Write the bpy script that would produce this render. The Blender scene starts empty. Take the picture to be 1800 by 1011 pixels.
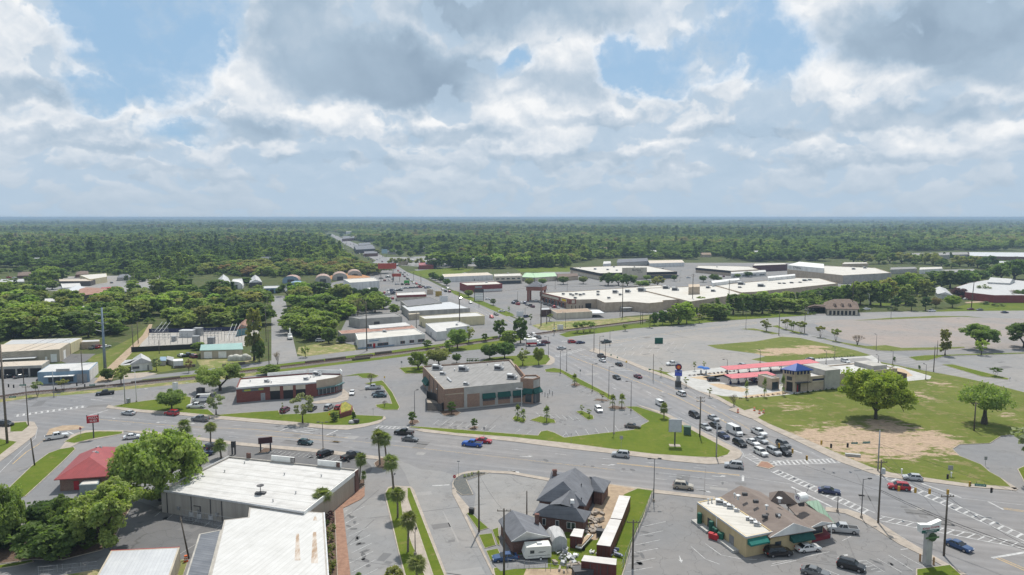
import bpy, bmesh, math, random
import numpy as np
from mathutils import Vector, Matrix
from mathutils.geometry import tessellate_polygon
R = math.radians
S = bpy.context.scene
COL = S.collection
# ------------------------------------------------------------------ camera, sky, sun
FPX, CAMH, HORY = 1230.0,63.0,382.0
PIT = math.atan((505.5 - HORY) / FPX)
def ray(px, py):
    u, v = (px - 900) / FPX, -(py - 505.5) / FPX
    return Vector((u, math.cos(PIT) + v * math.sin(PIT),-math.sin(PIT) + v * math.cos(PIT)))
def G(px, py, z=0.0):
    """survey helper: the spot of the place seen at that photo pixel at height z"""
    d = ray(px, py)
    return Vector((0,0,CAMH)) + d * ((z - CAMH) / d.z)
def HT(px, py, pyt):
    """height of an upright standing at photo pixel (px,py) whose top is seen at row pyt"""
    g = G(px, py); d = ray(px, pyt)
    return CAMH + d.z / d.y * g.y
cd = bpy.data.cameras.new('camera'); cam = bpy.data.objects.new('camera', cd); COL.objects.link(cam)
cam.location = (0,0,CAMH); cam.rotation_euler = (math.pi / 2 - PIT, 0,0)
cd.sensor_width = 36; cd.lens = 36 * FPX / 1800; cd.clip_start = 1; cd.clip_end = 90000
S.camera = cam
S.view_settings.view_transform = 'Standard'; S.view_settings.look = 'None'
S.view_settings.exposure = 0.0; S.view_settings.gamma = 1.0
S.cycles.max_bounces = 6; S.cycles.diffuse_bounces = 2; S.cycles.glossy_bounces = 2
S.cycles.transmission_bounces = 3; S.cycles.volume_bounces = 1
S.cycles.use_adaptive_sampling = True; S.cycles.adaptive_threshold = 0.02
S.cycles.caustics_reflective = False; S.cycles.caustics_refractive = False
SUN_AZ, SUN_EL = 10.0,61.0
sd = bpy.data.lights.new('sun','SUN'); sd.energy = 4.9; sd.angle = R(0.55); sd.color = (1,.95,.87)
sun = bpy.data.objects.new('sun', sd); COL.objects.link(sun)
sv = Vector((math.sin(R(SUN_AZ)) * math.cos(R(SUN_EL)),math.cos(R(SUN_AZ)) * math.cos(R(SUN_EL)),math.sin(R(SUN_EL))))
sun.rotation_euler = (-sv).to_track_quat('-Z','Y').to_euler(); sun.location = (0,0,300)

class NT:
    """small helper to write node trees"""
    def __init__(s, t): s.t = t; s.n = t.nodes; s.l = t.links
    def put(s, k, a):
        if hasattr(a, 'is_output') or hasattr(a, 'links'): s.l.new(a, k)
        elif a is not None:
            try: k.default_value = a
            except Exception: k.default_value = (*a, 1)
    def m(s, op, a, b=None, c=None, clamp=False):
        n = s.n.new('ShaderNodeMath'); n.operation = op; n.use_clamp = clamp
        for i, x in enumerate((a, b, c)):
            if x is not None: s.put(n.inputs[i],x)
        return n.outputs[0]
    def vm(s, op, a, b=None):
        n = s.n.new('ShaderNodeVectorMath'); n.operation = op
        s.put(n.inputs[0],a)
        if b is not None: s.put(n.inputs[1],b)
        return n.outputs['Value' if op in ('LENGTH','DOT_PRODUCT') else 'Vector']
    def noise(s, vec, scale, detail=4,rough=.55,dim='3D', dist=0.0):
        n = s.n.new('ShaderNodeTexNoise'); n.noise_dimensions = dim
        s.put(n.inputs['Vector'],vec); n.inputs['Scale'].default_value = scale
        n.inputs['Detail'].default_value = detail; n.inputs['Roughness'].default_value = rough
        n.inputs['Distortion'].default_value = dist
        return n.outputs[0]
    def smooth(s, x, a, b):
        n = s.n.new('ShaderNodeMapRange'); n.interpolation_type = 'SMOOTHSTEP'
        s.put(n.inputs[0],x); n.inputs[1].default_value = a; n.inputs[2].default_value = b
        return n.outputs[0]
    def mix(s, f, a, b, bt='MIX'):
        n = s.n.new('ShaderNodeMixRGB'); n.blend_type = bt
        s.put(n.inputs[0],f)
        for k, x in ((1,a),(2,b)):
            if isinstance(x, tuple): n.inputs[k].default_value = (*x[:3],1)
            else: s.put(n.inputs[k],x)
        return n.outputs[0]
    def ramp(s, f, stops, ip='LINEAR'):
        n = s.n.new('ShaderNodeValToRGB'); r = n.color_ramp; r.interpolation = ip
        while len(r.elements) < len(stops): r.elements.new(.5)
        for e, (p, c) in zip(r.elements, stops): e.position = p; e.color = (*c, 1)
        s.put(n.inputs[0],f); return n.outputs[0]
    def xyz(s, x, y, z=0.0):
        n = s.n.new('ShaderNodeCombineXYZ')
        for i, v in enumerate((x, y, z)): s.put(n.inputs[i],v)
        return n.outputs[0]
    def sep(s, v):
        n = s.n.new('ShaderNodeSeparateXYZ'); s.put(n.inputs[0],v); return n.outputs

def make_world():
    w = bpy.data.worlds.new('World'); S.world = w; w.use_nodes = True
    T = NT(w.node_tree); T.n.clear()
    tc = T.n.new('ShaderNodeTexCoord'); d = T.vm('NORMALIZE', tc.outputs['Generated'])
    x, y, z = T.sep(d)
    az = T.m('MULTIPLY', T.m('ARCTAN2', x, y),57.29578)
    el = T.m('MULTIPLY', T.m('ARCSINE', z),57.29578)
    elw = T.m('MULTIPLY', T.m('LOGARITHM', T.m('ADD', T.m('MAXIMUM', el, 0.0),14.0),math.e),22.0)
    p = T.xyz(T.m('MULTIPLY', az, .1),T.m('MULTIPLY', elw, .125))
    # wind-torn edges: shift the lookup by noise of two sizes
    nA = T.noise(p, 1.1,3,.6); nB = T.noise(T.vm('ADD', p, (7.3,2.1,4.0)),1.1,3,.6)
    fA = T.noise(p, 4.2,5,.62); fB = T.noise(T.vm('ADD', p, (3.1,9.2,1.0)),4.2,5,.62)
    def dis(a, b, k1,k2): return T.m('ADD', T.m('MULTIPLY', T.m('SUBTRACT', a, .5),k1),T.m('MULTIPLY', T.m('SUBTRACT', b, .5),k2))
    azd = T.m('ADD', az, dis(nA, fA, 7.0,3.6)); eld = T.m('ADD', el, dis(nB, fB, 3.6,3.0))
    def dirdeg(px, py):
        r = ray(px, py).normalized(); return math.degrees(math.atan2(r.x, r.y)),math.degrees(math.asin(r.z))
    def blob(px, py, rx, ry, soft, fl=0.0):
        a, e = dirdeg(px, py); ra = rx / FPX * 57.3 * math.cos(R(a)) ** 2; re = ry / FPX * 57.3 * math.cos(R(a))
        u = T.m('DIVIDE', T.m('SUBTRACT', azd, a),ra); v = T.m('DIVIDE', T.m('SUBTRACT', eld, e),re)
        if fl: v = T.m('MULTIPLY', v, T.m('ADD',1.0,T.m('MULTIPLY', T.m('LESS_THAN', v, 0.0),fl)))
        q = T.m('SQRT', T.m('ADD', T.m('MULTIPLY', u, u),T.m('MULTIPLY', v, v)))
        return T.smooth(q, 1.04 + soft, .94 - soft)
    def maxof(l):
        r = l[0]
        for k in l[1:]: r = T.m('MAXIMUM', r, k)
        return r
    # clear blue gaps between the clouds
    gaps = maxof([blob(*b) for b in (
        (262,90,130,92,.16),(170,20,70,60,.2),(330,40,80,90,.2),(150,170,60,40,.35),(330,230,60,18,.6),
        (1105,108,62,56,.16),(1210,75,105,78,.16),(1362,95,66,58,.35),(1300,30,90,60,.35),
        (905,104,30,13,.8),(1180,140,60,32,.3))])
    bank = blob(1150,25,95,50,.2)
    gaps = T.m('MULTIPLY', gaps, T.m('SUBTRACT',1.0,T.m('MULTIPLY', bank, .9)))
    # heavy grey undersides
    def many(l):
        return maxof([T.m('MULTIPLY', blob(*b[:-1]),b[-1]) for b in l])
    dark = many([
        (655,125,190,68,.42,.3,1.0),(545,70,95,75,.4,0,.9),(700,160,130,30,.5,0,1.0),
        (925,18,230,42,.35,0,.72),(1640,62,215,66,.35,.2,.9),(1760,85,160,60,.4,0,.85),
        (995,150,75,36,.5,0,.62),(430,232,100,26,.5,.4,.75),(810,240,120,18,.5,.4,.62),
        (1600,208,190,24,.5,.4,.62),(40,172,80,26,.5,.4,.6),(180,266,110,15,.5,.4,.6),
        (1050,222,110,15,.5,.4,.5),(1330,238,150,17,.5,.4,.55),(1010,276,200,12,.6,.4,.5),(600,285,170,11,.6,.4,.5),(1500,280,200,12,.6,.4,.45),(1180,300,140,9,.6,.4,.4),(320,305,180,9,.6,.4,.4),(60,240,90,16,.5,.4,.5)])
    glow = many([
        (80,60,120,60,.6,0,.5),(395,145,75,50,.6,0,.75),(890,68,120,26,.5,0,.75),(1000,105,80,26,.5,0,.75),
        (1290,130,90,50,.6,0,.75),(1120,180,70,30,.5,-.3,.7),(1420,40,60,40,.5,0,.6),(1500,140,220,24,.6,0,.6),
        (600,208,110,20,.5,-.3,.65),(1500,184,34,18,.5,-.3,.7),(1700,20,60,18,.6,0,.5),(250,190,90,22,.5,-.3,.6),
        (90,205,100,20,.5,-.3,.55),(730,205,80,22,.5,-.3,.65),(940,195,70,20,.5,-.3,.6),(330,262,80,14,.5,-.3,.55),(520,255,70,12,.5,-.3,.5),(930,254,90,12,.5,-.3,.5),(1230,205,100,22,.5,-.3,.55),(1180,262,110,12,.5,-.3,.5),(1700,245,120,16,.5,-.3,.5),(1400,268,90,10,.5,-.3,.45)])
    # billows lit from above: puffs of two sizes, each compared with itself a little higher
    pw = T.vm('ADD', p, T.xyz(dis(nA, fA, .35,.16),dis(nB, fB, .35,.16)))
    def puff(q): return T.noise(q, 3.4,4,.5)
    b1 = puff(pw); b2 = puff(T.vm('ADD', pw, (.02,.08,0))); bl = T.noise(p, .9,3,.5)
    calm = T.m('SUBTRACT',1.0,T.m('MULTIPLY', dark, .8))
    s = T.m('ADD',.66,T.m('MULTIPLY', T.m('MULTIPLY', T.m('SUBTRACT', b1,b2),1.25),calm))
    s = T.m('ADD', s, T.m('MULTIPLY', T.m('SUBTRACT', nA, .5),.42))
    s = T.m('ADD', s, T.m('MULTIPLY', T.m('SUBTRACT', bl, .5),.7))
    s = T.m('ADD', s, T.m('MULTIPLY', glow, .26))
    s = T.m('SUBTRACT', s, T.m('MULTIPLY', dark, .52))
    rim = T.m('MULTIPLY', gaps, T.m('SUBTRACT',1.0,gaps))
    s = T.m('ADD', s, T.m('MULTIPLY', rim, 1.1))
    low = T.smooth(el, 7.0,.3)
    s = T.m('ADD', T.m('MULTIPLY', s, T.m('SUBTRACT',1.0,T.m('MULTIPLY', low, .8))),T.m('MULTIPLY', low, .29))
    K = 10.0
    ccol = T.ramp(s, [(0.0,(.30,.40,.51)),(.3,(.41,.525,.64)),(.6,(.61,.69,.77)),(.85,(.80,.84,.875)),(1.0,(.93,.945,.95))])
    # thin bluish haze showing between separate heaps
    heap = T.smooth(T.m('ADD', T.m('ADD', b1,T.m('MULTIPLY', T.m('SUBTRACT', bl, .5),.8)),T.m('ADD', T.m('MULTIPLY', glow, .2),T.m('MULTIPLY', dark, .25))),.46,.55)
    ccol = T.mix(T.m('MULTIPLY', T.m('SUBTRACT',1.0,heap),.72),ccol, (.47,.60,.73))
    ccol = T.mix(1.0,ccol, (K, K, K * 1.01),'MULTIPLY')
    sky = T.n.new('ShaderNodeTexSky'); sky.sky_type = 'NISHITA'; sky.sun_disc = False
    sky.sun_elevation = R(SUN_EL); sky.sun_rotation = R(SUN_AZ); sky.altitude = 60; sky.air_density = 1.0; sky.dust_density = 1.6; sky.ozone_density = 1.6
    blue = T.mix(.8,sky.outputs[0],(3.25,5.35,7.7))
    wisp = T.m('MULTIPLY', T.smooth(T.noise(p, 1.6,6,.65),.44,.72),.75)
    cover = T.m('SUBTRACT',1.0,gaps)
    cover = T.m('MAXIMUM', cover, T.m('ADD', wisp, .08))
    mixc = T.mix(T.m('MINIMUM', cover, 1.0),blue, ccol)
    bg = T.n.new('ShaderNodeBackground'); bg.inputs['Strength'].default_value = .1
    T.l.new(mixc, bg.inputs['Color'])
    o = T.n.new('ShaderNodeOutputWorld'); T.l.new(bg.outputs[0],o.inputs['Surface'])
make_world()
S.world.cycles.sampling_method = 'NONE'
# ------------------------------------------------------------------ materials
MATS = {}
def base_mat(name):
    m = bpy.data.materials.new(name); m.use_nodes = True; MATS[name] = m
    T = NT(m.node_tree); b = T.n['Principled BSDF']; return m, T, b
def pos(T): return T.n.new('ShaderNodeNewGeometry').outputs['Position']
def objco(T): return T.n.new('ShaderNodeTexCoord').outputs['Object']
def bump(T, b, h, st=.3,dist=.05):
    n = T.n.new('ShaderNodeBump'); n.inputs['Strength'].default_value = st; n.inputs['Distance'].default_value = dist
    T.l.new(h, n.inputs['Height']); T.l.new(n.outputs[0],b.inputs['Normal'])
def pm(name, c, c2=None, scale=1.0,rough=.7,metal=0.0,detail=5,streak=None, spec=.3,bmp=0):
    """plain paint / stone / metal with mottling; streak=(sx,sy,sz) stretches the mottling"""
    if name in MATS: return MATS[name]
    m, T, b = base_mat(name)
    c2 = c2 or tuple(x * .8 for x in c)
    v = pos(T)
    if streak: v = T.vm('MULTIPLY', v, streak)
    f = T.noise(v, scale, detail, .6)
    col = T.mix(T.smooth(f, .32,.68),c, c2)
    T.l.new(col, b.inputs['Base Color'])
    b.inputs['Roughness'].default_value = rough; b.inputs['Metallic'].default_value = metal
    b.inputs['Specular IOR Level'].default_value = spec
    if bmp: bump(T, b, T.noise(v, scale * 8,3),bmp)
    return m
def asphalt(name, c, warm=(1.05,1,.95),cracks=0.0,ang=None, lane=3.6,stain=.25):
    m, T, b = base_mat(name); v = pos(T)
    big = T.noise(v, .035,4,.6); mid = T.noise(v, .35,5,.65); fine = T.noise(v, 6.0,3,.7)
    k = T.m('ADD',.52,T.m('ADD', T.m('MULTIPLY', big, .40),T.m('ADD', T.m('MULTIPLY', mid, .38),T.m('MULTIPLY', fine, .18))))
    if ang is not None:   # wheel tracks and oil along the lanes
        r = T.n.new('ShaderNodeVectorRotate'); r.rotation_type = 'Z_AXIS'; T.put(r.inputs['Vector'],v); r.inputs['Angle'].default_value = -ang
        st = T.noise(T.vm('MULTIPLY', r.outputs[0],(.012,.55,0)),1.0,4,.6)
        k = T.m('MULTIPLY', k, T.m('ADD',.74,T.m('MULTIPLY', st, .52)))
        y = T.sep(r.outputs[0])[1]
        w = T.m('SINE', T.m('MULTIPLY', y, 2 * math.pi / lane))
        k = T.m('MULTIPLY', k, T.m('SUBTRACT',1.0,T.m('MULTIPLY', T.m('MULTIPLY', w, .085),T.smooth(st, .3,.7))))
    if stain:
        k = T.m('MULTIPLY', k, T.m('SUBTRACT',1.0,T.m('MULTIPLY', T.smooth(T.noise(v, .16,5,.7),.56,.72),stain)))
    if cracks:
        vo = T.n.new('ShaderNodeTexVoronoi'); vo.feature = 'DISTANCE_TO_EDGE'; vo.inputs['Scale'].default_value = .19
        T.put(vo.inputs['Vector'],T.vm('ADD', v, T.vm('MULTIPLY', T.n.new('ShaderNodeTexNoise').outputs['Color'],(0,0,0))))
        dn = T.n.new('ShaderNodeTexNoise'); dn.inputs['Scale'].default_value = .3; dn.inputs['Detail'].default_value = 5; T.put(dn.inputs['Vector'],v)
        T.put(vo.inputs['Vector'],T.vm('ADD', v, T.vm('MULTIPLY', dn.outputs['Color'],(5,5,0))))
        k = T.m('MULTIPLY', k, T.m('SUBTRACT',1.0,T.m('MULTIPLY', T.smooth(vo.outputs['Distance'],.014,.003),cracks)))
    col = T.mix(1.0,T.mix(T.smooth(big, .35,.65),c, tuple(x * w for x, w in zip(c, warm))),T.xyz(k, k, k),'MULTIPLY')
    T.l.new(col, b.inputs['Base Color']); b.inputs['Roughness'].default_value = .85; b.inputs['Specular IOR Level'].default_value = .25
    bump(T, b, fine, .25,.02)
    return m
def grass(name, c, c2,dry=(.26,.23,.11),dry_at=.6,patches=(),dirt=(.42,.32,.22)):
    m, T, b = base_mat(name); v = pos(T)
    big = T.noise(v, .06,4,.6); mid = T.noise(v, .5,5,.65); fine = T.noise(v, 5.0,4,.75)
    col = T.mix(T.smooth(T.m('ADD', T.m('MULTIPLY', big, .6),T.m('MULTIPLY', mid, .4)),.38,.62),c, c2)
    col = T.mix(T.m('MULTIPLY', T.smooth(T.noise(v, .22,6,.7),dry_at, dry_at + .12),.7),col, dry)
    if patches:
        f = None
        for px, py, rx, ry, k in patches:
            a, e, o = G(px, py),G(px + rx, py),G(px, py - ry)
            q = T.vm('LENGTH', T.vm('MULTIPLY', T.vm('SUBTRACT', v, tuple(a)),(1 / (e - a).length, 1 / (o - a).length, 0)))
            g = T.m('MULTIPLY', T.smooth(q, 1.25,.25),k); f = g if f is None else T.m('MAXIMUM', f, g)
        pn = T.noise(T.vm('MULTIPLY', v, (.45,.9,1)),.42,7,.72)
        f = T.smooth(T.m('ADD', f, T.m('MULTIPLY', T.m('SUBTRACT', pn, .5),3.0)),.42,.74)
        dc = T.mix(T.smooth(T.noise(v, .9,5,.7),.35,.65),dirt, tuple(x * .72 for x in dirt))
        col = T.mix(f, col, dc)
    col = T.mix(1.0,col, T.xyz(*[T.m('ADD',.62,T.m('MULTIPLY', fine, .76))]*3),'MULTIPLY')
    T.l.new(col, b.inputs['Base Color']); b.inputs['Roughness'].default_value = .95; b.inputs['Specular IOR Level'].default_value = .1
    bump(T, b, fine, .6,.08)
    return m
def brick(name, c, c2,mortar, sc=1.0):
    m, T, b = base_mat(name)
    n = T.n.new('ShaderNodeTexCoord'); g = T.n.new('ShaderNodeNewGeometry')
    x, y, z = T.sep(g.outputs['Position'])
    bt = T.n.new('ShaderNodeTexBrick'); bt.inputs['Scale'].default_value = 1.0
    T.put(bt.inputs['Vector'],T.xyz(T.m('ADD', x, y),z, 0))
    bt.inputs['Color1'].default_value = (*c, 1); bt.inputs['Color2'].default_value = (*c2,1); bt.inputs['Mortar'].default_value = (*mortar, 1)
    bt.inputs['Brick Width'].default_value = .4 * sc; bt.inputs['Row Height'].default_value = .15 * sc; bt.inputs['Mortar Size'].default_value = .015 * sc
    f = T.noise(g.outputs['Position'],.5,5,.65)
    col = T.mix(1.0,bt.outputs['Color'],T.xyz(*[T.m('ADD',.7,T.m('MULTIPLY', f, .6))]*3),'MULTIPLY')
    T.l.new(col, b.inputs['Base Color']); b.inputs['Roughness'].default_value = .85; b.inputs['Specular IOR Level'].default_value = .2
    return m
def seamed(name, c, c2,ang, width, rough=.5,metal=.0,rust=None, line=.75,dirt=.25,scale=.4):
    """sheet roofing with standing seams every `width` m along direction `ang`, with dirt and rust runs"""
    m, T, b = base_mat(name); v = pos(T)
    r = T.n.new('ShaderNodeVectorRotate'); r.rotation_type = 'Z_AXIS'; T.put(r.inputs['Vector'],v); r.inputs['Angle'].default_value = -ang
    x, y, z = T.sep(r.outputs[0])
    fr = T.m('FRACT', T.m('DIVIDE', y, width)); ln = T.m('LESS_THAN', fr, .12)
    st = T.noise(T.vm('MULTIPLY', r.outputs[0],(.12,1.3,1)),1.0,5,.6)
    f = T.noise(v, scale, 5,.65)
    col = T.mix(T.smooth(T.m('ADD', T.m('MULTIPLY', f, .5),T.m('MULTIPLY', st, .5)),.35,.65),c, c2)
    col = T.mix(T.m('MULTIPLY', T.smooth(T.noise(v, .18,6,.7),.52,.7),dirt),col, tuple(k * .5 for k in c))
    if rust: col = T.mix(T.m('MULTIPLY', T.smooth(T.noise(T.vm('MULTIPLY', r.outputs[0],(.25,.6,1)),.8,6,.7),rust[1],rust[1] + .12),.85),col, rust[0])
    col = T.mix(T.m('MULTIPLY', ln, 1 - line),col, (.02,.02,.02))
    T.l.new(col, b.inputs['Base Color']); b.inputs['Roughness'].default_value = rough; b.inputs['Metallic'].default_value = metal
    b.inputs['Specular IOR Level'].default_value = .3
    return m
def tinted(name, rough, metal=0.0,coat=0.0,var=.0,trans=False):
    """takes its colour from the object (each car or crown has its own)"""
    m, T, b = base_mat(name); oi = T.n.new('ShaderNodeObjectInfo'); c = oi.outputs['Color']
    if var:
        p = objco(T)
        f = T.noise(p, .45,3,.6); g = T.noise(p, 3.0,3,.6)
        k = T.m('ADD',.62,T.m('ADD', T.m('MULTIPLY', f, .9),T.m('MULTIPLY', g, .5)))
        c = T.mix(1.0,c, T.xyz(T.m('MULTIPLY', k, T.m('ADD',.8,T.m('MULTIPLY', f, .42))),k, T.m('MULTIPLY', k, .95)),'MULTIPLY')
    T.l.new(c, b.inputs['Base Color']); b.inputs['Roughness'].default_value = rough; b.inputs['Metallic'].default_value = metal
    b.inputs['Coat Weight'].default_value = coat
    if trans:
        b.inputs['Specular IOR Level'].default_value = .15
        tr = T.n.new('ShaderNodeBsdfTranslucent'); T.l.new(T.mix(1.0,c, (1.5,1.7,.6),'MULTIPLY'),tr.inputs[0])
        ms = T.n.new('ShaderNodeMixShader'); ms.inputs[0].default_value = .36
        T.l.new(b.outputs[0],ms.inputs[1]); T.l.new(tr.outputs[0],ms.inputs[2]); T.l.new(ms.outputs[0],T.n['Material Output'].inputs['Surface'])
    return m
def glassy(name, c, rough=.08):
    m, T, b = base_mat(name); b.inputs['Base Color'].default_value = (*c, 1); b.inputs['Roughness'].default_value = rough
    b.inputs['Specular IOR Level'].default_value = .6
    return m
M_PAINT = tinted('car_paint',.28,.25,.6); M_LEAF = tinted('leaves',.75,0,0,1,True)
M_GLASS = glassy('car_glass',(.012,.016,.02)); M_PANE = glassy('window_glass',(.03,.045,.055),.12)
M_TYRE = pm('tyre_rubber',(.012,.012,.013),rough=.9); M_RIM = pm('alloy_rim',(.4,.4,.42),rough=.35,metal=.8)
M_LAMP = glassy('headlamp_glass',(.75,.78,.8),.1); M_TAIL = glassy('tail_lamp_glass',(.35,.01,.01),.2)
M_BARK = pm('bark',(.085,.07,.058),(.04,.033,.028),3,.95); M_PALMBARK = pm('palm_bark',(.2,.17,.14),(.1,.085,.07),4,.95)
M_WHITE = pm('white_paint',(.78,.78,.76),(.66,.66,.64),.6); M_BLACK = pm('black_paint',(.02,.02,.022),rough=.5)
M_DGREY = pm('dark_grey',(.07,.07,.075),rough=.6); M_GREY = pm('grey_metal',(.34,.35,.36),(.26,.27,.28),2,.5,.4)
M_LGREY = pm('light_grey_metal',(.55,.56,.57),(.44,.45,.46),2,.5,.2)
M_CONC = pm('concrete',(.35,.305,.26),(.27,.235,.2),.5,.9); M_CONCL = pm('pale_concrete',(.42,.415,.40),(.34,.335,.32),.4,.9)
M_KERB = pm('kerb_concrete',(.37,.33,.275),(.28,.245,.205),.7,.9); M_WOOD = pm('pole_wood',(.13,.11,.09),(.075,.065,.055),3,.9)
M_MARK = pm('road_white',(.48,.48,.475),(.28,.28,.28),.9,.8); M_YEL = pm('road_yellow',(.66,.42,.12),(.42,.31,.16),.7,.8)
M_RED = pm('red_paint',(.42,.03,.04),rough=.5); M_GREEN = pm('green_paint',(.012,.10,.07),(.01,.08,.055),1.5,.6)
M_SIGNG = pm('street_sign_green',(.005,.14,.10),rough=.5); M_ORANGE = pm('safety_orange',(.62,.13,.03),rough=.6)
M_SIGY = pm('signal_yellow',(.45,.27,.04),rough=.5); M_TREAD = pm('rust_metal',(.17,.07,.05),(.1,.045,.035),1.5,.8)
M_CREAMROOF = seamed('cream_membrane',(.53,.51,.47),(.44,.42,.38),R(-16),3.6,.85,line=.88,dirt=.35,scale=.12)
# ------------------------------------------------------------------ mesh builder and object records
class MB:
    def __init__(s, T=None): s.v, s.f, s.T = [],[],T
    def add(s, vs, fs):
        o = len(s.v); s.v += [tuple(s.T @ Vector(p)) if s.T else tuple(p) for p in vs]
        s.f += [tuple(o + i for i in f) for f in fs]; return s
    def poly(s, pts):  # flat polygon, fan/ear cut
        vs = [Vector(p) for p in pts]
        return s.add(vs, tessellate_polygon([vs])) if len(vs) > 4 else s.add(vs, [tuple(range(len(vs)))])
    def box(s, x0,x1,y0,y1,z0,z1,tx=0,ty=0):  # tx, ty: inset of the top
        return s.add([(x0,y0,z0),(x1,y0,z0),(x1,y1,z0),(x0,y1,z0),(x0 + tx, y0 + ty, z1),(x1 - tx, y0 + ty, z1),(x1 - tx, y1 - ty, z1),(x0 + tx, y1 - ty, z1)],
                     [(0,3,2,1),(4,5,6,7),(0,1,5,4),(1,2,6,5),(2,3,7,6),(3,0,4,7)])
    def prism(s, pts, z0,z1,top=True, bottom=True):
        n = len(pts); vs = [(p[0],p[1],z0) for p in pts] + [(p[0],p[1],z1) for p in pts]
        fs = [(i, (i + 1) % n, n + (i + 1) % n, n + i) for i in range(n)]
        s.add(vs, fs)
        if top: s.poly([(p[0],p[1],z1) for p in pts])
        if bottom: s.poly([(p[0],p[1],z0) for p in pts])
        return s
    def tube(s, p0,p1,r0,r1=None, n=8,cap=True):
        r1 = r0 if r1 is None else r1; p0,p1 = Vector(p0),Vector(p1); d = (p1 - p0).normalized()
        a = d.cross(Vector((0,0,1)) if abs(d.z) < .9 else Vector((1,0,0))).normalized(); b = d.cross(a)
        c = [a * math.cos(2 * math.pi * i / n) + b * math.sin(2 * math.pi * i / n) for i in range(n)]
        s.add([p0 + q * r0 for q in c] + [p1 + q * r1 for q in c],[(i, (i + 1) % n, n + (i + 1) % n, n + i) for i in range(n)])
        if cap: s.add([p1 + q * r1 for q in c],[tuple(range(n))]); s.add([p0 + q * r0 for q in c],[tuple(range(n))])
        return s
    def lathe(s, prof, n=12,c=(0,0)):
        o = [(c[0] + r * math.cos(2 * math.pi * i / n),c[1] + r * math.sin(2 * math.pi * i / n),z) for r, z in prof for i in range(n)]
        return s.add(o, [(k * n + i, k * n + (i + 1) % n, (k + 1) * n + (i + 1) % n, (k + 1) * n + i) for k in range(len(prof) - 1) for i in range(n)])
    def mesh(s, name, mat, loc=(0,0,0),smooth=False, flip=True):
        me = bpy.data.meshes.new(name); l = Vector(loc)
        me.from_pydata([Vector(p) - l for p in s.v],[],s.f); me.materials.append(mat)
        if flip:
            b = bmesh.new(); b.from_mesh(me); bmesh.ops.remove_doubles(b, verts=b.verts, dist=1e-4); bmesh.ops.recalc_face_normals(b, faces=b.faces)
            b.to_mesh(me); b.free()
        if smooth: me.polygons.foreach_set('use_smooth',[True] * len(me.polygons))
        return me
def tag(o, label=None, cat=None, group=None, kind=None):
    if label: o['label'] = label
    if cat: o['category'] = cat
    if group: o['group'] = group
    if kind: o['kind'] = kind
    return o
def obj(name, mb, mat, parent=None, loc=(0,0,0),smooth=False, flip=True):
    o = bpy.data.objects.new(name, mb.mesh(name, mat, loc, smooth, flip)); COL.objects.link(o)
    if parent: o.parent = parent
    else: o.location = loc
    return o
def thing(name, label, cat, loc, rz=0.0,group=None):
    o = bpy.data.objects.new(name, None); COL.objects.link(o); o.location = loc; o.rotation_euler = (0,0,rz)
    o.empty_display_size = .5
    return tag(o, label, cat, group)
def part(root, name, mb, mat, parent=None, smooth=False, label=None):
    """mb in world coordinates; the root stands unrotated at its base"""
    o = obj(name, mb, mat, parent or root, tuple(root.location),smooth)
    if label: o['label'] = label
    return o
def lpart(parent, name, mb, mat, smooth=False):
    return obj(name, mb, mat, parent, (0,0,0),smooth)
def dup(o, loc=None, rz=None, sc=None, parent=None, color=None):
    c = o.copy(); COL.objects.link(c)
    if parent: c.parent = parent
    if color and o.type == 'MESH': c.color = color
    for ch in list(o.children): dup(ch, parent=c, color=color)
    if loc is not None: c.location = loc
    if rz is not None: c.rotation_euler = (0,0,rz)
    if sc is not None: c.scale = sc
    return c
def struct(name, mb, mat, flip=False): return tag(obj(name, mb, mat, flip=flip),kind='structure')
def P(l, z=0.0): return [G(x, y, z) for x, y in l]
def up(pts):
    a = sum(pts[i].x * pts[(i + 1) % len(pts)].y - pts[(i + 1) % len(pts)].x * pts[i].y for i in range(len(pts)))
    return pts if a > 0 else pts[::-1]
def inset(pts, d):
    n = len(pts); out = []
    for i in range(n):
        a, b, c = pts[i - 1].xy, pts[i].xy, pts[(i + 1) % n].xy
        u = (b - a).normalized(); v = (c - b).normalized(); nu = Vector((-u.y, u.x)); nv = Vector((-v.y, v.x))
        k = nu + nv; k = k / max(k.length_squared, .35)*2 if k.length > .1 else nu
        q = b + k * d * (1 if k.length < 2.2 else 2.2 / k.length); out.append(Vector((q.x, q.y, pts[i].z)))
    return out
def text(root, name, s, mat, loc, rot, size, ext=.02,align='CENTER', parent=None, loc_is_local=False):
    cu = bpy.data.curves.new(name, 'FONT'); cu.body = s; cu.size = size; cu.extrude = ext; cu.align_x = align; cu.align_y = 'CENTER'; cu.resolution_u = 2
    t = bpy.data.objects.new(name, cu); me = bpy.data.meshes.new_from_object(t); bpy.data.objects.remove(t); me.materials.clear(); me.materials.append(mat)
    o = bpy.data.objects.new(name, me); COL.objects.link(o); o.parent = parent or root
    o.location = Vector(loc) - (Vector((0,0,0)) if loc_is_local else Vector(root.location)); o.rotation_euler = rot
    return o
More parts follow.
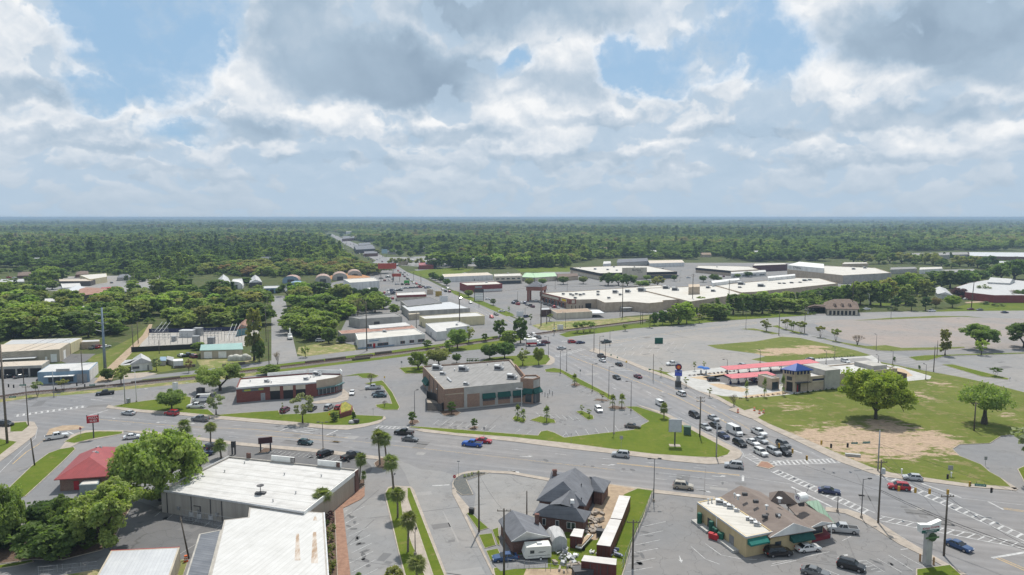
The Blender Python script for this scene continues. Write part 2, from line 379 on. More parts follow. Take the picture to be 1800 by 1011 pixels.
# ------------------------------------------------------------------ ground, roads, lots, lawns
ANG_A, ANG_B, ANG_C = R(-16.5),R(107),R(28)
M_SOIL = grass('wood_floor',(.05,.07,.022),(.075,.085,.03),dry=(.15,.125,.08),dry_at=.54)
M_LAWN = grass('lawn_grass',(.075,.112,.012),(.108,.134,.018),dry=(.165,.15,.05),dry_at=.56)
M_FIELD = grass('field_grass',(.09,.115,.022),(.12,.138,.03),dry=(.20,.165,.08),dry_at=.52,
    patches=[(1540,775,185,34,.9),(1450,774,85,22,.9),(1640,772,60,24,.85),(1560,750,60,16,.85),(1395,715,60,12,.48),(1600,690,60,10,.42),(1660,677,40,8,.5),
             (1510,805,60,10,.8),(1770,730,30,8,.5),(1625,700,50,10,.4)],dirt=(.39,.295,.215))
M_FIELD2 = grass('rough_grass',(.10,.125,.026),(.125,.142,.036),dry=(.26,.22,.12),dry_at=.55,patches=[(1400,617,90,7,1.0),(1350,623,50,4,.8),(1430,610,40,4,.8)],dirt=(.40,.30,.21))
M_DRYGR = grass('dry_verge',(.14,.17,.05),(.19,.18,.075),dry=(.34,.27,.17),dry_at=.48)
M_MULCH = pm('bark_mulch',(.13,.085,.06),(.07,.048,.035),2.5,.95,bmp=.5); M_DIRT = pm('bare_dirt',(.36,.275,.19),(.26,.195,.135),.6,.95,bmp=.3)
M_TANROCK = pm('tan_gravel',(.45,.35,.235),(.36,.27,.18),1.5,.95,bmp=.3); M_PAVER = pm('brick_paver',(.28,.165,.115),(.21,.12,.085),1.2,.9,bmp=.2)
M_SLATE = pm('slate_gravel',(.075,.085,.09),(.13,.125,.11),3,.95,bmp=.3); M_GRAVEL = pm('grey_gravel',(.36,.34,.31),(.27,.255,.235),1.3,.95,bmp=.4)
M_BALLAST = pm('track_ballast',(.19,.165,.15),(.11,.095,.085),2.5,.95,bmp=.6)
AS_BASE = asphalt('asphalt_base',(.175,.177,.183),cracks=.15); AS_A = asphalt('asphalt_avenue',(.175,.177,.185),ang=ANG_A, stain=.1)
AS_B = asphalt('asphalt_main',(.185,.187,.196),ang=ANG_B, stain=.08); AS_C = asphalt('asphalt_parkway',(.205,.206,.208),ang=ANG_C, stain=.08)
AS_LOT = asphalt('asphalt_lot',(.168,.169,.173),cracks=.3,stain=.32); AS_OLD = asphalt('asphalt_worn',(.225,.222,.218),cracks=.22,warm=(1.06,1,.94),stain=.3)
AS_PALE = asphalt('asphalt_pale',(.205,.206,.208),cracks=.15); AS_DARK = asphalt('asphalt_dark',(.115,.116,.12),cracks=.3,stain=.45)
AS_RED = asphalt('asphalt_ruddy',(.225,.21,.20),cracks=.22,warm=(1.08,.98,.92),stain=.4)
def sheet(name, pts, mat, z): return struct(name, MB().poly(up(P(pts, z) if not isinstance(pts[0],Vector) else pts)),mat)
def lawn(pts, mat=None, k=.2,h=.13,name='lawn'):
    w = up(P(pts)); mat = mat or M_LAWN
    if k:
        m = MB().prism(w, 0,h, bottom=False); struct('kerb', m, M_KERB)
        w = inset(w, k)
    return struct(name, MB().poly([(p.x, p.y, h + .006) for p in w]),mat)
def slab(name, pts, mat, h=.11): return struct(name, MB().prism(up(P(pts)),0,h, bottom=False),mat)
m = MB(); m.add([(-60000,-300,-.02),(60000,-300,-.02),(60000,62000,-.02),(-60000,62000,-.02)],[(0,1,2,3)]); struct('ground', m, M_SOIL)
# paved heart of the town
sheet('pavement',[(-160,1120),(-160,668),(0,662),(175,664),(192,671),(232,663),(356,650),(450,638),(520,627),(625,615),(750,599),(832,589),(905,579),
    (935,574),(985,585),(1060,580),(1180,568),(1300,560),(1420,552),(1560,548),(1800,544),(2100,540),(2100,1120)],AS_BASE, .004)
sheet('parking_lot',[(985,583),(937,574),(900,555),(842,531),(800,512),(752,488),(728,474),(790,470),(860,492),(1000,472),(1200,462),(1390,462),(1500,470),(1560,492),(1480,520),(1240,545),(1100,556)],AS_LOT, .004)
sheet('parking_lot',[(652,612),(590,600),(610,560),(640,520),(600,508),(520,512),(460,512),(455,503),(560,503),(690,470),(724,496),(782,520),(824,541),(876,574),(905,579),(832,589),(750,600)],AS_LOT, .004)
sheet('parking_lot',[(655,462),(690,466),(760,470),(840,468),(850,455),(770,450),(700,452),(670,452)],AS_PALE, .004)
# roads
sheet('road',[(-120,672),(150,668),(205,690),(240,716),(325,731),(450,743),(575,755),(745,760),(900,777),(1150,807),(1290,816),(1480,812),(1560,839),(1700,857),(1800,864),(2050,885),(2050,1060),
    (1700,1016),(1590,949),(1490,897),(1257,874),(1072,851),(900,829),(815,828),(720,814),(567,791),(425,779),(345,769),(217,758),(150,760),(100,755),(-120,790)],AS_A, .008)
sheet('road',[(1480,812),(1350,754),(1262,704),(1175,664),(1035,618),(985,588),(937,573),(840,533),(792,512),(747,490),(715,478),(673,450),(650,438),(620,426),(580,410),
    (575,411),(606,429),(655,455),(693,473),(727,495),(782,520),(822,540),(873,573),(940,612),(985,650),(1020,668),(1082,700),(1170,730),(1225,762),(1290,790),(1300,806),(1345,830)],AS_B, .012)
sheet('road',[(990,592),(1060,585),(1190,572),(1283,564),(1420,556),(1560,549),(1800,546),(2050,544),(2050,558),(1800,560),(1620,557),(1480,562),(1430,568),(1330,577),(1200,592),(1100,606),(1045,616)],AS_C, .010)
sheet('road',[(1358,573),(1378,578),(1470,598),(1550,618),(1640,634),(1760,662),(1900,690),(1900,740),(1800,690),(1692,664),(1550,632),(1400,592),(1345,580)],AS_C, .011)
sheet('road',[(477,640),(477,600),(477,520),(500,520),(517,603),(524,632)],AS_PALE, .009)
sheet('road',[(695,806),(740,825),(775,828),(800,835),(791,850),(800,875),(830,910),(880,1011),(900,1080),(800,1080),(777,1011),(722,858),(712,832)],AS_PALE, .010)
sheet('parking_lot',[(55,510),(60,488),(160,485),(292,484),(300,500),(255,507),(190,522),(125,520),(100,512)],AS_OLD, .002)
sheet('road',[(205,497),(280,484),(292,484),(275,492),(240,505),(100,512),(60,505)],AS_PALE, .003)
sheet('road',[(-60,1003),(40,993),(120,985),(205,972),(190,990),(160,1003),(60,1011),(-60,1020)],AS_BASE, .007)
# lots with their own paving
sheet('parking_lot',[(1045,616),(1100,606),(1200,592),(1330,577),(1400,592),(1480,614),(1350,640),(1270,647),(1172,657),(1137,652)],AS_OLD, .016)
sheet('parking_lot',[(1430,568),(1480,562),(1620,557),(1800,560),(1950,560),(1950,612),(1800,613),(1690,615),(1600,617),(1540,608),(1480,596)],AS_RED, .016)
sheet('parking_lot',[(1650,630),(1800,622),(1950,618),(1950,690),(1800,675),(1720,655)],AS_PALE, .016)
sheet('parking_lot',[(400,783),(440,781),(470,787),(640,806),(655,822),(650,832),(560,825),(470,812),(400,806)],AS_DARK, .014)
sheet('parking_lot',[(835,842),(850,832),(900,836),(962,845),(950,905),(930,935),(862,931),(832,900),(836,868),(822,846)],AS_OLD, .014)
sheet('parking_lot',[(602,896),(636,878),(700,866),(684,910),(712,1011),(716,1060),(620,1060),(615,1011)],AS_PALE, .014)
sheet('parking_lot',[(1150,866),(1257,878),(1450,900),(1520,915),(1587,955),(1672,1011),(1690,1060),(1090,1060),(1100,1011)],AS_LOT, .014)
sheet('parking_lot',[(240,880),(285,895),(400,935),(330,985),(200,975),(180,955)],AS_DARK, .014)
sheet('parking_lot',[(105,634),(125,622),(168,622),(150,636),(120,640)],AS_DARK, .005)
sheet('dirt_patch',[(165,673),(185,650),(215,622),(250,590),(262,570),(268,570),(262,590),(230,622),(205,650),(196,670)],M_DIRT, .006)
sheet('lawn',[(120,660),(160,640),(150,628),(176,622),(235,592),(256,575),(330,612),(345,618),(345,640),(300,652),(262,657),(225,655),(180,668)],M_FIELD, .002)
sheet('lawn',[(345,632),(445,628),(455,637),(356,650)],M_DRYGR, .003)
sheet('forecourt',[(218,657),(262,654),(277,657),(246,664),(215,667)],M_CONC, .008)
sheet('gravel_yard',[(243,612),(262,580),(455,578),(452,608)],M_GRAVEL, .005)
sheet('lawn',[(525,610),(570,602),(620,606),(640,614),(625,616),(535,627),(522,622)],M_DRYGR, .012)
sheet('lawn',[(718,478),(750,474),(800,470),(832,474),(800,484),(775,486),(750,489)],M_LAWN, .013)
sheet('lawn',[(900,470),(1002,468),(1002,478),(915,478)],M_LAWN, .013)
sheet('lawn',[(1660,545),(1720,530),(1800,527),(1900,527),(1900,545),(1690,547),(1600,549)],M_LAWN, .012)
sheet('lawn',[(1500,536),(1590,530),(1600,533),(1520,541)],M_LAWN, .012)
sheet('dirt_patch',[(1695,531),(1790,525),(1800,527),(1720,532),(1700,533)],M_DIRT, .014)
sheet('lawn',[(790,512),(800,511),(850,530),(900,551),(905,555),(890,556),(840,534),(800,518)],M_LAWN, .014)
# railway corridor
RAIL = [(-120,717),(50,692),(150,684),(250,674),(342,665),(450,652),(550,640),(675,625),(780,611),(875,597),(930,590),(973,584),(1045,575),(1125,565),(1217,553),(1300,543),(1420,530)]
def strip(a, b, pts): return [(x, y + a) for x, y in pts] + [(x, y + b) for x, y in pts[::-1]]
sheet('lawn', strip(-7,-1,RAIL[3:10]),M_LAWN, .014); sheet('verge', strip(0,8,RAIL[:6]),M_DRYGR, .014); sheet('lawn', strip(0,6.5,RAIL[5:11]),M_LAWN, .014)
sheet('lawn',[(983,588),(1005,582),(1117,570),(1175,565),(1217,560),(1283,553),(1350,550),(1417,549),(1434,552),(1413,555),(1350,559),(1283,563),(1255,566),(1192,572),(1117,577),(1050,586),(995,593)],M_LAWN, .014)
sheet('lawn',[(935,572),(962,566),(1050,562),(1130,556),(1220,546),(1225,552),(1125,563),(1045,573),(975,582),(950,580)],M_DRYGR, .013)
sheet('lawn',[(745,620),(800,607),(870,600),(905,606),(880,611),(800,618),(760,622)],M_LAWN, .013)
def railway():
    pts = [G(x, y) for x, y in RAIL]
    def off(d, z):
        o = []
        for i, p in enumerate(pts):
            t = (pts[min(i + 1,len(pts) - 1)] - pts[max(i - 1,0)]).normalized(); o.append(Vector((p.x - t.y * d, p.y + t.x * d, z)))
        return o
    a, b, c, d = off(-2.6,.02),off(-1.7,.38),off(1.7,.38),off(2.6,.02); n = len(pts)
    m = MB(); m.add(a + b + c + d, [(k * n + i, k * n + i + 1,(k + 1) * n + i + 1,(k + 1) * n + i) for k in range(3) for i in range(n - 1)]); struct('railway_track_bed', m, M_BALLAST)
    m = MB()
    for s in (-.75,.75):
        l, r, l2,r2 = off(s - .05,.5),off(s + .05,.5),off(s - .05,.66),off(s + .05,.66)
        m.add(l + l2 + r2 + r, [(k * n + i, k * n + i + 1,(k + 1) * n + i + 1,(k + 1) * n + i) for k in range(3) for i in range(n - 1)])
    struct('railway_rails', m, M_TREAD)
    m = MB()
    for p, q in zip(pts, pts[1:]):
        L = (q - p).length; t = (q - p) / L
        for k in range(int(L / .9)):
            c = p + t * (k * .9); nn = Vector((-t.y, t.x, 0))
            vs = [c + nn * u + t * v for u, v in ((-1.3,-.13),(1.3,-.13),(1.3,.13),(-1.3,.13))]
            m.add([(v.x, v.y, .5) for v in vs] + [(v.x, v.y, .36) for v in vs],[(0,1,2,3),(0,1,5,4),(1,2,6,5),(2,3,7,6),(3,0,4,7)])
    struct('railway_sleepers', m, M_WOOD)
railway()
# sidewalks (raised slabs)
slab('sidewalk',[(186,717.5),(191,712),(199,714),(250,720),(325,725),(375,730),(450,736),(512,741),(575,747),(622,747),(650,743),(672,737),(676,732),(679,736),(665,745),(640,751),(610,756),(575,754.5),(512,748.5),(450,743),(375,736.5),(325,731),(250,725.5)],M_CONC)
slab('sidewalk',[(1118,712),(1132,715),(1172,727),(1226,755),(1300,791),(1305,798),(1300,805),(1278,815),(1245,816.5),(1187,811.5),(1150,806.5),(1075,797.5),(1000,789.5),(900,776.5),(745,760),(728,756),(745,754),(800,762),(900,769),(1000,780),(1150,799),(1240,805),(1270,804),(1285,793),(1225,761),(1170,731)],M_CONC)
slab('sidewalk',[(1035,617),(1100,637),(1132,651),(1175,666),(1262,703),(1350,752.5),(1407,779),(1475,812),(1530,832),(1557,839),(1622,846.5),(1700,856.5),(1787,863),(1787,858),(1700,851),(1622,840),(1567,832),(1530,822),(1475,799),(1407,769),(1350,745),(1262,697),(1175,661),(1137,647),(1100,632),(1045,612)],M_CONC)
slab('sidewalk',[(217,758),(260,758),(345,768.5),(425,778.5),(567,790.5),(645,800.5),(687,804.5),(685,810),(640,806),(560,796),(425,784),(345,774),(250,763)],M_CONC)
slab('sidewalk',[(795,850),(803,834),(822,829),(850,827),(900,829.5),(965,841),(1072,851),(1150,861),(1257,874),(1257,879),(1150,867),(1120,860),(1072,858),(965,846),(900,834),(850,831),(812,834),(803,842),(802,866),(825,893),(836,893),(830,903),(819,905),(870,1011),(866,1011),(812,901),(795,868)],M_CONC)
slab('sidewalk',[(1452,892),(1490,896),(1525,907),(1550,922),(1590,948),(1640,977),(1700,1011),(1685,1011),(1640,986),(1580,957),(1540,931),(1515,916),(1485,903),(1450,899)],M_CONC)
slab('sidewalk',[(15,742),(48,741),(60,742),(66,752),(62,765),(30,790),(0,812),(-40,840),(-40,830),(0,800),(28,778),(0,771),(-40,769),(-40,742)],M_CONC)
slab('sidewalk',[(675,870),(682,857),(692,854),(704,855),(723,856),(728,862),(789,1020),(712,1020),(700,971),(685,909)],M_CONC, .10)
slab('brick_walk',[(641,856),(641,872),(635,878),(603,894),(617,1020),(594,1020),(588,899),(625,866)],M_PAVER, .12)
slab('sidewalk',[(105,790),(125,765),(150,757),(217,757),(217,763),(165,773),(135,781),(112,792)],M_CONC, .09)
slab('sidewalk',[(1760,767),(1740,780),(1687,782),(1675,790),(1687,802),(1725,817),(1740,830),(1760,841),(1790,860),(1783,861),(1752,843),(1732,830),(1718,819),(1680,804),(1668,790),(1683,779),(1737,777),(1755,764)],M_CONC, .11)
slab('sidewalk',[(750,684),(752,677),(770,703),(780,722),(752,722)],M_CONC, .1); slab('sidewalk',[(958,627),(965,624),(975,630),(975,637),(968,642),(955,642),(963,636)],M_CONC, .1)
slab('sidewalk',[(602,683),(615,693),(612,703),(592,708),(560,710),(540,708),(590,700),(601,694)],M_CONC, .1)
# lawns and planting beds
lawn([(197,715),(225,709),(275,702.5),(325,696),(337,699),(334,719),(366,720),(378,730),(450,724.5),(490,722),(493,729),(552,727),(575,724),(604,713),(620,715),(626,730),(676,732),(672,738),(650,744),(622,748),(575,748),(512,742),(450,737),(375,731),(325,726),(250,721)])
lawn([(641,674),(672,669),(678,675),(690,690),(703,716),(700,721),(675,721),(661,716),(660,712),(680,709),(688,710),(684,697),(672,679),(650,677)])
lawn([(602,662),(630,657),(650,656),(667,661),(660,665),(636,665),(628,660.5)]); lawn([(701,647),(742,644),(760,650),(742,657),(712,657)])
lawn([(835,640),(860,629),(900,626),(963,624),(968,632),(960,641),(920,645),(880,645)])
lawn([(957,650),(972,647),(985,649),(1020,667),(1082,699),(1072,704),(1050,690),(1020,677),(987,656),(959,654)])
lawn([(1097,715),(1120,715),(1170,731),(1225,761),(1285,793),(1280,800),(1262,805),(1225,804),(1150,799),(1075,790),(1000,780),(900,769),(800,762),(722,752),(719,750),(730,750),(800,755),(900,763),(945,766),(950,759),(962,757),(975,761),(992,769.5),(1112,756),(1140,741),(1110,720)])
lawn([(1137,648),(1175,655),(1300,690),(1500,660),(1545,636),(1625,652),(1692,664),(1750,677),(1800,690),(1900,715),(1900,800),(1800,762),(1760,767),(1740,780),(1687,782),(1675,790),(1687,802),(1725,817),(1740,830),(1760,841),(1778,857),(1700,851),(1622,840),(1567,832),(1530,822),(1475,799),(1407,769),(1350,745),(1262,697),(1175,661)],M_FIELD, .15)
lawn([(130,786),(133,790),(115,808),(70,850),(45,873),(35,876),(18,866),(15,858),(60,815),(85,797),(105,790)])
lawn([(217,759),(175,758.5),(150,761),(135,765),(112,777),(130,780),(162,772),(215,763)])
lawn([(-60,772),(0,772),(31,777),(0,801),(-60,830)]); lawn([(17,744),(47,742),(51,750),(40,759),(17,760)])
lawn([(676,869),(682,859),(692,856.5),(702,858),(710,909),(725,956),(740,990),(750,1018),(713,1018),(700,971),(686,909)]); lawn([(715,858),(722,858),(785,1018),(762,1018),(715,876)])
lawn([(1243,607),(1330,600),(1375,592),(1405,594),(1450,604),(1500,615),(1532,625),(1440,630),(1350,637),(1320,632),(1345,627),(1330,622),(1260,613)],M_FIELD2,0,.03)
lawn([(1427,591),(1480,602),(1525,609),(1557,607),(1585,612),(1695,610),(1697,612),(1650,615),(1567,617.5),(1540,616),(1500,609),(1450,597)],M_FIELD2)
lawn([(1597,628),(1625,625),(1800,620),(1950,614),(1950,616),(1800,622),(1662,626),(1632,634),(1610,634)]); lawn([(1655,641),(1675,641),(1775,666),(1772,668),(1725,662)])
lawn([(1355,573.5),(1367,572),(1378,578),(1400,583),(1418,587),(1398,587),(1387,582)]); lawn([(1300,578.5),(1325,577.5),(1373,587),(1357,588),(1335,582)],M_FIELD2)
lawn([(1500,564),(1550,562),(1690,557),(1730,559),(1700,556),(1640,555.5),(1560,559)],M_FIELD2,0,.05)
lawn([(1610,1001),(1670,993),(1692,1013),(1690,1030),(1610,1030)]); lawn([(1788,825),(1810,815),(1860,830),(1860,850),(1800,848)])
lawn([(1097,869),(1120,859),(1150,863),(1145,871),(1132,909),(1115,946),(1093,1018),(870,1018),(866,1000),(902,988),(905,965),(960,960),(1000,930),(1060,900)])
lawn([(820,903),(827,901),(859,929),(842,934)],None, .1); lawn([(841,941),(865,938),(872,959),(852,965)],None, .1); lawn([(854,969),(875,965),(881,977),(862,987)],None, .1); lawn([(865,932),(876,928),(879,960),(874,958)],None, .08)
sheet('dirt_patch',[(1070,851),(1117,859),(1097,869),(1075,909),(1050,949),(1036,950),(1032,934),(1040,899),(1050,880)],M_DIRT, .142)
sheet('dirt_patch',[(925,1000),(1010,1000),(1020,1025),(915,1025)],M_DIRT, .142); sheet('driveway',[(866,990),(880,978),(905,975),(963,973),(963,998),(905,1000),(880,1004)],AS_LOT, .144)
sheet('dirt_patch',[(75,776),(87,754),(110,748),(135,747),(150,751),(135,755),(100,758),(85,770),(62,782)],M_DIRT, .02)
sheet('dirt_patch',[(1305,722),(1322,718),(1345,726),(1330,735),(1318,735),(1280,720),(1290,716)],M_CONC, .15)
lawn([(-60,925),(0,915),(30,925),(80,922),(150,900),(205,872),(228,884),(232,890),(215,920),(200,950),(180,967),(110,985),(60,984),(0,992),(-60,1000)],M_MULCH, .15)
lawn([(-60,1003),(0,994),(57,985),(60,988),(30,995),(-60,1010)],None, .1); lawn([(30,925),(75,920),(78,926),(60,940),(32,936)],M_LAWN, .1,.15); lawn([(140,962),(180,945),(182,950),(150,968)],M_LAWN, 0,.15)
lawn([(90,1016),(170,1002),(240,998),(240,1030),(90,1030)],M_DRYGR, .1); lawn([(306,990),(322,984),(330,990),(318,1025),(300,1025)],M_DRYGR, .1)
lawn([(795,851),(800,841),(812,834),(840,830),(860,831.5),(820,844),(832,870),(812,871),(802,864)],M_SLATE, .15)
lawn([(657,815),(668,806),(685,804.5),(690,812),(681,827),(660,821)],M_MULCH, .15); lawn([(568,900),(589,899),(594,1018),(574,1018)],M_MULCH, .1)
lawn([(628,846),(640,842),(641,855),(628,862)],M_MULCH, .1); lawn([(453,797),(464,788),(480,790),(470,796)],M_MULCH, .1)
lawn([(326,656),(445,650)] if 0 else [(1329,820),(1337,811),(1350,812.5),(1363,821),(1352,825)],M_PAVER, .3)
for bed in ([(772,724),(778,720),(803,722),(810,726),(803,731),(780,731)],[(718,744),(722,737),(735,739),(738,743),(722,749)],[(822,755),(833,749),(842,751),(836,756)]): lawn(bed, M_MULCH, .15)
for bed in ([(900,736),(905,731),(925,737),(922,744),(905,741)],[(931,739),(950,732),(975,738),(977,744),(955,745)],[(1012,724),(1022,722),(1043,731),(1044,737),(1034,739)]): lawn(bed, M_LAWN, .15)
lawn([(1043,704),(1050,701),(1072,704),(1066,706)],M_MULCH, .15); lawn([(1068,717),(1078,713),(1102,717),(1098,720),(1080,720)],M_MULCH, .15); lawn([(1002,677),(1012,673),(1022,677),(1014,680)],M_MULCH, .15)
# car-wash grounds
slab('forecourt',[(1172,657),(1212,652),(1270,646),(1350,639),(1442,631),(1520,627),(1532,625),(1540,630),(1550,640),(1580,645),(1637,662),(1635,667),(1587,671.5),(1482,680),(1395,693.5),(1350,698),(1312,700),(1270,697),(1225,687)],M_CONCL, .145)
def onslab(pts, mat, name): struct(name, MB().poly([(p.x, p.y, .15) for p in up(P(pts))]),mat)
onslab([(1235,664),(1282,658),(1350,650),(1376,650),(1376,676),(1310,680),(1262,672)],AS_DARK, 'parking_lot'); onslab([(1340,643),(1520,629),(1535,634),(1480,640),(1380,646)],AS_PALE, 'parking_lot')
onslab([(1212,664),(1275,657),(1283,659),(1240,669)],M_TANROCK, 'gravel_bed'); onslab([(1245,675),(1265,675),(1300,681),(1318,685),(1305,690),(1268,684)],M_TANROCK, 'gravel_bed')
onslab([(1303,697),(1350,692),(1376,688),(1392,692),(1350,697.5),(1312,699.5)],M_TANROCK, 'gravel_bed'); onslab([(1577,647),(1590,650),(1605,661),(1585,665),(1576,663)],M_TANROCK, 'gravel_bed')
onslab([(1220,661),(1284,655),(1284,654),(1230,658)],M_TANROCK, 'gravel_bed')
# ------------------------------------------------------------------ painted markings
ZM = .022; MK = MB(); YL = MB()
def pline(mb, p0,p1,w, z=ZM):
    a, b = G(*p0),G(*p1); n = (b - a).normalized(); n = Vector((-n.y, n.x, 0)) * w / 2
    mb.add([(v.x, v.y, z) for v in (a - n, b - n, b + n, a + n)],[(0,1,2,3)])
def pl(mb, pts, w): [pline(mb, a, b, w) for a, b in zip(pts, pts[1:])]
def dashes(p0,p1,on=3.0,off=9.0,w=.14,mb=None, z=ZM):
    a, b = G(*p0),G(*p1); L = (b - a).length; t = (b - a) / L; n = Vector((-t.y, t.x, 0)) * w / 2; s = 0
    while s < L:
        u, v = a + t * s, a + t * min(L, s + on); (mb or MK).add([(q.x, q.y, z) for q in (u - n, v - n, v + n, u + n)],[(0,1,2,3)]); s += on + off
def ladder(p0,p1,w, n, skew=.0,bw=.5):
    a, b = G(*p0),G(*p1); L = (b - a).length; t = (b - a) / L; nn = Vector((-t.y, t.x, 0))
    for s in (0,w):
        q = [a + nn * (s - .12),b + nn * (s - .12),b + nn * (s + .12),a + nn * (s + .12)]; MK.add([(v.x, v.y, ZM) for v in q],[(0,1,2,3)])
    for i in range(n):
        c = a + t * (L * (i + .5) / n); q = [c - t * bw / 2,c + t * bw / 2,c + t * (bw / 2 + skew) + nn * w, c - t * (bw / 2 - skew) + nn * w]
        MK.add([(v.x, v.y, ZM + .002) for v in q],[(0,1,2,3)])
def arrow(px, py, ang, turn=0,s=1.0):
    """lane arrow; turn +1 left, -1 right, 0 straight"""
    c = G(px, py); sh = [(-1.6,-.12),(.4,-.12),(.4,-.5),(1.7,0),(.4,.5),(.4,.12),(-1.6,.12)]
    if turn: sh = [(-1.8,-.12),(.2,-.12),(.75,.35 * turn),(.95,.1 * turn),(1.6,1.0 * turn),(.3,.95 * turn),(.5,.7 * turn),(-.05,.16),(-1.8,.14)]
    MK.add([(c.x + s * (x * math.cos(ang) - y * math.sin(ang)),c.y + s * (x * math.sin(ang) + y * math.cos(ang)),ZM) for x, y in sh],tessellate_polygon([[Vector((x, y, 0)) for x, y in sh]]))
ladder((1362,818),(1488,813),3.0,16,.5); ladder((1355,829),(1522,905),2.6,17,-.8); ladder((1538,834),(1812,956),2.6,20,-.8); ladder((1800,955),(1548,907),2.8,14,1.5,.3)
ladder((1302,799),(1332,816),2.6,5,.3,.35); ladder((25,733),(150,716),2.6,12,.2,.6); ladder((657,752),(716,755),2.2,8,.3,.4)
ladder((980,628),(1030,614),2.4,9,.2,.5); ladder((985,600),(1020,604),2.2,8,.2,.4)
pl(MK, [(1391,856),(1462,891)],.5); pl(MK, [(1452,890.5),(1522,906),(1590,947),(1680,1003),(1700,1016)],.13); pl(MK, [(1258,831),(1390,851)],.12); pl(MK, [(1160,831),(1256,843)],.12)
pline(MK, (1306,836),(1306,846),.55); pl(MK, [(1352,816),(1386,808)],.5); pl(MK, [(1620,850),(1690,875)],.45); pl(MK, [(1737,882),(1764,896)],.45); pl(MK, [(1744,981),(1802,971)],.6); pl(MK, [(1600,858),(1690,876),(1800,888)],.12)
pl(YL, [(1085,814),(1180,824),(1300,835)],.12); pl(YL, [(1085,815),(1180,825),(1300,836)],.12); pl(YL, [(1764,893),(1830,902)],.12); pl(YL, [(1764,895),(1830,904)],.12); pl(YL, [(1751,981),(1830,1016)],.15); pl(YL, [(1753,979),(1835,1014)],.15)
pl(YL, [(170,737),(325,750),(450,755),(530,763),(612,770)],.12); pl(YL, [(450,765),(530,771),(600,777)],.12); pl(YL, [(620,775),(900,806),(1080,826)],.08)
for a, b in (((215,745),(640,778)),((230,735),(620,763)),((340,762),(660,790))): dashes(a, b)
for a, b in (((900,790),(1300,830)),((1090,828),(1280,848)),((1150,841),(1290,858)),((1140,813),(1300,823))): dashes(a, b)
for p in ((925,803),(1070,818)): arrow(*p, ANG_A, 1)
for p in ((905,828),(1238,862)): arrow(*p, ANG_A, -1)
arrow(1265,838,ANG_A, 1); arrow(285,742,ANG_A + math.pi, 1); arrow(208,735,ANG_A + math.pi, 1); arrow(335,744,ANG_A, 0)
pl(MK, [(157,730),(190,721)],.4); pl(MK, [(170,733),(250,738),(320,744)],.1); pl(MK, [(118,758),(131,764)],.4)
pl(MK, [(492,758),(514,749)],.35); pl(MK, [(574,765),(594,756)],.35); pl(MK, [(514,757),(550,762)],.3); pl(MK, [(533,751),(560,756)],.25); pl(MK, [(518,759),(560,756)],.2)
pl(YL, [(22,816),(46,795),(70,780)],.15); pl(MK, [(-5,835),(30,800),(62,770),(66,752)],.12); pline(MK, (760,854),(790,852.5),.5)
# main road: double yellow either side of a hatched median, lane lines
for d in (0,.28):
    pl(YL, [(1000 + d * 3,626),(1060 + d * 3,648),(1120 + d * 3,671),(1187 + d * 3,697),(1262 + d * 4,735),(1300 + d * 4,757)],.1)
pl(YL, [(1020,622),(1080,640),(1140,663),(1200,690),(1270,727),(1330,762),(1375,790)],.1)
for a, b in (((1010,641),(1260,768)),((992,636),(1060,664)),((1065,640),(1200,683)),((1110,648),(1330,748)),((1090,667),(1310,785)),((1250,712),(1450,806))): dashes(a, b, 3,9,.12)
for i in range(9):
    t = i / 8; x, y = 1020 + 62 * t, 627 + 24 * t; pline(MK, (x, y),(x + 26,y + 1),.4)
for p in ((1080,683),(1160,697),(1268,737),(1140,690)): arrow(*p, ANG_B + math.pi, 0)
pl(MK, [(1180,727),(1230,752),(1300,789),(1307,798),(1303,806)],.12); pl(MK, [(1393,791),(1410,797)],.5)
for p in ((1170,690),(1255,700)): arrow(*p, ANG_B, 1)
for a, b in (((930,583),(700,476)),((895,572),(690,472)),((870,556),(780,512))): dashes(a, b, 3,9,.16)
pl(YL, [(915,577),(842,537),(790,515),(720,486)],.14)
for a, b in (((1060,603),(1440,561)),((1070,597),(1430,559))): dashes(a, b, 3,9,.16)
pl(YL, [(1050,608),(1200,583),(1330,569)],.14); pl(YL, [(1052,604),(1200,581),(1330,567)],.14)
for p in ((1075,600),(1115,595),(1090,606)): arrow(*p, R(45),0)
for p in ((325,673),(252,684)): arrow(*p, R(30),0)
pl(MK, [(160,702),(180,704)],.3); dashes((130,706),(330,680),3,9,.12)
# parking stalls
def stalls(p0,p1,n, d, w=.1):  # n lines from the row p0-p1,each running by the pixel step d
    for i in range(n):
        t = i / (n - 1); x, y = p0[0] + (p1[0] - p0[0]) * t, p0[1] + (p1[1] - p0[1]) * t; pline(MK, (x, y),(x + d[0]*(1 + .12 * t),y + d[1]*(1 + .12 * t)),w)
for a, b in (((607,906),(641,890)),((607,920),(627,909)),((609,931),(631,920)),((613,943),(647,927)),((615,958),(651,940)),((618,972),(653,955)),((614,990),(656,969)),((618,1006),(660,984)),((642,1011),(664,1000)),((606,899),(612,896))): pline(MK, a, b, .1)
for a, b in (((1128,926),(1170,917)),((1123,942),(1166,933)),((1117,958),(1161,949)),((1113,972),(1157,964)),((1104,991),(1152,981)),((1098,1006),(1147,997))): pline(MK, a, b, .1)
stalls((485,799),(540,805),8,(10,-6)); stalls((460,796),(485,799),5,(9,-5)); stalls((552,806),(600,812),6,(10,-6))
stalls((762,746),(860,757),8,(10,-8)); stalls((905,762),(985,770),5,(9,-7)); stalls((1000,768),(1105,756),7,(-6,-9)); stalls((1060,700),(1010,674),8,(-14,4)); stalls((950,732),(1020,740),7,(-8,-7)); stalls((1105,722),(1135,738),4,(-16,3))
stalls((1040,624),(1180,606),11,(5,-6)); stalls((1050,634),(1200,612),11,(5,-6))
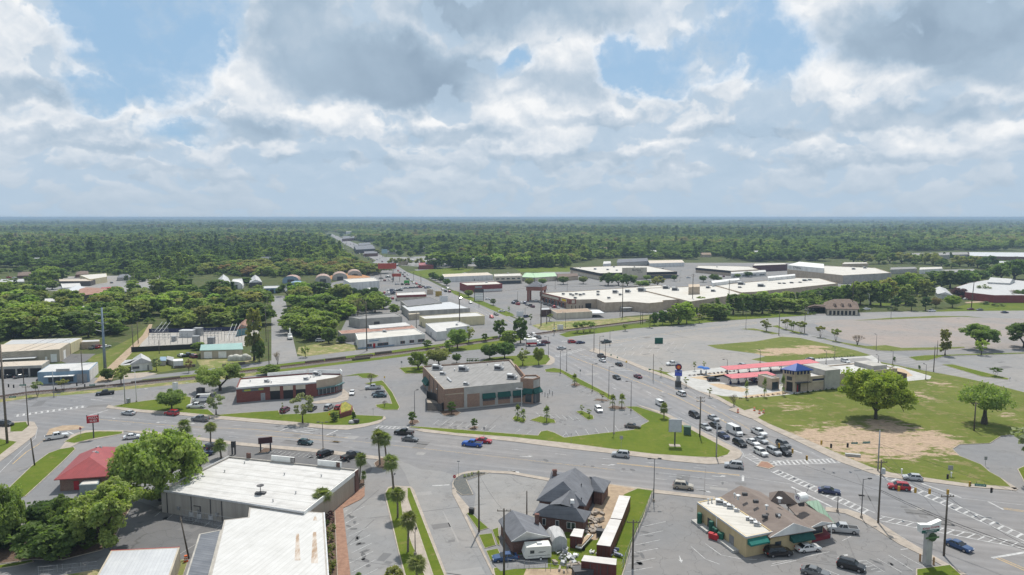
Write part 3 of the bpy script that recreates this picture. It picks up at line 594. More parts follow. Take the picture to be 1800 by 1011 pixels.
stalls((272,908),(380,930),6,(10,-8)); stalls((1245,660),(1370,650),9,(3,4))
pl(MK, [(1215,961),(1240,983),(1265,992)],.12); pl(MK, [(1240,956),(1268,976),(1300,982),(1330,984)],.12); arrow(1196,983,R(-95),0,.8); arrow(1595,965,R(10),1,.8); arrow(1484,979,R(10),1,.8)
pl(MK, [(1357,991),(1458,970)],.12); pl(MK, [(1355,995),(1400,985)],.12); pl(MK, [(1590,953),(1635,977)],.35); pl(MK, [(1480,951),(1496,943)],.1)
for a, b in (((1562,976),(1605,1003)),((1583,974),(1625,997)),((1542,982),(1585,1006)),((1448,1000),(1475,1011))): pline(MK, a, b, .1)
pl(MK, [(1500,987),(1522,985),(1556,1006)],.1)
for i in range(5): pline(MK, (1504 + i * 9,988 + i * 4.4),(1518 + i * 8,985.5 + i * 4.6),.1)
rs = random.Random(17); ST = MB()
PD, PL = MB(),MB()
for (x0,y0),(x1,y1),k, a in (((260,735),(1290,845),22,ANG_A),((1010,640),(1330,780),14,ANG_B),((1400,830),(1780,960),12,ANG_A),((1080,595),(1420,560),8,ANG_C),((770,745),(1050,735),9,ANG_A),((1120,900),(1560,1000),12,ANG_A),((610,900),(690,1000),6,R(75)),((740,850),(830,1000),6,R(107)),((250,890),(370,960),5,ANG_A),((60,700),(240,720),8,R(20)),((1050,630),(1300,600),8,ANG_C),((1450,600),(1780,575),10,ANG_C),((1680,650),(1790,640),4,ANG_C),((860,500),(1000,530),8,ANG_B)):
    for _ in range(k):
        t = rs.random(); c = G(x0 + (x1 - x0) * t + rs.gauss(0,8),y0 + (y1 - y0) * t + rs.gauss(0,8)); L, w = rs.choice(((1.5,1.2),(4,1.6),(12,.35),(20,.25),(7,3),(3,2.2),(30,.18))); u = Vector((math.cos(a),math.sin(a),0)); v = Vector((-u.y, u.x, 0)); L *= rs.uniform(.5,1.3)
        if rs.random() < .3: u, v = v, u
        (PD if rs.random() < .72 else PL).add([(q.x, q.y, ZM - .004) for q in (c - u * L / 2 - v * w / 2,c + u * L / 2 - v * w / 2 * rs.uniform(.7,1.3),c + u * L / 2 + v * w / 2,c - u * L / 2 + v * w / 2 * rs.uniform(.7,1.3))],[(0,1,2,3)])
struct('road_patches', PD, asphalt('asphalt_patch',(.135,.136,.14),stain=0)); struct('worn_patches', PL, asphalt('asphalt_light_patch',(.235,.235,.235),stain=0))
for (x0,y0),(x1,y1),k in (((608,900),(650,1000),14),((1135,925),(1120,1000),10),((475,795),(560,806),14),((560,808),(620,814),8),((765,748),(880,758),14),((960,738),(1020,742),12),((1000,768),(1100,757),12),((1010,678),(1075,712),12),((1045,622),(1180,606),12),((1540,985),(1620,1000),6),((620,672),(660,700),8),((280,910),(380,930),8),((300,730),(640,770),10),((900,800),(1280,850),12),((1220,742),(1330,790),10)):
    for _ in range(k):
        t = rs.random(); c = G(x0 + (x1 - x0) * t + rs.gauss(0,5),y0 + (y1 - y0) * t + rs.gauss(0,3)); a, b = rs.uniform(.3,1.3),rs.uniform(.2,.6); h = rs.uniform(0,3); ST.poly([(c.x + a * math.cos(h) * math.cos(j * .7854) * rs.uniform(.7,1.2) - b * math.sin(h) * math.sin(j * .7854),c.y + a * math.sin(h) * math.cos(j * .7854) + b * math.cos(h) * math.sin(j * .7854),ZM - .003) for j in range(8)])
struct('oil_stains', ST, pm('oil_stain',(.075,.075,.077),(.11,.11,.112),2,.7))
struct('lane_markings', MK, M_MARK); struct('yellow_markings', YL, M_YEL)
# ------------------------------------------------------------------ buildings
BR_DRUG = brick('tan_red_brick',(.28,.17,.12),(.22,.13,.095),(.30,.25,.2)); BR_OIL = brick('dark_red_brick',(.20,.055,.045),(.15,.04,.035),(.2,.13,.11))
BR_HOUSE = brick('house_brick',(.16,.075,.06),(.11,.055,.045),(.2,.16,.14)); BR_REST = brick('brown_brick',(.24,.14,.105),(.18,.10,.08),(.3,.25,.2)); BR_STORE = brick('store_red_brick',(.22,.04,.045),(.17,.03,.035),(.25,.12,.1))
W_GREY = pm('grey_stucco',(.40,.385,.355),(.31,.30,.28),.35,.9); W_TAN = pm('tan_stucco',(.46,.38,.29),(.37,.30,.23),.4,.9); W_BEIGE = pm('beige_metal',(.42,.37,.29),(.33,.29,.23),.5,.6,streak=(1,1,.15))
W_BUFF = pm('buff_paint',(.50,.40,.23),(.42,.33,.19),.5,.85,streak=(1,1,.3)); W_CREAM = pm('cream_paint',(.56,.51,.42),(.46,.41,.33),.4,.85,streak=(1,1,.2)); W_WHITE = pm('white_wall',(.66,.66,.65),(.5,.5,.49),.5,.8,streak=(1,1,.15))
W_BLUE = pm('blue_grey_wall',(.22,.31,.40),(.17,.25,.33),.6,.7,streak=(1,1,.2)); W_YEL = pm('yellow_block',(.60,.53,.33),(.5,.45,.3),.5,.85,streak=(1,1,.2)); W_CONC = pm('grey_block',(.40,.38,.34),(.28,.27,.25),.5,.9,streak=(1,1,.15)); W_WHS = pm('ribbed_warehouse',(.37,.345,.31),(.29,.27,.245),.8,.7,streak=(1,1,.1))
R_GREY = seamed('grey_roll_roof',(.26,.255,.25),(.20,.195,.19),R(73),1.6,.9,line=.86); R_WHITE = seamed('white_membrane',(.51,.505,.495),(.42,.41,.395),R(-16),3.2,.75,line=.82,dirt=.38); R_WHITE2 = seamed('white_metal_roof',(.52,.515,.505),(.45,.445,.43),R(74),1.0,.5,rust=((.32,.16,.07),.74),line=.86,dirt=.18)
R_LMET = seamed('dull_metal_roof',(.50,.51,.52),(.42,.43,.45),R(105),.6,.45,.2,line=.85); R_DMET = seamed('lean_to_metal',(.17,.18,.20),(.11,.12,.14),R(-16),.7,.5,.3,line=.6); R_TAN = seamed('tan_metal_roof',(.50,.43,.35),(.42,.36,.29),R(80),.9,.55,.1,line=.86); R_RUST = seamed('rusted_metal_roof',(.33,.19,.14),(.24,.13,.10),R(80),.8,.7,.1,rust=((.18,.08,.05),.5),line=.8)
R_RED = seamed('red_metal_roof',(.30,.06,.062),(.235,.05,.052),R(72),.45,.45,line=.72,dirt=.2); R_DARK = seamed('dark_roll_roof',(.13,.13,.14),(.17,.17,.175),R(20),2.2,.9,line=.9); R_BLUE = seamed('blue_metal_roof',(.025,.07,.27),(.02,.06,.235),R(0),.5,.4,.1,line=.7,dirt=.05); R_GREEN = seamed('green_metal_roof',(.20,.30,.22),(.15,.24,.175),R(75),.8,.45,.1,line=.55); R_MINT = seamed('mint_metal_roof',(.26,.40,.37),(.22,.34,.32),R(80),.9,.5,.1,line=.85); R_LGREEN = seamed('light_green_roof',(.33,.48,.30),(.28,.41,.26),R(80),.9,.5,.1,line=.9); R_PALE = seamed('pale_metal_roof',(.46,.46,.46),(.37,.37,.37),R(85),.9,.5,.1,rust=((.35,.24,.17),.64),line=.86)
S_GREY = seamed('grey_shingle',(.165,.172,.19),(.125,.13,.145),R(-16),.28,.95,line=.8); S_BROWN = seamed('brown_shingle',(.20,.165,.145),(.155,.125,.11),R(-35),.3,.95,line=.85); S_TAN = seamed('tan_shingle',(.34,.26,.19),(.27,.2,.15),R(-10),.3,.95,line=.85); S_DARK = seamed('dark_brown_shingle',(.17,.125,.10),(.12,.09,.075),R(10),.35,.95,line=.85)
R_CORR = seamed('ruddy_barrel_roof',(.36,.28,.24),(.28,.2,.165),R(0),1.2,.6,rust=((.36,.17,.11),.5),line=.85); AWN = pm('green_awning',(.013,.075,.065),(.010,.06,.052),.8,.8); FAB_RED = pm('red_canopy_fabric',(.50,.155,.175),(.43,.13,.145),.6,.8); M_DOOR = pm('door_grey',(.22,.22,.22),rough=.6)
def cen(W): return Vector((sum(p.x for p in W) / len(W),sum(p.y for p in W) / len(W),0))
def bld(label, cat, px, h, wall, roof, par=.35,name='building', z=None, group=None, W=None):
    W = W or [Vector((p.x, p.y, 0)) for p in P(px, h if z is None else z)]; W = up(W)
    r = thing(name, label, cat, cen(W),group=group); block(r, W, 0,h, wall, roof, par); return r, W
def block(r, W, z0,h, wall, roof, par=.35,th=.3,names=('wall','roof'),parent=None):
    n = len(W); I = inset(W, th); zr = h - par; m = MB()
    m.add([(p.x, p.y, z0) for p in W] + [(p.x, p.y, h) for p in W] + [(p.x, p.y, h) for p in I] + [(p.x, p.y, zr - .05) for p in I],
          [(k * n + i, k * n + (i + 1) % n, (k + 1) * n + (i + 1) % n, (k + 1) * n + i) for k in range(3) for i in range(n)])
    w = part(r, names[0],m, wall, parent=parent)
    f = part(r, names[1],MB().poly([(p.x, p.y, zr) for p in I]),roof, parent=parent); return w, f
def edge(W, i):
    a, b = W[i],W[(i + 1) % len(W)]; L = (b - a).length; t = (b - a) / L; return a, t, Vector((t.y, -t.x, 0)),L
def on(r, W, i, name, s0,s1,z0,z1,mat, t=.08,parent=None, d=0.0,frac=True, label=None):
    """a panel on wall i (from W[i] to W[i+1]),s in fractions of its length, standing t proud"""
    a, u, n, L = edge(W, i)
    if not frac: s0,s1 = s0 / L, s1 / L
    M = Matrix(((u.x, n.x, 0,a.x),(u.y, n.y, 0,a.y),(0,0,1,0),(0,0,0,1)))
    m = MB(M); m.box(s0 * L, s1 * L, d - .03,d + t, z0,z1); return part(r, name, m, mat, parent=parent, label=label)
def win(r, W, i, s0,s1,z0,z1,fm=None, mull=2,t=.06):
    f = on(r, W, i, 'window', s0,s1,z0,z1,fm or M_WHITE, t); a, u, n, L = edge(W, i); w = .08 / L
    M = Matrix(((u.x, n.x, 0,a.x),(u.y, n.y, 0,a.y),(0,0,1,0),(0,0,0,1))); m = MB(M); st = (s1 - s0) / mull
    for k in range(mull): m.box((s0 + k * st + w) * L, (s0 + (k + 1) * st - w) * L, t - .02,t + .012,z0 + .08,z1 - .08)
    part(r, 'pane', m, M_PANE, parent=f); return f
def door(r, W, i, s0,s1,z1=2.2,mat=None): 
    d = on(r, W, i, 'door', s0,s1,.02,z1,mat or M_DOOR, .05); on(r, W, i, 'handle', s0 + (s1 - s0)*.8,s0 + (s1 - s0)*.9,1.0,1.12,M_GREY, .05,parent=d, d=.06); return d
def awning(r, W, i, s0,s1,z0,z1,out, mat):
    a, u, n, L = edge(W, i); p, q = a + u * (s0 * L),a + u * (s1 * L); m = MB()
    vs = [p + Vector((0,0,z1)) + n * .02,q + Vector((0,0,z1)) + n * .02,q + n * out + Vector((0,0,z0 + .3)),p + n * out + Vector((0,0,z0 + .3)),p + n * out + Vector((0,0,z0)),q + n * out + Vector((0,0,z0)),p + n * .02 + Vector((0,0,z0)),q + n * .02 + Vector((0,0,z0))]
    m.add(vs, [(0,1,2,3),(3,2,5,4),(0,3,4,6),(1,7,5,2),(6,4,5,7)]); return part(r, 'awning', m, mat)
def rtu(r, px, py, h, s=1.0,name='rooftop_unit', mat=None):
    g = G(px, py, h); a = ANG_A; M = Matrix.Translation((g.x, g.y, h)) @ Matrix.Rotation(a, 4,'Z'); m = MB(M)
    m.box(-1.0 * s, 1.0 * s, -.65 * s, .65 * s, .15,1.15 * s); m.box(-1.08 * s, .2 * s, -.72 * s, .72 * s, 1.15 * s, 1.27 * s); m.box(1.0 * s, 1.5 * s, -.4 * s, .4 * s, .3,.8 * s); m.box(-.9 * s, .9 * s, -.55 * s, -.45 * s, -.02,.15); m.box(-.9 * s, .9 * s, .45 * s, .55 * s, -.02,.15)
    o = part(r, name, m, mat or M_LGREY); m = MB(M); m.tube((.5 * s, 0,1.15 * s),(.5 * s, 0,1.2 * s),.42 * s, n=12); m.box(-.85 * s, .85 * s, -.66 * s, -.645 * s, .35,.95 * s); part(r, 'fan_grille', m, M_DGREY, parent=o); return o
def vent(r, px, py, h, s=.25,mat=None, hh=.9):
    g = G(px, py, h); m = MB(); m.lathe([(s * .6,h - .1),(s * .6,h + hh * .6),(s * 1.3,h + hh * .65),(s * 1.3,h + hh * .8),(.02,h + hh)],8,(g.x, g.y)); return part(r, 'roof_vent', m, mat or M_LGREY)
def hip(r, E, R0,R1,ze, mat, along, name='roof', th=.18,parent=None):
    """E = FL,FR,BR,BL eaves; along: 'w' ridge parallel to the front, 'd' ridge running back"""
    e = [Vector((p.x, p.y, ze)) for p in E]; lo = [p - Vector((0,0,th)) for p in e]; m = MB()
    fs = [(0,1,5,4),(1,2,5),(2,3,4,5),(3,0,4)] if along == 'w' else [(0,1,4),(1,2,5,4),(2,3,5),(3,0,4,5)]
    m.add(e + [Vector(R0),Vector(R1)] + lo, fs + [(0,6,7,1),(1,7,8,2),(2,8,9,3),(3,9,6,0),(6,9,8,7)]); return part(r, name, m, mat, parent=parent)
def house(label, cat, px, ze, zr, along, wall, roof, name='house', over=.45,gable=False, rfrac=.35,z=None, group=None, ridge=None):
    """px: eaves corners FL,FR,BR,BL seen at the eaves height"""
    E = [Vector((p.x, p.y, 0)) for p in P(px, ze)]; r = thing(name, label, cat, cen(E),group=group)
    if ridge: R0,R1 = [G(x, y, zr) for x, y in ridge]
    else:
        k = 0.02 if gable else rfrac
        A, B = ((E[0] + E[3]) / 2,(E[1] + E[2]) / 2) if along == 'w' else ((E[0] + E[1]) / 2,(E[2] + E[3]) / 2)
        R0,R1 = A.lerp(B, k),B.lerp(A, k); R0.z = R1.z = zr
    hip(r, E, R0,R1,ze, roof, along); W = inset(up(E),over); m = MB().prism(W, 0,ze - .15,bottom=False); part(r, 'wall', m, wall); return r, W

# -- vacant drug store
r, W = bld('vacant brick drug store with green window awnings and flat grey roof','store',[(780.3,684.5),(928,671),(896,632),(743,643.5)],7.2,BR_DRUG, R_GREY, .5,'drug_store')
on(r, W, 0,'facade_panel',.23,.985,.05,7.35,W_GREY, .22,label='grey stucco front panel with faint outline of removed letters')
for k in range(4):
    s0 = .265 + k * .183; s1 = s0 + .145; on(r, W, 0,'brick_infill', s0,s1,.5,4.9 if k == 0 else 2.0,BR_DRUG, .06,d=.22)
    if k: win(r, W, 0,s0,s1,2.0,3.4,M_DGREY, 4,.28); awning(r, W, 0,s0 - .005,s1 + .005,2.9,5.0,.95,AWN)
on(r, W, 0,'plinth',.0,.985,.05,.5,W_CONC, .16); on(r, W, 0,'band',.01,.23,5.2,5.5,W_TAN, .07)
# corner entrance tower
a = W[1]; tw = [a + Vector(v) for v in ((-2.6,-.6,0),(1.6,-2.0,0),(4.2,1.2,0),(3.0,4.6,0),(-1.0,4.2,0))]
block(r, tw, 0,8.6,BR_DRUG, R_GREY, .5,names=('entrance_tower','tower_roof')); on(r, tw, 1,'tower_panel',.08,.92,5.4,8.0,W_GREY, .08); on(r, tw, 1,'entrance_glazing',.06,.94,.1,3.3,M_PANE, .05); on(r, tw, 1,'door_frame',.38,.42,.1,3.3,M_GREY, .08)
on(r, tw, 0,'entrance_glazing',.4,.9,.5,3.2,M_PANE, .06); awning(r, tw, 1,.0,1.0,3.5,5.2,1.2,AWN); awning(r, tw, 0,.25,1.0,3.5,5.2,.9,AWN)
a_, u_, n_, L_ = edge(W, 1); m = MB(); bk = [W[2] + Vector((.05,.1,0)),W[2] - u_ * L_ * .62]; 
m.prism(up([bk[0],bk[1],bk[1] + n_ * .35,bk[0] + n_ * .35]),0,7.2,bottom=False); part(r, 'side_pier', m, BR_DRUG)
m = MB(); m.prism(up([W[1] + u_ * 4,W[1] + u_ * L_ * .62,W[1] + u_ * L_ * .62 - n_ * .4,W[1] + u_ * 4 - n_ * .4]),6.6,8.3); part(r, 'side_parapet', m, BR_DRUG)
awning(r, W, 3,.12,.32,2.4,4.4,1.3,AWN); door(r, W, 3,.16,.28,2.2); door(r, W, 3,.42,.48,2.2); on(r, W, 3,'wall_lamp',.7,.72,4.6,4.9,M_WHITE, .3)
for s in (.36,.55,.72): on(r, W, 3,'downpipe', s, s + .008,.1,6.6,M_DGREY, .12)
for x, y, s in ((768,650,1.5),(814,652,1.5),(876,650,1.4),(899,666,1.4),(778,659,.9),(819,677,.8)): rtu(r, x, y, 6.7,s)
for x, y in ((799,652),(857,642),(884,640),(760,648),(765,668)): vent(r, x, y, 6.7)
m = MB(); g = [G(786,666,6.7),G(793,672,6.7)]; m.tube(g[0] + Vector((0,0,.5)),g[1] + Vector((0,0,.3)),.3,n=8); part(r, 'roof_duct', m, M_LGREY)
en = up(P([(750,722),(776,724),(782,719),(779,713),(765,705),(750,700)])); e2 = thing('fence','dark slatted service enclosure fence beside the brick drug store','fence', cen(en))
m = MB()
for p, q in zip(en[:1] + en[1:],en[1:] + en[:1]):
    L = (q - p).length
    if L > 2.2:
        t = (q - p) / L; n = Vector((-t.y, t.x, 0))*.04
        for k in range(int(L / .22)):
            c = p + t * (k * .22); d = c + t * .17; m.prism([c - n, d - n, d + n, c + n],.1,2.7)
part(e2,'slat_panel', m, M_DGREY)
for p in en: part(e2,'post', MB().tube(p, p + Vector((0,0,2.8)),.08),M_DGREY)
for i, (x, y) in enumerate(((763,722),(768,721))): tag(obj('bollard', MB().lathe([(.13,0),(.13,1.0),(.09,1.1),(.01,1.13)],10),M_SIGY, loc=(0,0,0)),'yellow safety bollard at the dark enclosure gate, ' + ('nearer the fence corner' if i else 'leftmost one'),'bollard').location = G(x, y)

# -- oil change garage
r, W = bld('red brick garage with three open service bays and white roof','garage',[(415,682),(467,677.5),(541,673),(556,671.5),(590,666),(601,661),(598,657),(540,656),(422,665)],5.2,BR_OIL, R_WHITE, .4,'service_garage')
for k, s in enumerate((.1,.41,.71)):
    on(r, W, 1,'bay_opening', s, s + .23,.05,3.1,M_BLACK, .07); on(r, W, 1,'roller_door', s, s + .23,3.1,4.6,W_CREAM, .12)
on(r, W, 1,'fascia',.0,1.0,4.7,5.3,M_LGREY, .2); on(r, W, 0,'fascia',.0,1.0,4.7,5.3,M_LGREY, .2)
g_ = pm('dull_sign_panel',(.13,.15,.15),rough=.6); sg = on(r, W, 0,'sign_band',.2,.93,3.6,4.5,g_, .1); on(r, W, 0,'sign_stripe',.26,.48,3.8,4.3,pm('lime_sign',(.42,.45,.06),rough=.6),.05,parent=sg, d=.1); on(r, W, 0,'sign_stripe',.75,.92,3.8,4.3,MATS['lime_sign'],.05,parent=sg, d=.1)
door(r, W, 0,.82,.97,2.6,M_GREY); on(r, W, 2,'fascia',0,1,4.8,5.3,M_LGREY, .2)
for i in (3,4):
    on(r, W, i, 'stucco_panel',.0,1.0,2.9,5.8,W_TAN, .12); on(r, W, i, 'shop_window',.06 if i == 3 else .3,.96,.5,2.6,M_PANE, .1); m = on(r, W, i, 'canopy',0,1.02,2.6,2.95,pm('teal_metal',(.10,.19,.20),rough=.5),1.0)
    for k in range(5): on(r, W, i, 'glazing_bar',.1 + k * .2,.115 + k * .2,.4,2.6,M_LGREY, .14)
on(r, W, 6,'rear_parapet',0,.95,4.5,6.6,M_WHITE, .15); on(r, W, 7,'rear_parapet',0,.6,4.5,6.4,M_WHITE, .15); on(r, W, 5,'corner_fin',.0,1.0,0,7.0,M_WHITE, .2)
for x, y, s in ((557,660,1.2),(469,672,.8),(538,668,.8)): rtu(r, x, y, 4.8,s)
for x, y in ((440,671),(477,673),(546,664),(552,663)): vent(r, x, y, 4.8)
# raised red planter with sign boulder
pts = up(P([(598,736),(618,730),(620,722),(608,714),(600,717),(597,726)])); q = thing('planter','red brick raised planter wall holding yellow flowers by the garage drive','planter', cen(pts)); part(q, 'wall', MB().prism(pts, 0,1.6,bottom=False),BR_OIL); part(q, 'flower_bed', MB().prism(inset(pts, .3),1.5,1.75,bottom=False),pm('yellow_flowers',(.32,.27,.04),(.08,.115,.025),1.6,.9,bmp=.5))
tag(obj('boulder', MB().lathe([(.9,0),(1.0,.35),(.75,.8),(.3,1.0),(.01,1.05)],9),M_CONCL),'pale grey boulder on the lawn in front of the red planter','boulder').location = G(618,744,.1)

# -- white-roofed shopfront warehouse
r, W = bld('large flat white-roofed warehouse store with ribbed grey walls and tall parapets','warehouse',[(283,861),(534,899.5),(628.5,825),(403,802)],5.0,W_WHS, R_WHITE, .35,'warehouse')
on(r, W, 1,'wall_panel',.02,.9,.1,4.1,pm('tan_ribbed_panel',(.36,.31,.25),(.29,.25,.2),2,.8,streak=(2,2,.05)),.1); on(r, W, 1,'brick_pier',.93,1.0,0,5.05,BR_HOUSE, .3); on(r, W, 0,'coping',0,1,4.7,5.08,M_LGREY, .15); on(r, W, 1,'coping',0,1,4.15,5.1,M_WHITE, .15); on(r, W, 3,'coping',0,1,4.6,5.12,M_LGREY, .15)
for k, s in enumerate((.1,.38)): on(r, W, 2,'raised_parapet',1 - s - .62 + .28 if 0 else .12 + k * .36,.30 + k * .36,4.3,6.3,M_WHITE, .25)
for s in (.16,.51,.86): on(r, W, 2,'brick_pier', s - .03,s, 4.3,6.2,BR_HOUSE, .35)
for s in (.04,.22,.36,.44): on(r, W, 0,'downpipe', s, s + .005,.1,4.5,M_DGREY, .1)
for s in (.12,.27,.40): on(r, W, 0,'wall_box', s, s + .018,1.2,1.9,M_GREY, .3)
on(r, W, 0,'pipe_loop',.24,.29,2.6,2.7,M_DGREY, .15); on(r, W, 0,'pipe_loop',.285,.29,1.5,2.7,M_DGREY, .15)
for x, y in ((340,850),(395,830),(500,835),(520,868),(565,838),(430,815),(480,882)): vent(r, x, y, 4.65,.16,M_GREY, .6)
g = G(458,868,4.65); m = MB(Matrix.Translation((g.x, g.y, 4.65))); m.box(-1.1,1.1,-.5,.5,0,.35); m.box(-.5,.5,-.8,.8,0,.3); m.tube((0,0,.3),(0,0,1.6),.08); m.lathe([(.1,1.5),(.75,1.75),(.8,1.85),(.1,1.65)],10); part(r, 'roof_turbine', m, M_DGREY)
cg = thing('fence','grey chain link cage around air conditioners behind the white-roofed warehouse','fence', cen(up(P([(322,915),(410,935),(410,925),(322,902)]))))
q = P([(322,915),(360,922),(410,931)]); m = MB()
for u, v in zip(q, q[1:]):
    for k in range(7):
        c = u.lerp(v, k / 7); m.tube(c, c + Vector((0,0,2.4)),.035,n=4)
    for z in (.3,1.3,2.4): m.tube(u + Vector((0,0,z)),v + Vector((0,0,z)),.03,n=4)
part(cg, 'mesh_panel', m, M_GREY)
for i, (x, y) in enumerate(((338,908),(352,911),(372,914))):
    c = G(x, y); u = thing('condenser_unit','grey condenser unit inside the cage behind the warehouse, ' + ('leftmost','middle','rightmost')[i],'air conditioner', c); M = Matrix.Translation(c); part(u, 'casing', MB(M).box(-.5,.5,-.5,.5,.1,1.1),M_LGREY); part(u, 'fan_grille', MB(M).tube((0,0,1.1),(0,0,1.15),.4,n=12),M_DGREY)
r, W = bld('long white sheet-metal roofed hall with rust streaks joined to the warehouse','warehouse',[(362,1040),(578,1040),(569,901),(438,892),(436,909),(394,914)],4.4,W_WHS, R_WHITE2,.02,'warehouse'); on(r, W, 1,'gutter',0,1,4.1,4.45,M_LGREY, .2)
for x, y0,y1,w in ((523,938,985,.5),(553,935,990,.6),(554,908,915,.4)):
    m = MB(); a, b = G(x, y1,4.4),G(x, y0,4.4); m.add([(a.x - w, a.y, 4.395),(a.x + w, a.y, 4.395),(b.x + w * .5,b.y, 4.395),(b.x - w * .5,b.y, 4.395)],[(0,1,2,3)]); part(r, 'rust_streak', m, pm('rust_run',(.27,.18,.11),(.50,.46,.42),.8,.7,streak=(1.5,.35,1)))
r, W = bld('dark corrugated metal lean-to beside the long white hall','shed',[(318,1040),(368,1015),(390,931),(350,938.5)],3.3,W_CONC, R_DMET, .02,'lean_to')
r, W = bld('pale sheet-metal roofed shed with beige walls at the bottom edge','shed',[(160,1030),(293,1030),(316,962),(195,968)],3.6,W_BEIGE, R_LMET, .02,'metal_shed'); on(r, W, 2,'fascia',0,1,3.3,3.64,M_RED, .1)
# -- red hip-roofed restaurant
E = [Vector((p.x, p.y, 0)) for p in P([(94.5,843.5),(204,836),(221,786),(140,798)],3.1)]; r = thing('restaurant','small brick restaurant under a bright red metal hip roof','restaurant', cen(E))
R0,R1 = G(157,803,6.0),G(173,785,6.0); hip(r, E, R0,R1,3.1,R_RED, 'd'); W = inset(up(E),.9); part(r, 'wall', MB().prism(W, 0,3.0,bottom=False),BR_REST); door(r, W, 0,.26,.36,2.2,M_RED); on(r, W, 0,'fascia',0,1,2.7,3.0,M_WHITE, .1); on(r, W, 3,'shop_window',.1,.9,.8,2.3,M_PANE, .08)
for x, y in ((168,799),(174,790)): rtu(r, x, y, 5.2,.6,mat=M_GREY)
m = MB(); m.prism(up(P([(139,853),(172,851),(176,842),(147,843)],2.2)),0,2.2,bottom=False); part(r, 'cooler_annex', m, pm('blue_grey_panel',(.25,.30,.31),rough=.7)); m = MB(); m.prism(inset(up(P([(139,853),(172,851),(176,842),(147,843)],2.2)),.25),2.2,2.26,bottom=False); part(r, 'annex_roof', m, M_CREAMROOF)
# -- foreground brick house with grey hip roofs
E = [Vector((p.x, p.y, 0)) for p in P([(936.5,904.5),(1028.5,917.5),(1039,899),(948,884)],3.0)]; r = thing('house','rambling brick house with several grey shingle hip roofs beside the avenue','house', cen(E))
hip(r, E, G(966,887,5.3),G(1012,893,5.3),3.0,S_GREY, 'w', name='roof'); W = inset(up(E),.5); part(r, 'wall', MB().prism(W, 0,2.9,bottom=False),BR_HOUSE)
for s0,s1 in ((.14,.22),(.42,.50),(.66,.84)): win(r, W, 0,s0,s1,.9,2.3,M_WHITE, 2 if s1 - s0 > .1 else 1)
E2 = [Vector((p.x, p.y, 0)) for p in P([(943,879),(1030,889),(1049,850),(966,842)],3.4)]; hip(r, E2,G(990,846,7.2),G(1011,822,7.2),3.4,S_GREY, 'd'); part(r, 'wall', MB().prism(inset(up(E2),.5),0,3.3,bottom=False),BR_HOUSE)
E3 = [Vector((p.x, p.y, 0)) for p in P([(1040,862),(1061.5,866.5),(1073.5,845.5),(1036,838)],3.2)]; hip(r, E3,G(1040,838.5,5.4),G(1046,837.5,5.4),3.2,S_GREY, 'd'); part(r, 'wall', MB().prism(inset(up(E3),.5),0,3.1,bottom=False),BR_HOUSE)
E4 = [Vector((p.x, p.y, 0)) for p in P([(965,846),(992,846),(996,831),(969,828)],3.3)]; hip(r, E4,G(972,833,4.6),G(996,834,4.6),3.3,S_GREY, 'w'); part(r, 'wall', MB().prism(inset(up(E4),.5),0,3.2,bottom=False),BR_HOUSE)
E5 = [Vector((p.x, p.y, 0)) for p in P([(966,887),(1013,894),(1036,868),(990,862)],3.4)]; hip(r, E5,G(985,886,6.1),G(1003,862,6.1),3.4,S_GREY, 'd')
for x, y, z in ((1008.5,836,5.6),(1006,880.5,5.2)): g = G(x, y, z); part(r, 'skylight', MB(Matrix.Translation(g)).box(-.45,.45,-.45,.45,-.4,.25,.1,.1),M_WHITE)
for x, y, z in ((1022,856,5.),(1022,881,4.7),(975,895,4.4)): vent(r, x, y, z, .12,M_DGREY, .8)
g = G(975,836,4.2); m = MB(Matrix.Translation((g.x, g.y, 0))); m.box(-.45,.45,-.4,.4,3,5.6); m.box(-.55,.55,-.5,.5,5.3,5.45); part(r, 'chimney', m, BR_HOUSE)
E = [Vector((p.x, p.y, 0)) for p in P([(899,952),(968,944),(942,910),(876,914.5)],2.8)]; r = thing('cottage','small brick outbuilding with grey gable roof and white front gable','cottage', cen(E))
hip(r, E, G(925.5,934.5,5.0),G(900,896.5,5.0),2.8,S_GREY, 'd'); W = inset(up(E),.4); part(r, 'wall', MB().prism(W, 0,2.7,bottom=False),BR_HOUSE); e = [Vector((p.x, p.y, 2.82)) for p in E]; rg = G(925.5,934.5,5.05); n = Vector((0,-.12,0))
m = MB(); m.add([e[0] + n, e[1] + n, rg + n, e[0],e[1],rg],[(0,1,2),(3,5,4),(0,2,5,3),(1,4,5,2),(0,3,4,1)]); part(r, 'gable_end', m, W_WHITE); win(r, W, 0,.42,.54,1.0,2.2)
g = G(944,951); m = MB(Matrix.Translation((g.x, g.y + .6,0))); m.box(-.4,.4,-.3,.5,0,5.2); m.box(-.47,.47,-.37,.57,4.9,5.05); part(r, 'chimney', m, BR_HOUSE)
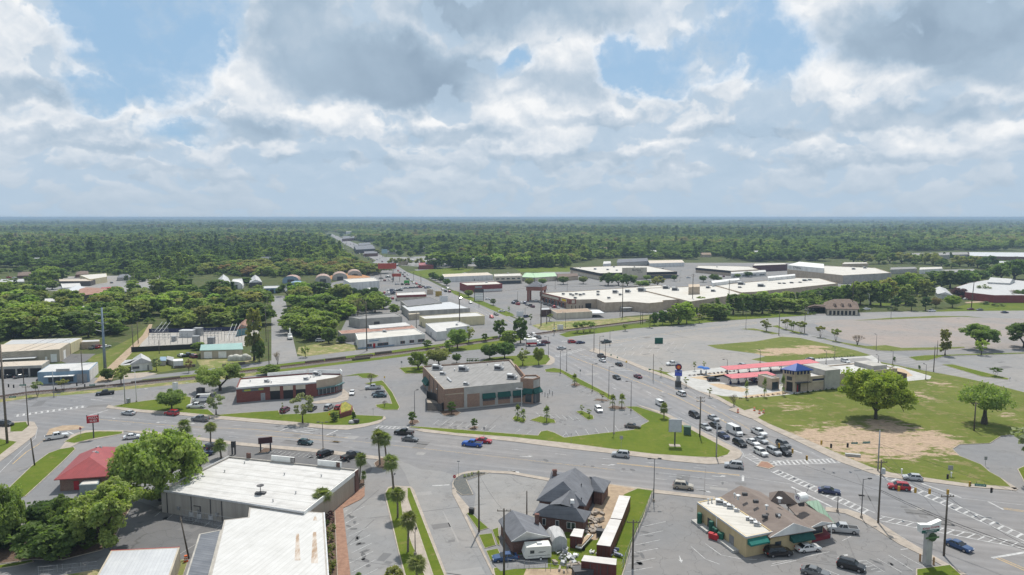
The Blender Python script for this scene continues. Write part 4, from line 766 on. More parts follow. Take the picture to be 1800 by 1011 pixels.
# sheds and containers in the yard
q = P([(970.5,945),(997,942),(989,924),(959,926)],2.9); r = thing('carport','white metal carport shed with gambrel roof behind the brick house','shed', cen(q)); W = [Vector((p.x, p.y, 0)) for p in q]
f, b, c, d = W; m = MB(); 
def ar(p, q_): return [p + Vector((0,0,2.0)),p.lerp(q_, .2) + Vector((0,0,2.75)),p.lerp(q_, .5) + Vector((0,0,3.05)),p.lerp(q_, .8) + Vector((0,0,2.75)),q_ + Vector((0,0,2.0))]
A, B_ = ar(f, b),ar(d, c); m.add(A + B_, [(i, i + 1,6 + i, 5 + i) for i in range(4)]); m.add([p - Vector((0,0,.06)) for p in A + B_],[(i, i + 1,6 + i, 5 + i) for i in range(4)]); part(r, 'roof', m, R_PALE)
m = MB(); m.add([f, b, b + Vector((0,0,2)),f + Vector((0,0,2))] + A, [(0,1,2,3),(4,5,6,7,8)]); m.add([f, d, d + Vector((0,0,2)),f + Vector((0,0,2))],[(0,1,2,3)]); m.add([b, c, c + Vector((0,0,2)),b + Vector((0,0,2))],[(0,1,2,3)]); part(r, 'wall', m, R_LMET)
M_CONT = seamed('oxide_container_steel',(.135,.042,.036),(.105,.035,.03),R(70),.28,.6,.2,rust=((.20,.08,.04),.6),line=.7); R_CONT = seamed('white_container_roof',(.55,.53,.51),(.44,.42,.4),R(-16),.5,.6,rust=((.24,.14,.08),.66),line=.92,dirt=.3)
def container(label, px, h=2.6,name='shipping_container', group=None):
    q = up([Vector((p.x, p.y, 0)) for p in P(px, h)]); r = thing(name, label, 'container', cen(q),group=group); part(r, 'wall', MB().prism(q, .1,h - .03,top=False),M_CONT); part(r, 'roof', MB().prism([p.lerp(cen(q),-.003) for p in q],h - .03,h + .03),R_CONT)
    for k in (.25,.45,.55,.75): on(r, q, 0,'lock_bar', k, k + .02,.3,h - .3,M_DGREY, .06)
    for s in (.0,.97): on(r, q, 0,'corner_post', s, s + .03,.1,h, M_CONT, .05)
    return r
container('rust-red shipping container with rust-marked white roof, nearer of the two end to end',[(1048.8,957.5),(1072.8,960.6),(1092.3,914.2),(1072.5,912)]); container('rust-red shipping container with white roof, farther of the two end to end',[(1073.3,910.6),(1093,912.6),(1108.2,873),(1088.4,870.9)])
container('rust-red container lying crosswise at the bottom of the yard',[(1021.7,986),(1083,993.5),(1084,982.5),(1027,976)]); container('short rust-red storage shed with white roof next to the carport',[(1002,942),(1023,945),(1027,931),(1009,929)],2.5,'storage_shed')
# -- doughnut shop
def atrow(p, py):  # the height above plan point p that is seen on pixel row py
    v = -(py - 505.5) / FPX; k = (-math.sin(PIT) + v * math.cos(PIT)) / (math.cos(PIT) + v * math.sin(PIT)); return Vector((p.x, p.y, CAMH + k * p.y))
r, W = bld('cream doughnut shop with brown shingle gables, flat rear roof and green awnings','doughnut shop',[(1225.5,882.4),(1311.5,943.8),(1358.8,934.3),(1267,874)],4.0,W_BUFF, M_CREAMROOF, .12,'doughnut_shop')
on(r, W, 0,'coping',0,1,3.7,4.04,M_LGREY, .1); on(r, W, 1,'coping',0,1,3.7,4.04,M_LGREY, .1); door(r, W, 0,.24,.33,2.4,M_DGREY); door(r, W, 0,.69,.78,2.3); awning(r, W, 1,.05,.75,2.5,3.5,1.1,pm('teal_awning',(.014,.15,.125),(.012,.125,.105),1,.8)); on(r, W, 0,'downpipe',.43,.44,.1,3.8,M_WHITE, .1)
f0,f1,bl = [Vector((p.x, p.y, 0)) for p in P([(1353,945),(1434.4,931.8),(1264,875)],3.5)]; E = [f0,f1,f1 + bl - f0,bl]; R0 = atrow((f0 + f1) / 2,921); R1 = atrow((E[2] + E[3]) / 2,852); zr = (R0.z + R1.z) / 2; R0.z = R1.z = zr
hip(r, E, R0,R1,3.5,S_BROWN, 'd'); m = MB().prism(inset(up(E),.5),0,3.4,bottom=False); part(r, 'wall', m, W_BUFF); WG = inset(up(E),.45)
def gable(r, a, b, apex, ze, mat):
    n = (b - a).normalized(); n = Vector((n.y, -n.x, 0))*.1; m = MB(); e = [Vector((a.x, a.y, ze)),Vector((b.x, b.y, ze)),Vector(apex)]; m.add([p + n for p in e] + e, [(0,1,2),(3,5,4),(0,2,5,3),(1,4,5,2),(0,3,4,1)]); part(r, 'gable_end', m, mat)
gable(r, E[0],E[1],R0,3.52,W_WHITE); awning(r, WG, 0,.45,.98,2.0,3.2,1.2,AWN); win(r, WG, 0,.12,.26,1.4,2.2,M_DGREY, 1)
f0,f1,bl = [Vector((p.x, p.y, 0)) for p in P([(1421,929),(1466,919),(1382,887)],3.3)]; E = [f0,f1,f1 + bl - f0,bl]; R0 = atrow((f0 + f1) / 2,908.5); R1 = atrow((E[2] + E[3]) / 2,884); R0.z = R1.z = (R0.z + R1.z) / 2
hip(r, E, R0,R1,3.3,S_BROWN, 'd'); gable(r, E[0],E[1],R0,3.32,W_WHITE); I = inset(up(E),1.6); part(r, 'wall', MB().prism(I, 0,3.2,bottom=False),W_BUFF); on(r, I, 0,'shop_window',.1,.95,.9,2.6,M_PANE, .05); part(r, 'porch_wall', MB().prism(inset(up(E),.4),0,.75,bottom=False),pm('maroon_paint',(.2,.03,.04),rough=.7))
for p in inset(up(E),.35): part(r, 'porch_post', MB().tube(p, p + Vector((0,0,3.2)),.1),M_WHITE)
q = P([(1352,884),(1403,886),(1398,868),(1352,866)],3.8); hip(r, q, G(1368,863,6.3),G(1376,863.2,6.2),3.8,S_BROWN, 'w')
m = MB(); v = [G(1414,881,4.7),G(1438,879.5,4.7),G(1468.5,920.5,3.0),G(1452,911,3.1)]; m.add(v + [p - Vector((0,0,.2)) for p in v],[(0,1,2,3),(7,6,5,4),(0,4,5,1),(1,5,6,2),(2,6,7,3),(3,7,4,0)]); part(r, 'green_roof', m, R_GREEN)
s = 280 / 1482
for x, y, k in ((343,325,.75),(403,342,.55),(440,366,.6),(500,396,.45),(612,475,.5),(650,497,.55),(688,527,.55)): rtu(r, 1200 + x * s, 820 + y * s + 4,3.9,k)
for x, y, z, k in ((515,305,5.6,.4),(900,330,5.4,.45),(780,400,5.6,.3),(897,495,4.8,.2),(237,340,3.9,.2),(270,335,3.9,.2),(482,290,5.4,.2)): vent(r, 1200 + x * s, 820 + y * s, z, k, M_LGREY, 1.1)
for x, y, z in ((578,258,6.2),(680,325,6.0),(890,455,5.4),(765,465,5.0)): g = G(1200 + x * s, 820 + y * s, z); part(r, 'roof_hatch', MB(Matrix.Translation(g)).box(-.5,.5,-.3,.3,-.3,.3),M_DGREY)
g = G(1408.5,884,5.5); m = MB(Matrix.Translation(g)); m.tube((-.9,-.3,1.1),(.9,.3,1.1),.95,n=16); o = part(r, 'drum_sign', m, M_WHITE); m = MB(Matrix.Translation(g)); m.box(-.5,.5,-.4,.4,-.6,.3); part(r, 'sign_base', m, M_DGREY); M_PURP = pm('purple_letter',(.13,.07,.22),rough=.6)
text(r, 'lettering','KK', M_PURP, g + Vector((-.93,-.33,1.1)),(R(90),0,R(-72)),.9,parent=r)
for x, y in ((-1.6,-.4),(1.6,.5)): part(r, 'stay_rod', MB().tube(g + Vector((x * .3,y, .2)),g + Vector((x, y, 3.0)),.035,n=4),M_DGREY)
a, u, n, L = edge(W, 0)
for s0,s1,o in ((.02,.36,1.5),(.56,.88,1.3)): m = MB().prism(up([a + u * (s0 * L),a + u * (s1 * L),a + u * (s1 * L) + n * o, a + u * (s0 * L) + n * o]),0,.5,bottom=False); part(r, 'loading_step', m, M_CONCL)
def tank(name, label, cat, s, d, rad, h, mat, lid=True):
    c = a + u * (s * L) + n * d; o = thing(name, label, cat, c); M = Matrix.Translation(c); part(o, 'body', MB(M).lathe([(rad, .0),(rad * 1.03,h * .3),(rad, h * .5),(rad * 1.03,h * .7),(rad, h * .93)],14),mat); part(o, 'lid', MB(M).lathe([(rad, h * .93),(rad * .8,h),(.01,h * 1.03)],14),mat); return o
for i, (s_, rad, h, w) in enumerate(((.13,.5,2.6,'farthest left beside the step'),(.385,.5,2.7,'tallest, next to the open door'),(.44,.4,1.9,'short one of the middle pair, left'),(.485,.4,1.9,'short one of the middle pair, right'))): tank('storage_tank','green cylindrical storage tank behind the doughnut shop, ' + w, 'tank', s_, .7,rad, h, M_GREEN)
for i, (s_, d, m_, w) in enumerate(((.49,1.7,M_RED, 'dark red rolling waste bin leaning by the shop wall, nearer the lot'),(.54,1.2,M_RED, 'dark red rolling waste bin beside the green bin, nearer the wall'),(.575,.6,M_GREEN, 'green upright waste bin beside the red bins at the shop wall'))):
    c = a + u * (s_ * L) + n * d; o = thing('waste_bin', w, 'bin', c); M = Matrix.Translation(c) @ Matrix.Rotation(-.6,4,'Z'); part(o, 'body', MB(M).box(-.5,.5,-.4,.4,.1,1.1 + .5*(i == 2),-.08,-.05),m_); part(o, 'lid', MB(M).box(-.6,.6,-.48,.48,1.1 + .5*(i == 2),1.2 + .5*(i == 2)),m_); part(o, 'wheel', MB(M).tube((-.5,.42,.1),(.5,.42,.1),.1),M_TYRE)
# -- car wash with blue tower
F_, L_, T_ = [Vector((p.x, p.y, 0)) for p in P([(1396.5,690),(1376,686.5),(1423,687.7)])]; TW = up([L_, F_, T_, L_ + T_ - F_])
r = thing('car_wash','tan stucco car wash with square tower under a bright blue hip roof','car wash', cen(TW)); block(r, TW, 0,7.4,W_TAN, R_GREY, .3,names=('tower','tower_deck')); E = inset(TW, -.55); ap = cen(TW); part(r, 'blue_roof', MB().add([(p.x, p.y, 8.0) for p in E] + [(ap.x, ap.y, 10.3)] + [(p.x, p.y, 7.75) for p in E],[(0,1,4),(1,2,4),(2,3,4),(3,0,4),(0,5,6,1),(1,6,7,2),(2,7,8,3),(3,8,5,0),(5,8,7,6)]),R_BLUE)
i0 = min(range(4),key=lambda i: (TW[i] - L_).length); i1 = (i0 + 1) % 4
for i in (i0,i1):
    on(r, TW, i, 'clerestory',.03,.97,6.5,7.7,pm('navy_band',(.015,.02,.07),rough=.5),.12); on(r, TW, i, 'cornice',0,1,6.2,6.45,W_TAN, .35)
    for k in range(5): on(r, TW, i, 'pier',.02 + k * .225,.09 + k * .225,6.5,7.75,W_TAN, .2)
on(r, TW, i0,'bay_opening',.3,.82,.05,3.6,M_BLACK, .08); on(r, TW, i0,'sign_panel',.3,.75,4.2,5.6,M_DGREY, .06,label='dark faded lettering panel above the entrance')
on(r, TW, i1,'bay_opening',.12,.38,.05,3.4,M_BLACK, .08); on(r, TW, i1,'red_post',.16,.2,.05,2.8,M_RED, .2); on(r, TW, i1,'canopy',.0,.95,3.5,3.75,M_DGREY, 1.2); on(r, TW, i1,'pier',.86,1.0,0,6.2,W_TAN, .3)
A_, B_ = T_, Vector((*G(1576,672).xy, 0)); t = (B_ - A_).normalized(); nn = Vector((-t.y, t.x, 0)); BW = up([A_ - t * 1,B_, B_ + nn * 13,A_ + nn * 13 - t * 1]); block(r, BW, 0,5.4,W_TAN, R_WHITE, .4)
i = next(k for k in range(4) if (BW[k] - (A_ - t)).length < .1); Lb = edge(BW, i)[3]
m = MB(); p = A_ + t * 6.3; m.prism(up([p - nn * .6,p + t * 7 - nn * .6,p + t * 7 + nn * 11,p + nn * 11]),0,7.3,bottom=False); part(r, 'raised_bay', m, W_GREY)
for s0,s1 in ((.05,.2),(.45,.62),(.64,.9)): on(r, BW, i, 'window_band', s0,s1,3.7,4.4,MATS['navy_band'],.06); on(r, BW, i, 'trim', s0,s1,3.3,3.6,W_CREAM, .1)
p = B_ - t * 10; m = MB().prism(up([p + nn * 2,p + t * 7 + nn * 2,p + t * 7 + nn * 11,p + nn * 11]),5.0,6.6,bottom=False); part(r, 'plant_screen', m, W_GREY)
p = B_ + t * .1; m = MB(); q = [p, p + t * 5,p + t * 5 + nn * 8,p + nn * 8]; block(r, up(q),0,3.0,pm('brown_fence',(.13,.1,.085),rough=.8),AS_DARK, 2.2,names=('bin_enclosure','enclosure_floor'))
p = L_ - t * .4; q = up([p + nn * 1.5,p - t * 3.5 + nn * 1.5,p - t * 3.5 + nn * 9,p + nn * 9]); block(r, q, 0,4.4,W_TAN, R_GREY, .3); 
for k in range(4):
    if edge(q, k)[2].y < -.5: on(r, q, k, 'shop_window',.08,.9,.2,3.0,M_PANE, .05)
def canopy(label, c0,c1,z, depth, posts):
    a, b = G(*c0,z),G(*c1,z); t = (b - a).normalized(); n = Vector((-t.y, t.x, 0)); o = thing('canopy', label, 'canopy',(a.x, a.y, 0),group=None)
    v = [a, b, b + n * depth + Vector((0,0,.35)),a + n * depth + Vector((0,0,.35))]; m = MB(); m.add(v + [p - Vector((0,0,.12)) for p in v],[(0,1,2,3),(7,6,5,4),(0,4,5,1),(1,5,6,2),(2,6,7,3),(3,7,4,0)]); part(o, 'canopy_fabric', m, FAB_RED)
    for k in range(posts):
        c = a + (b - a)*((k + .3) / (posts - .4)); c = Vector((c.x, c.y, .1)) + n * (depth * .45); m = MB(); m.tube(c, c + Vector((0,0,z + .1)),.12,n=6); m.tube(c + Vector((0,0,1.2)),c + n * 1.0 + Vector((0,0,2.2)),.08,n=6); m.tube(c + n * 1.0 + Vector((0,0,2.2)),c + n * 1.1 + Vector((0,0,1.2)),.1,n=6); m.box(c.x - .35,c.x + .35,c.y - .3,c.y + .3,.1,1.3); part(o, 'vacuum_post', m, MATS['navy_band'])
canopy('long red fabric vacuum canopy at the back of the car wash yard',(1280,650.5),(1441,637.5),3.1,5.5,9); canopy('short red fabric vacuum canopy in front, next to the blue-roofed tower',(1287,665.5),(1365,659.5),3.0,5.5,6)
for i, (x, y) in enumerate(((1232,657),(1241,659))):
    c = G(x, y, .15); o = thing('sun_umbrella','blue umbrella shade over the car wash pay lane, ' + ('right one' if i else 'left one'),'umbrella', c); M = Matrix.Translation(c); part(o, 'pole', MB(M).tube((0,0,0),(0,0,2.9),.07),M_DGREY); part(o, 'canopy', MB(M).lathe([(1.6,2.5),(1.1,2.95),(.5,3.2),(.01,3.3)],10),pm('blue_canopy',(.03,.14,.42),(.025,.11,.36),1,.7)); part(o, 'pay_box', MB(M).box(-.3,.3,-.25,.25,0,1.4),M_LGREY)
# -- shops and sheds behind the tracks
def shop(label, px, h, wall, roof, cat='shop', name='shop', par=.35,wins=0,z0=.9,z1=2.3,edge_=0,dr=None, group=None, units=(),wm=None):
    r, W = bld(label, cat, px, h, wall, roof, par, name, group=group)
    for k in range(wins): win(r, W, edge_, (k + .2) / wins, (k + .8) / wins, z0,z1,wm or M_WHITE, 2)
    if dr: door(r, W, edge_, dr[0],dr[1],2.3)
    for x, y, s in units: rtu(r, x, y, h - par, s)
    return r, W
r, W = shop('white and blue-grey storefront with red-framed display windows facing the tracks',[(629,597.5),(747,587),(729,577),(624.5,585.5)],4.6,W_WHITE, M_CREAMROOF, units=((676,584,.9),))
for s0,s1 in ((.13,.2),(.28,.44),(.62,.69),(.76,.83),(.89,.99)): win(r, W, 0,s0,s1,.7,2.1,pm('red_frame',(.3,.08,.06),rough=.6),2)
door(r, W, 0,.215,.25,2.2,M_RED); on(r, W, 0,'blue_panel',0,.53,.1,.7,W_BLUE, .05); sg = on(r, W, 0,'sign_board',.16,.3,3.2,3.8,W_BLUE, .06)
shop('low rust-brown metal roof shed running behind the white storefront',[(594,581.5),(600,587),(733,578),(724,571)],4.2,W_CONC, R_RUST, 'shed','shed',.02)
shop('small white flat-roofed building tucked behind the rusty roof',[(650,578),(722,572),(712,566.5),(648,572)],4.6,W_WHITE, R_WHITE, par=.1)
r, W = shop('beige windowless warehouse with one grey louvre, behind the storefronts',[(632,560.5),(707,556),(694,549),(613,557)],5.4,W_GREY, R_GREY, 'warehouse','warehouse',.4); on(r, W, 0,'louvre',.33,.46,1.2,3.2,M_DGREY, .1)
shop('dark-roofed block with pale diagonal seam beside the main road',[(716,538),(777,531.5),(758,522.5),(704,528.5)],5.4,W_CONC, R_DARK, 'warehouse','warehouse',.2)
shop('grey patched-roof workshop with weeds growing on its roof',[(719,547),(826,541.5),(792,530),(706,537)],4.8,W_CONC, R_LMET, 'workshop','workshop',.2,units=())
shop('small tan annex at the corner of the grey workshop',[(719,553),(738,551),(735,547),(717,548)],3.6,W_BEIGE, W_BEIGE, 'shed','annex',.1)
r, W = shop('long pale yellow block building with white roof by the main road',[(747,560.5),(852,555),(838,548.5),(737,555.5)],5.2,W_YEL, R_WHITE, 'warehouse','warehouse',.3); on(r, W, 3,'door',.3,.4,.05,2.4,M_DGREY)
r, W = shop('white flat-roofed block building with stepped corner in front of the yellow one',[(767,583.5),(785,581.5),(784,577.5),(826,572),(804,564),(748,568.5)],4.6,W_WHITE, R_WHITE, 'warehouse','warehouse',.25,units=((803,572,.6),)); door(r, W, 5,.5,.56,2.3)
r, W = shop('small restaurant with a wide burgundy fascia beside the car lots',[(697.5,519.5),(749.5,517.5),(746,512.5),(697,515)],4.2,W_CREAM, R_WHITE, 'restaurant','restaurant',.2,units=((725,514,.6),)); on(r, W, 0,'fascia',0,1,2.6,4.3,BR_STORE, .2); on(r, W, 3,'fascia',0,1,2.6,4.3,BR_STORE, .2)
shop('big white warehouse store left of the main road',[(615,497),(667,493.5),(657,487.5),(603.5,490.5)],6.8,W_WHITE, M_CREAMROOF, 'warehouse','warehouse',.4)
shop('low cream flat-roofed annex beside the big white warehouse store',[(655,511),(664,510),(658,505),(645,506)],3.5,W_WHITE, R_WHITE, par=.1)
r, W = shop('red brick store with long white stripe sign facing the plaza lot',[(821,501.5),(883,499),(873,494.5),(808,497)],6.2,BR_STORE, M_CREAMROOF, 'store','store',.4,units=((855,497,.9),)); on(r, W, 0,'base_band',.2,1,.2,2.2,W_WHITE, .1); on(r, W, 0,'sign_board',.22,.42,3.6,5.2,M_GREY, .12)
shop('long white metal warehouse with cream roof behind the grass lot',[(780.5,487),(867,483.5),(857,479),(777.5,482)],5.2,W_WHITE, R_TAN, 'warehouse','warehouse',.02,dr=(.6,.62))
r, W = shop('white two-storey office block with dark ground-floor glazing',[(869,486),(918,484.5),(914,480),(868,481.5)],7.6,W_CREAM, M_CREAMROOF, 'office','office_block',.4,units=((893,481,.8),)); on(r, W, 0,'glazing',.05,.95,.2,3.0,M_PANE, .06); 
for k in range(5): on(r, W, 0,'window',.06 + k * .19,.17 + k * .19,4.5,5.6,M_PANE, .05)
house('light green gable-roofed store beside the office block','store',[(940,488),(979,485.5),(975,479),(936,480)],4.6,5.4,'w', W_CREAM, R_LGREEN, 'store', gable=True); house('green steep-roofed shop left of the light green store','shop',[(917,487),(941,488),(940,480.5),(922,480)],4.2,6.6,'w', W_CONC, R_LGREEN, 'shop', rfrac=.3)
house('low dark-roofed hall with dark front gable at the plaza lot edge','hall',[(980,488),(1017,485),(1013,480.5),(978,481.5)],4.0,5.4,'w', W_TAN, S_DARK, 'hall', gable=True)
# -- plaza store with dark fascia and sign tower
r, W = shop('plaza store with black fascia and tall cream sign wall',[(1055,480.5),(1108,479),(1190,477.5),(1139,467.5),(1096,467),(1002.5,470)],7.0,W_TAN, M_CREAMROOF, 'store','store',.4,units=((1046,474,1.3),(1068,475,1.2),(1084,476,1),(1020,471,.8),(1165,473,1.2),(1115,470,.8),(1079,470,1)))
for i in (0,1,5): on(r, W, i, 'fascia',0,1,4.4,7.1,M_BLACK, .5)
on(r, W, 0,'shopfront',.1,.9,.3,3.6,M_PANE, .1); on(r, W, 1,'shopfront',.2,.95,.3,3.6,M_PANE, .1); on(r, W, 5,'shopfront',.1,.95,.3,3.2,W_CREAM, .1)
sw = on(r, W, 0,'sign_wall',.72,1.0,.2,12.0,W_CREAM, 1.2); sw = on(r, W, 1,'sign_wall',.0,.34,.2,12.0,W_CREAM, 1.2); a, u, n, L = edge(W, 1)
text(r, 'lettering','Burkes', M_BLACK, a + u * (L * .12) + n * 1.24 + Vector((0,0,9.6)),(R(90),0,math.atan2(u.y, u.x)),3.4)
text(r, 'lettering','OUTLET', M_BLACK, a + u * (L * .2) + n * 1.24 + Vector((0,0,7.2)),(R(90),0,math.atan2(u.y, u.x)),1.4)
shop('long low white-roofed building beyond the black-fascia store',[(1142.5,463),(1203,461.5),(1199,457),(1138,458)],5.0,W_WHITE, R_TAN, 'warehouse','warehouse',.02); house('far grey barn-like building left of the long white one','barn',[(1084,462),(1140,459),(1138,455),(1086,456)],6.0,8.5,'w', W_GREY, S_GREY, 'barn', gable=True)
r, W = shop('plaza store with tan roof and dark curved fascia, right of the sign wall',[(1223,470.5),(1251,473),(1285,476),(1333,473.5),(1317,468.5),(1282,467.5),(1228,467)],5.6,W_TAN, M_CREAMROOF, 'store','store',.3,units=((1260,470,.8),))
for i in (0,1): on(r, W, i, 'fascia',0,1,3.2,5.6,M_BLACK, .5)
shop('row of white flat-roofed shops joined to the tan-roofed plaza store',[(1286,481),(1347,478),(1345,474.5),(1284,476.5)],4.4,W_WHITE, R_WHITE, par=.2,wins=4); shop('dark maroon flat-roofed building behind the plaza shops',[(1323,467),(1384,464.5),(1380,462),(1326,463)],7.5,pm('maroon_wall',(.11,.05,.055),(.085,.04,.045),.4,.8),M_CREAMROOF, 'store','store',.3)
# -- strip plaza
r, W = bld('long strip plaza with cream roofs, brick front and pointed corner tower','shopping plaza',[(950,514.5),(1002,527),(1048.5,525.8),(1063,531.8),(1107,530),(1140,533),(1166,530.5),(1165,528),(1213,524.8),(1160,501),(1100,506),(1000,512.5)],6.4,W_TAN, M_CREAMROOF, .35,'shopping_plaza')
on(r, W, 0,'brick_fascia',0,1.0,3.6,6.9,pm('plaza_brick',(.27,.12,.09),(.21,.09,.07),1,.85),.6); on(r, W, 0,'pale_band',.05,.66,4.3,5.9,W_CREAM, .66); on(r, W, 0,'sign_panel',.73,.93,4.1,6.4,W_CREAM, .68); a, u, n, L = edge(W, 0)
y_ = pm('yellow_sign',(.75,.5,.02),rough=.5); on(r, W, 0,'yellow_sign',.77,.9,4.5,6.0,y_, .75)
for k in range(8): on(r, W, 0,'column',.04 + k * .115,.06 + k * .115,0,3.7,MATS['plaza_brick'],.55)
for k in range(7): on(r, W, 0,'shop_window',.07 + k * .115,.14 + k * .115,.3,2.9,M_PANE, .06)
on(r, W, 1,'brick_fascia',0,.22,3.4,6.8,MATS['plaza_brick'],.3); on(r, W, 1,'sign_panel',.06,.17,3.9,6.0,W_CREAM, .35); on(r, W, 1,'loading_dock',.58,.8,.2,3.6,M_BLACK, .1)
for s in (.05,.2,.34,.45): on(r, W, 1,'door', s, s + .025,.05,2.3,M_BLACK, .06)
on(r, W, 3,'dock_canopy',.62,1.0,2.4,2.7,M_LGREY, 4); on(r, W, 3,'dock_wall',.62,.98,.1,2.4,W_CONC, 2.6)
c = G(939.5,528.5); TWp = [c + Vector(v) for v in ((-5,-4,0),(5,-6,0),(8,4,0),(-3,6,0))]
for p in TWp: part(r, 'tower_column', MB(Matrix.Translation(p)).box(-.8,.8,-.8,.8,0,8.2),MATS['plaza_brick'])
T2 = inset(TWp, -1.2); part(r, 'tower_band', MB().prism(T2,8.2,11.2),MATS['plaza_brick']); cc = cen(TWp); T3 = inset(TWp, -1.6); part(r, 'tower_roof', MB().add([(p.x, p.y, 11.2) for p in T3] + [(cc.x, cc.y, 15)],[(0,1,4),(1,2,4),(2,3,4),(3,0,4),(3,2,1,0)]),S_GREY)
for B, h in (([(1213.5,530),(1304,516.5),(1262,501.5),(1119,507)],6.9),([(1303,514),(1326,513),(1473,498),(1440,489),(1400,488),(1256,501)],7.3)): W2 = up([Vector((p.x, p.y, 0)) for p in P(B, h)]); block(r, W2,0,h, W_TAN, M_CREAMROOF, .4)
q = P([(1210,518),(1230,517),(1229,512),(1210,512.5)],6.5); part(r, 'penthouse', MB().prism(up(q),6.3,12,bottom=False),W_TAN)
for B in ([(1252,503),(1300,497),(1299,494),(1250,499)],[(1350,494),(1398,489),(1397,486.5),(1349,491)]): part(r, 'rear_parapet', MB().prism(up(P(B, 7)),6.2,9.6,bottom=False),W_WHITE)
for x, y, s in ((1081,515,1.8),(1103,514,1.8),(1127,512,2.4),(1170,508,2.2),(1186,511,2.2),(1302,501.5,2.4),(1337,505,2.4),(1414,495,1.8),(1423,494,1.6),(1391,499,1.4),(1370,500,1.2),(1378,500,1.2),(1406,498,1.2),(1244,507,1.5),(1253,513,1.5),(1300,507,1.3),(990,518,1),(1003,518.5,1),(1007,520,.9),(1013,518,1),(1020,519.5,1.1),(1026,518,.9),(1011,525,1),(1051,514,1),(1051,519,1),(1070,525,1),(1090,519,1)): rtu(r, x, y, 6.4,s, mat=None if s > 1.4 else M_GREY)
r, W = shop('small brick and cream building with brown shingle roof by the level crossing',[(979,550.5),(1041,547.5),(1032,542),(968,544.5)],4.0,W_CREAM, S_TAN, 'shop','shop',.02); on(r, W, 1,'side_porch',0,1,2.6,2.9,M_LGREY, 8)
shop('dark brick box-like shop left of the brown-roofed building',[(951,545),(968,544),(966,539.5),(950,540)],4.4,pm('dark_brick',(.10,.06,.05),(.08,.045,.04),1,.9),M_GREY, 'shop','shop',.3)
# -- big tan store with high white front
r, W = shop('big tan department store with raised white front block',[(1384,473.5),(1482,484),(1567,479.5),(1538,470.5),(1450,467)],8.2,W_TAN, M_CREAMROOF, 'store','department_store',.5,units=((1520,472,1.5),(1500,474,1.5))); on(r, W, 1,'side_wall',0,1,.1,8.0,W_GREY, .1)
q = up([Vector((p.x, p.y, 0)) for p in P([(1384,470),(1448,476),(1448,468),(1405,464)],10)]); part(r, 'front_block', MB().prism(q, 0,12.5,bottom=False),W_WHITE); a, u, n, L = edge(q, 0); text(r, 'lettering','JCPenney', M_BLACK, a + u * (L * .28) + n * .1 + Vector((0,0,10.6)),(R(90),0,math.atan2(u.y, u.x)),3.0)
# -- brown hip-roofed bank with arches
r, W = house('brown hip-roofed bank with pale arched arcade and dormers','bank',[(1452,543),(1511,543.5),(1507,531),(1446,532)],4.2,8.6,'w', W_CREAM, S_DARK, 'bank', over=1.0,rfrac=.28)
for k in range(7): on(r, W, 0,'arch_opening',.06 + k * .13,.14 + k * .13,.2,2.9,M_BLACK, .05)
q = P([(1417,541),(1454,541),(1452,533),(1428,534)],3.6); hip(r, q, G(1432,537,5.2),G(1452,536,5.2),3.6,S_DARK, 'w')
for p in inset(up(q),.8): part(r, 'drive_column', MB().tube((p.x, p.y, 0),(p.x, p.y, 3.5),.25),W_CREAM)
for x in (1467,1480,1493): g = G(x, 536,6.2); part(r, 'dormer', MB(Matrix.Translation(g)).box(-.9,.9,-1.6,1.2,-1,1,.85,.0),S_DARK)
# -- industrial metal roofs on the right and the far right
r, W = shop('sprawling pale metal-roofed mill with low red brick front',[(1697,513.5),(1747,519),(1830,519),(1830,497),(1767,490.5),(1733,492.5),(1705,497),(1680,505)],5.6,BR_STORE, R_PALE, 'mill','mill',.02); q = P([(1731,492),(1772,498),(1782,493),(1762,489)],7); house('pale metal gable roof block on top of the brick mill','mill',[(1735,496),(1775,498),(1785,493),(1745,489)],7,9.5,'w', W_WHITE, R_PALE, 'mill_block', gable=True)
house('small white-roofed house behind the magnolias at the parkway','house',[(1648,517),(1676,519.5),(1662,507),(1640,508)],3.5,5.5,'d', W_WHITE, R_PALE, gable=True)
for lab, px, h, wl, rf in (('long grey flat building far right beyond the oaks',[(1603,450),(1705,447),(1703,443),(1603,445)],6,W_GREY, R_GREY),('brown-fronted long building at the far right edge',[(1705,450),(1830,452),(1830,444),(1700,443)],6,BR_HOUSE, R_LMET),
    ('far white shop row beyond the department store',[(1616,474),(1657,472),(1655,469),(1617,470)],5,W_WHITE, M_CREAMROOF),('low grey shop beside the far white shop row',[(1565,474),(1612,472),(1608,469),(1566,470)],5,W_GREY, R_GREY),('cream low building at the corner behind the far shops',[(1657,478),(1715,478),(1712,473),(1657,474)],5,W_GREY, R_GREY),
    ('tan flat-roofed shop near the tall hedge of oaks',[(1480,464),(1526,463),(1523,461),(1484,461)],4,W_TAN, M_CREAMROOF),('low pale store beyond the oaks on the far right',[(1755,463),(1830,463),(1830,458),(1757,459)],5,W_WHITE, R_PALE)):
    shop(lab, px, h, wl, rf, 'store','store',.2)
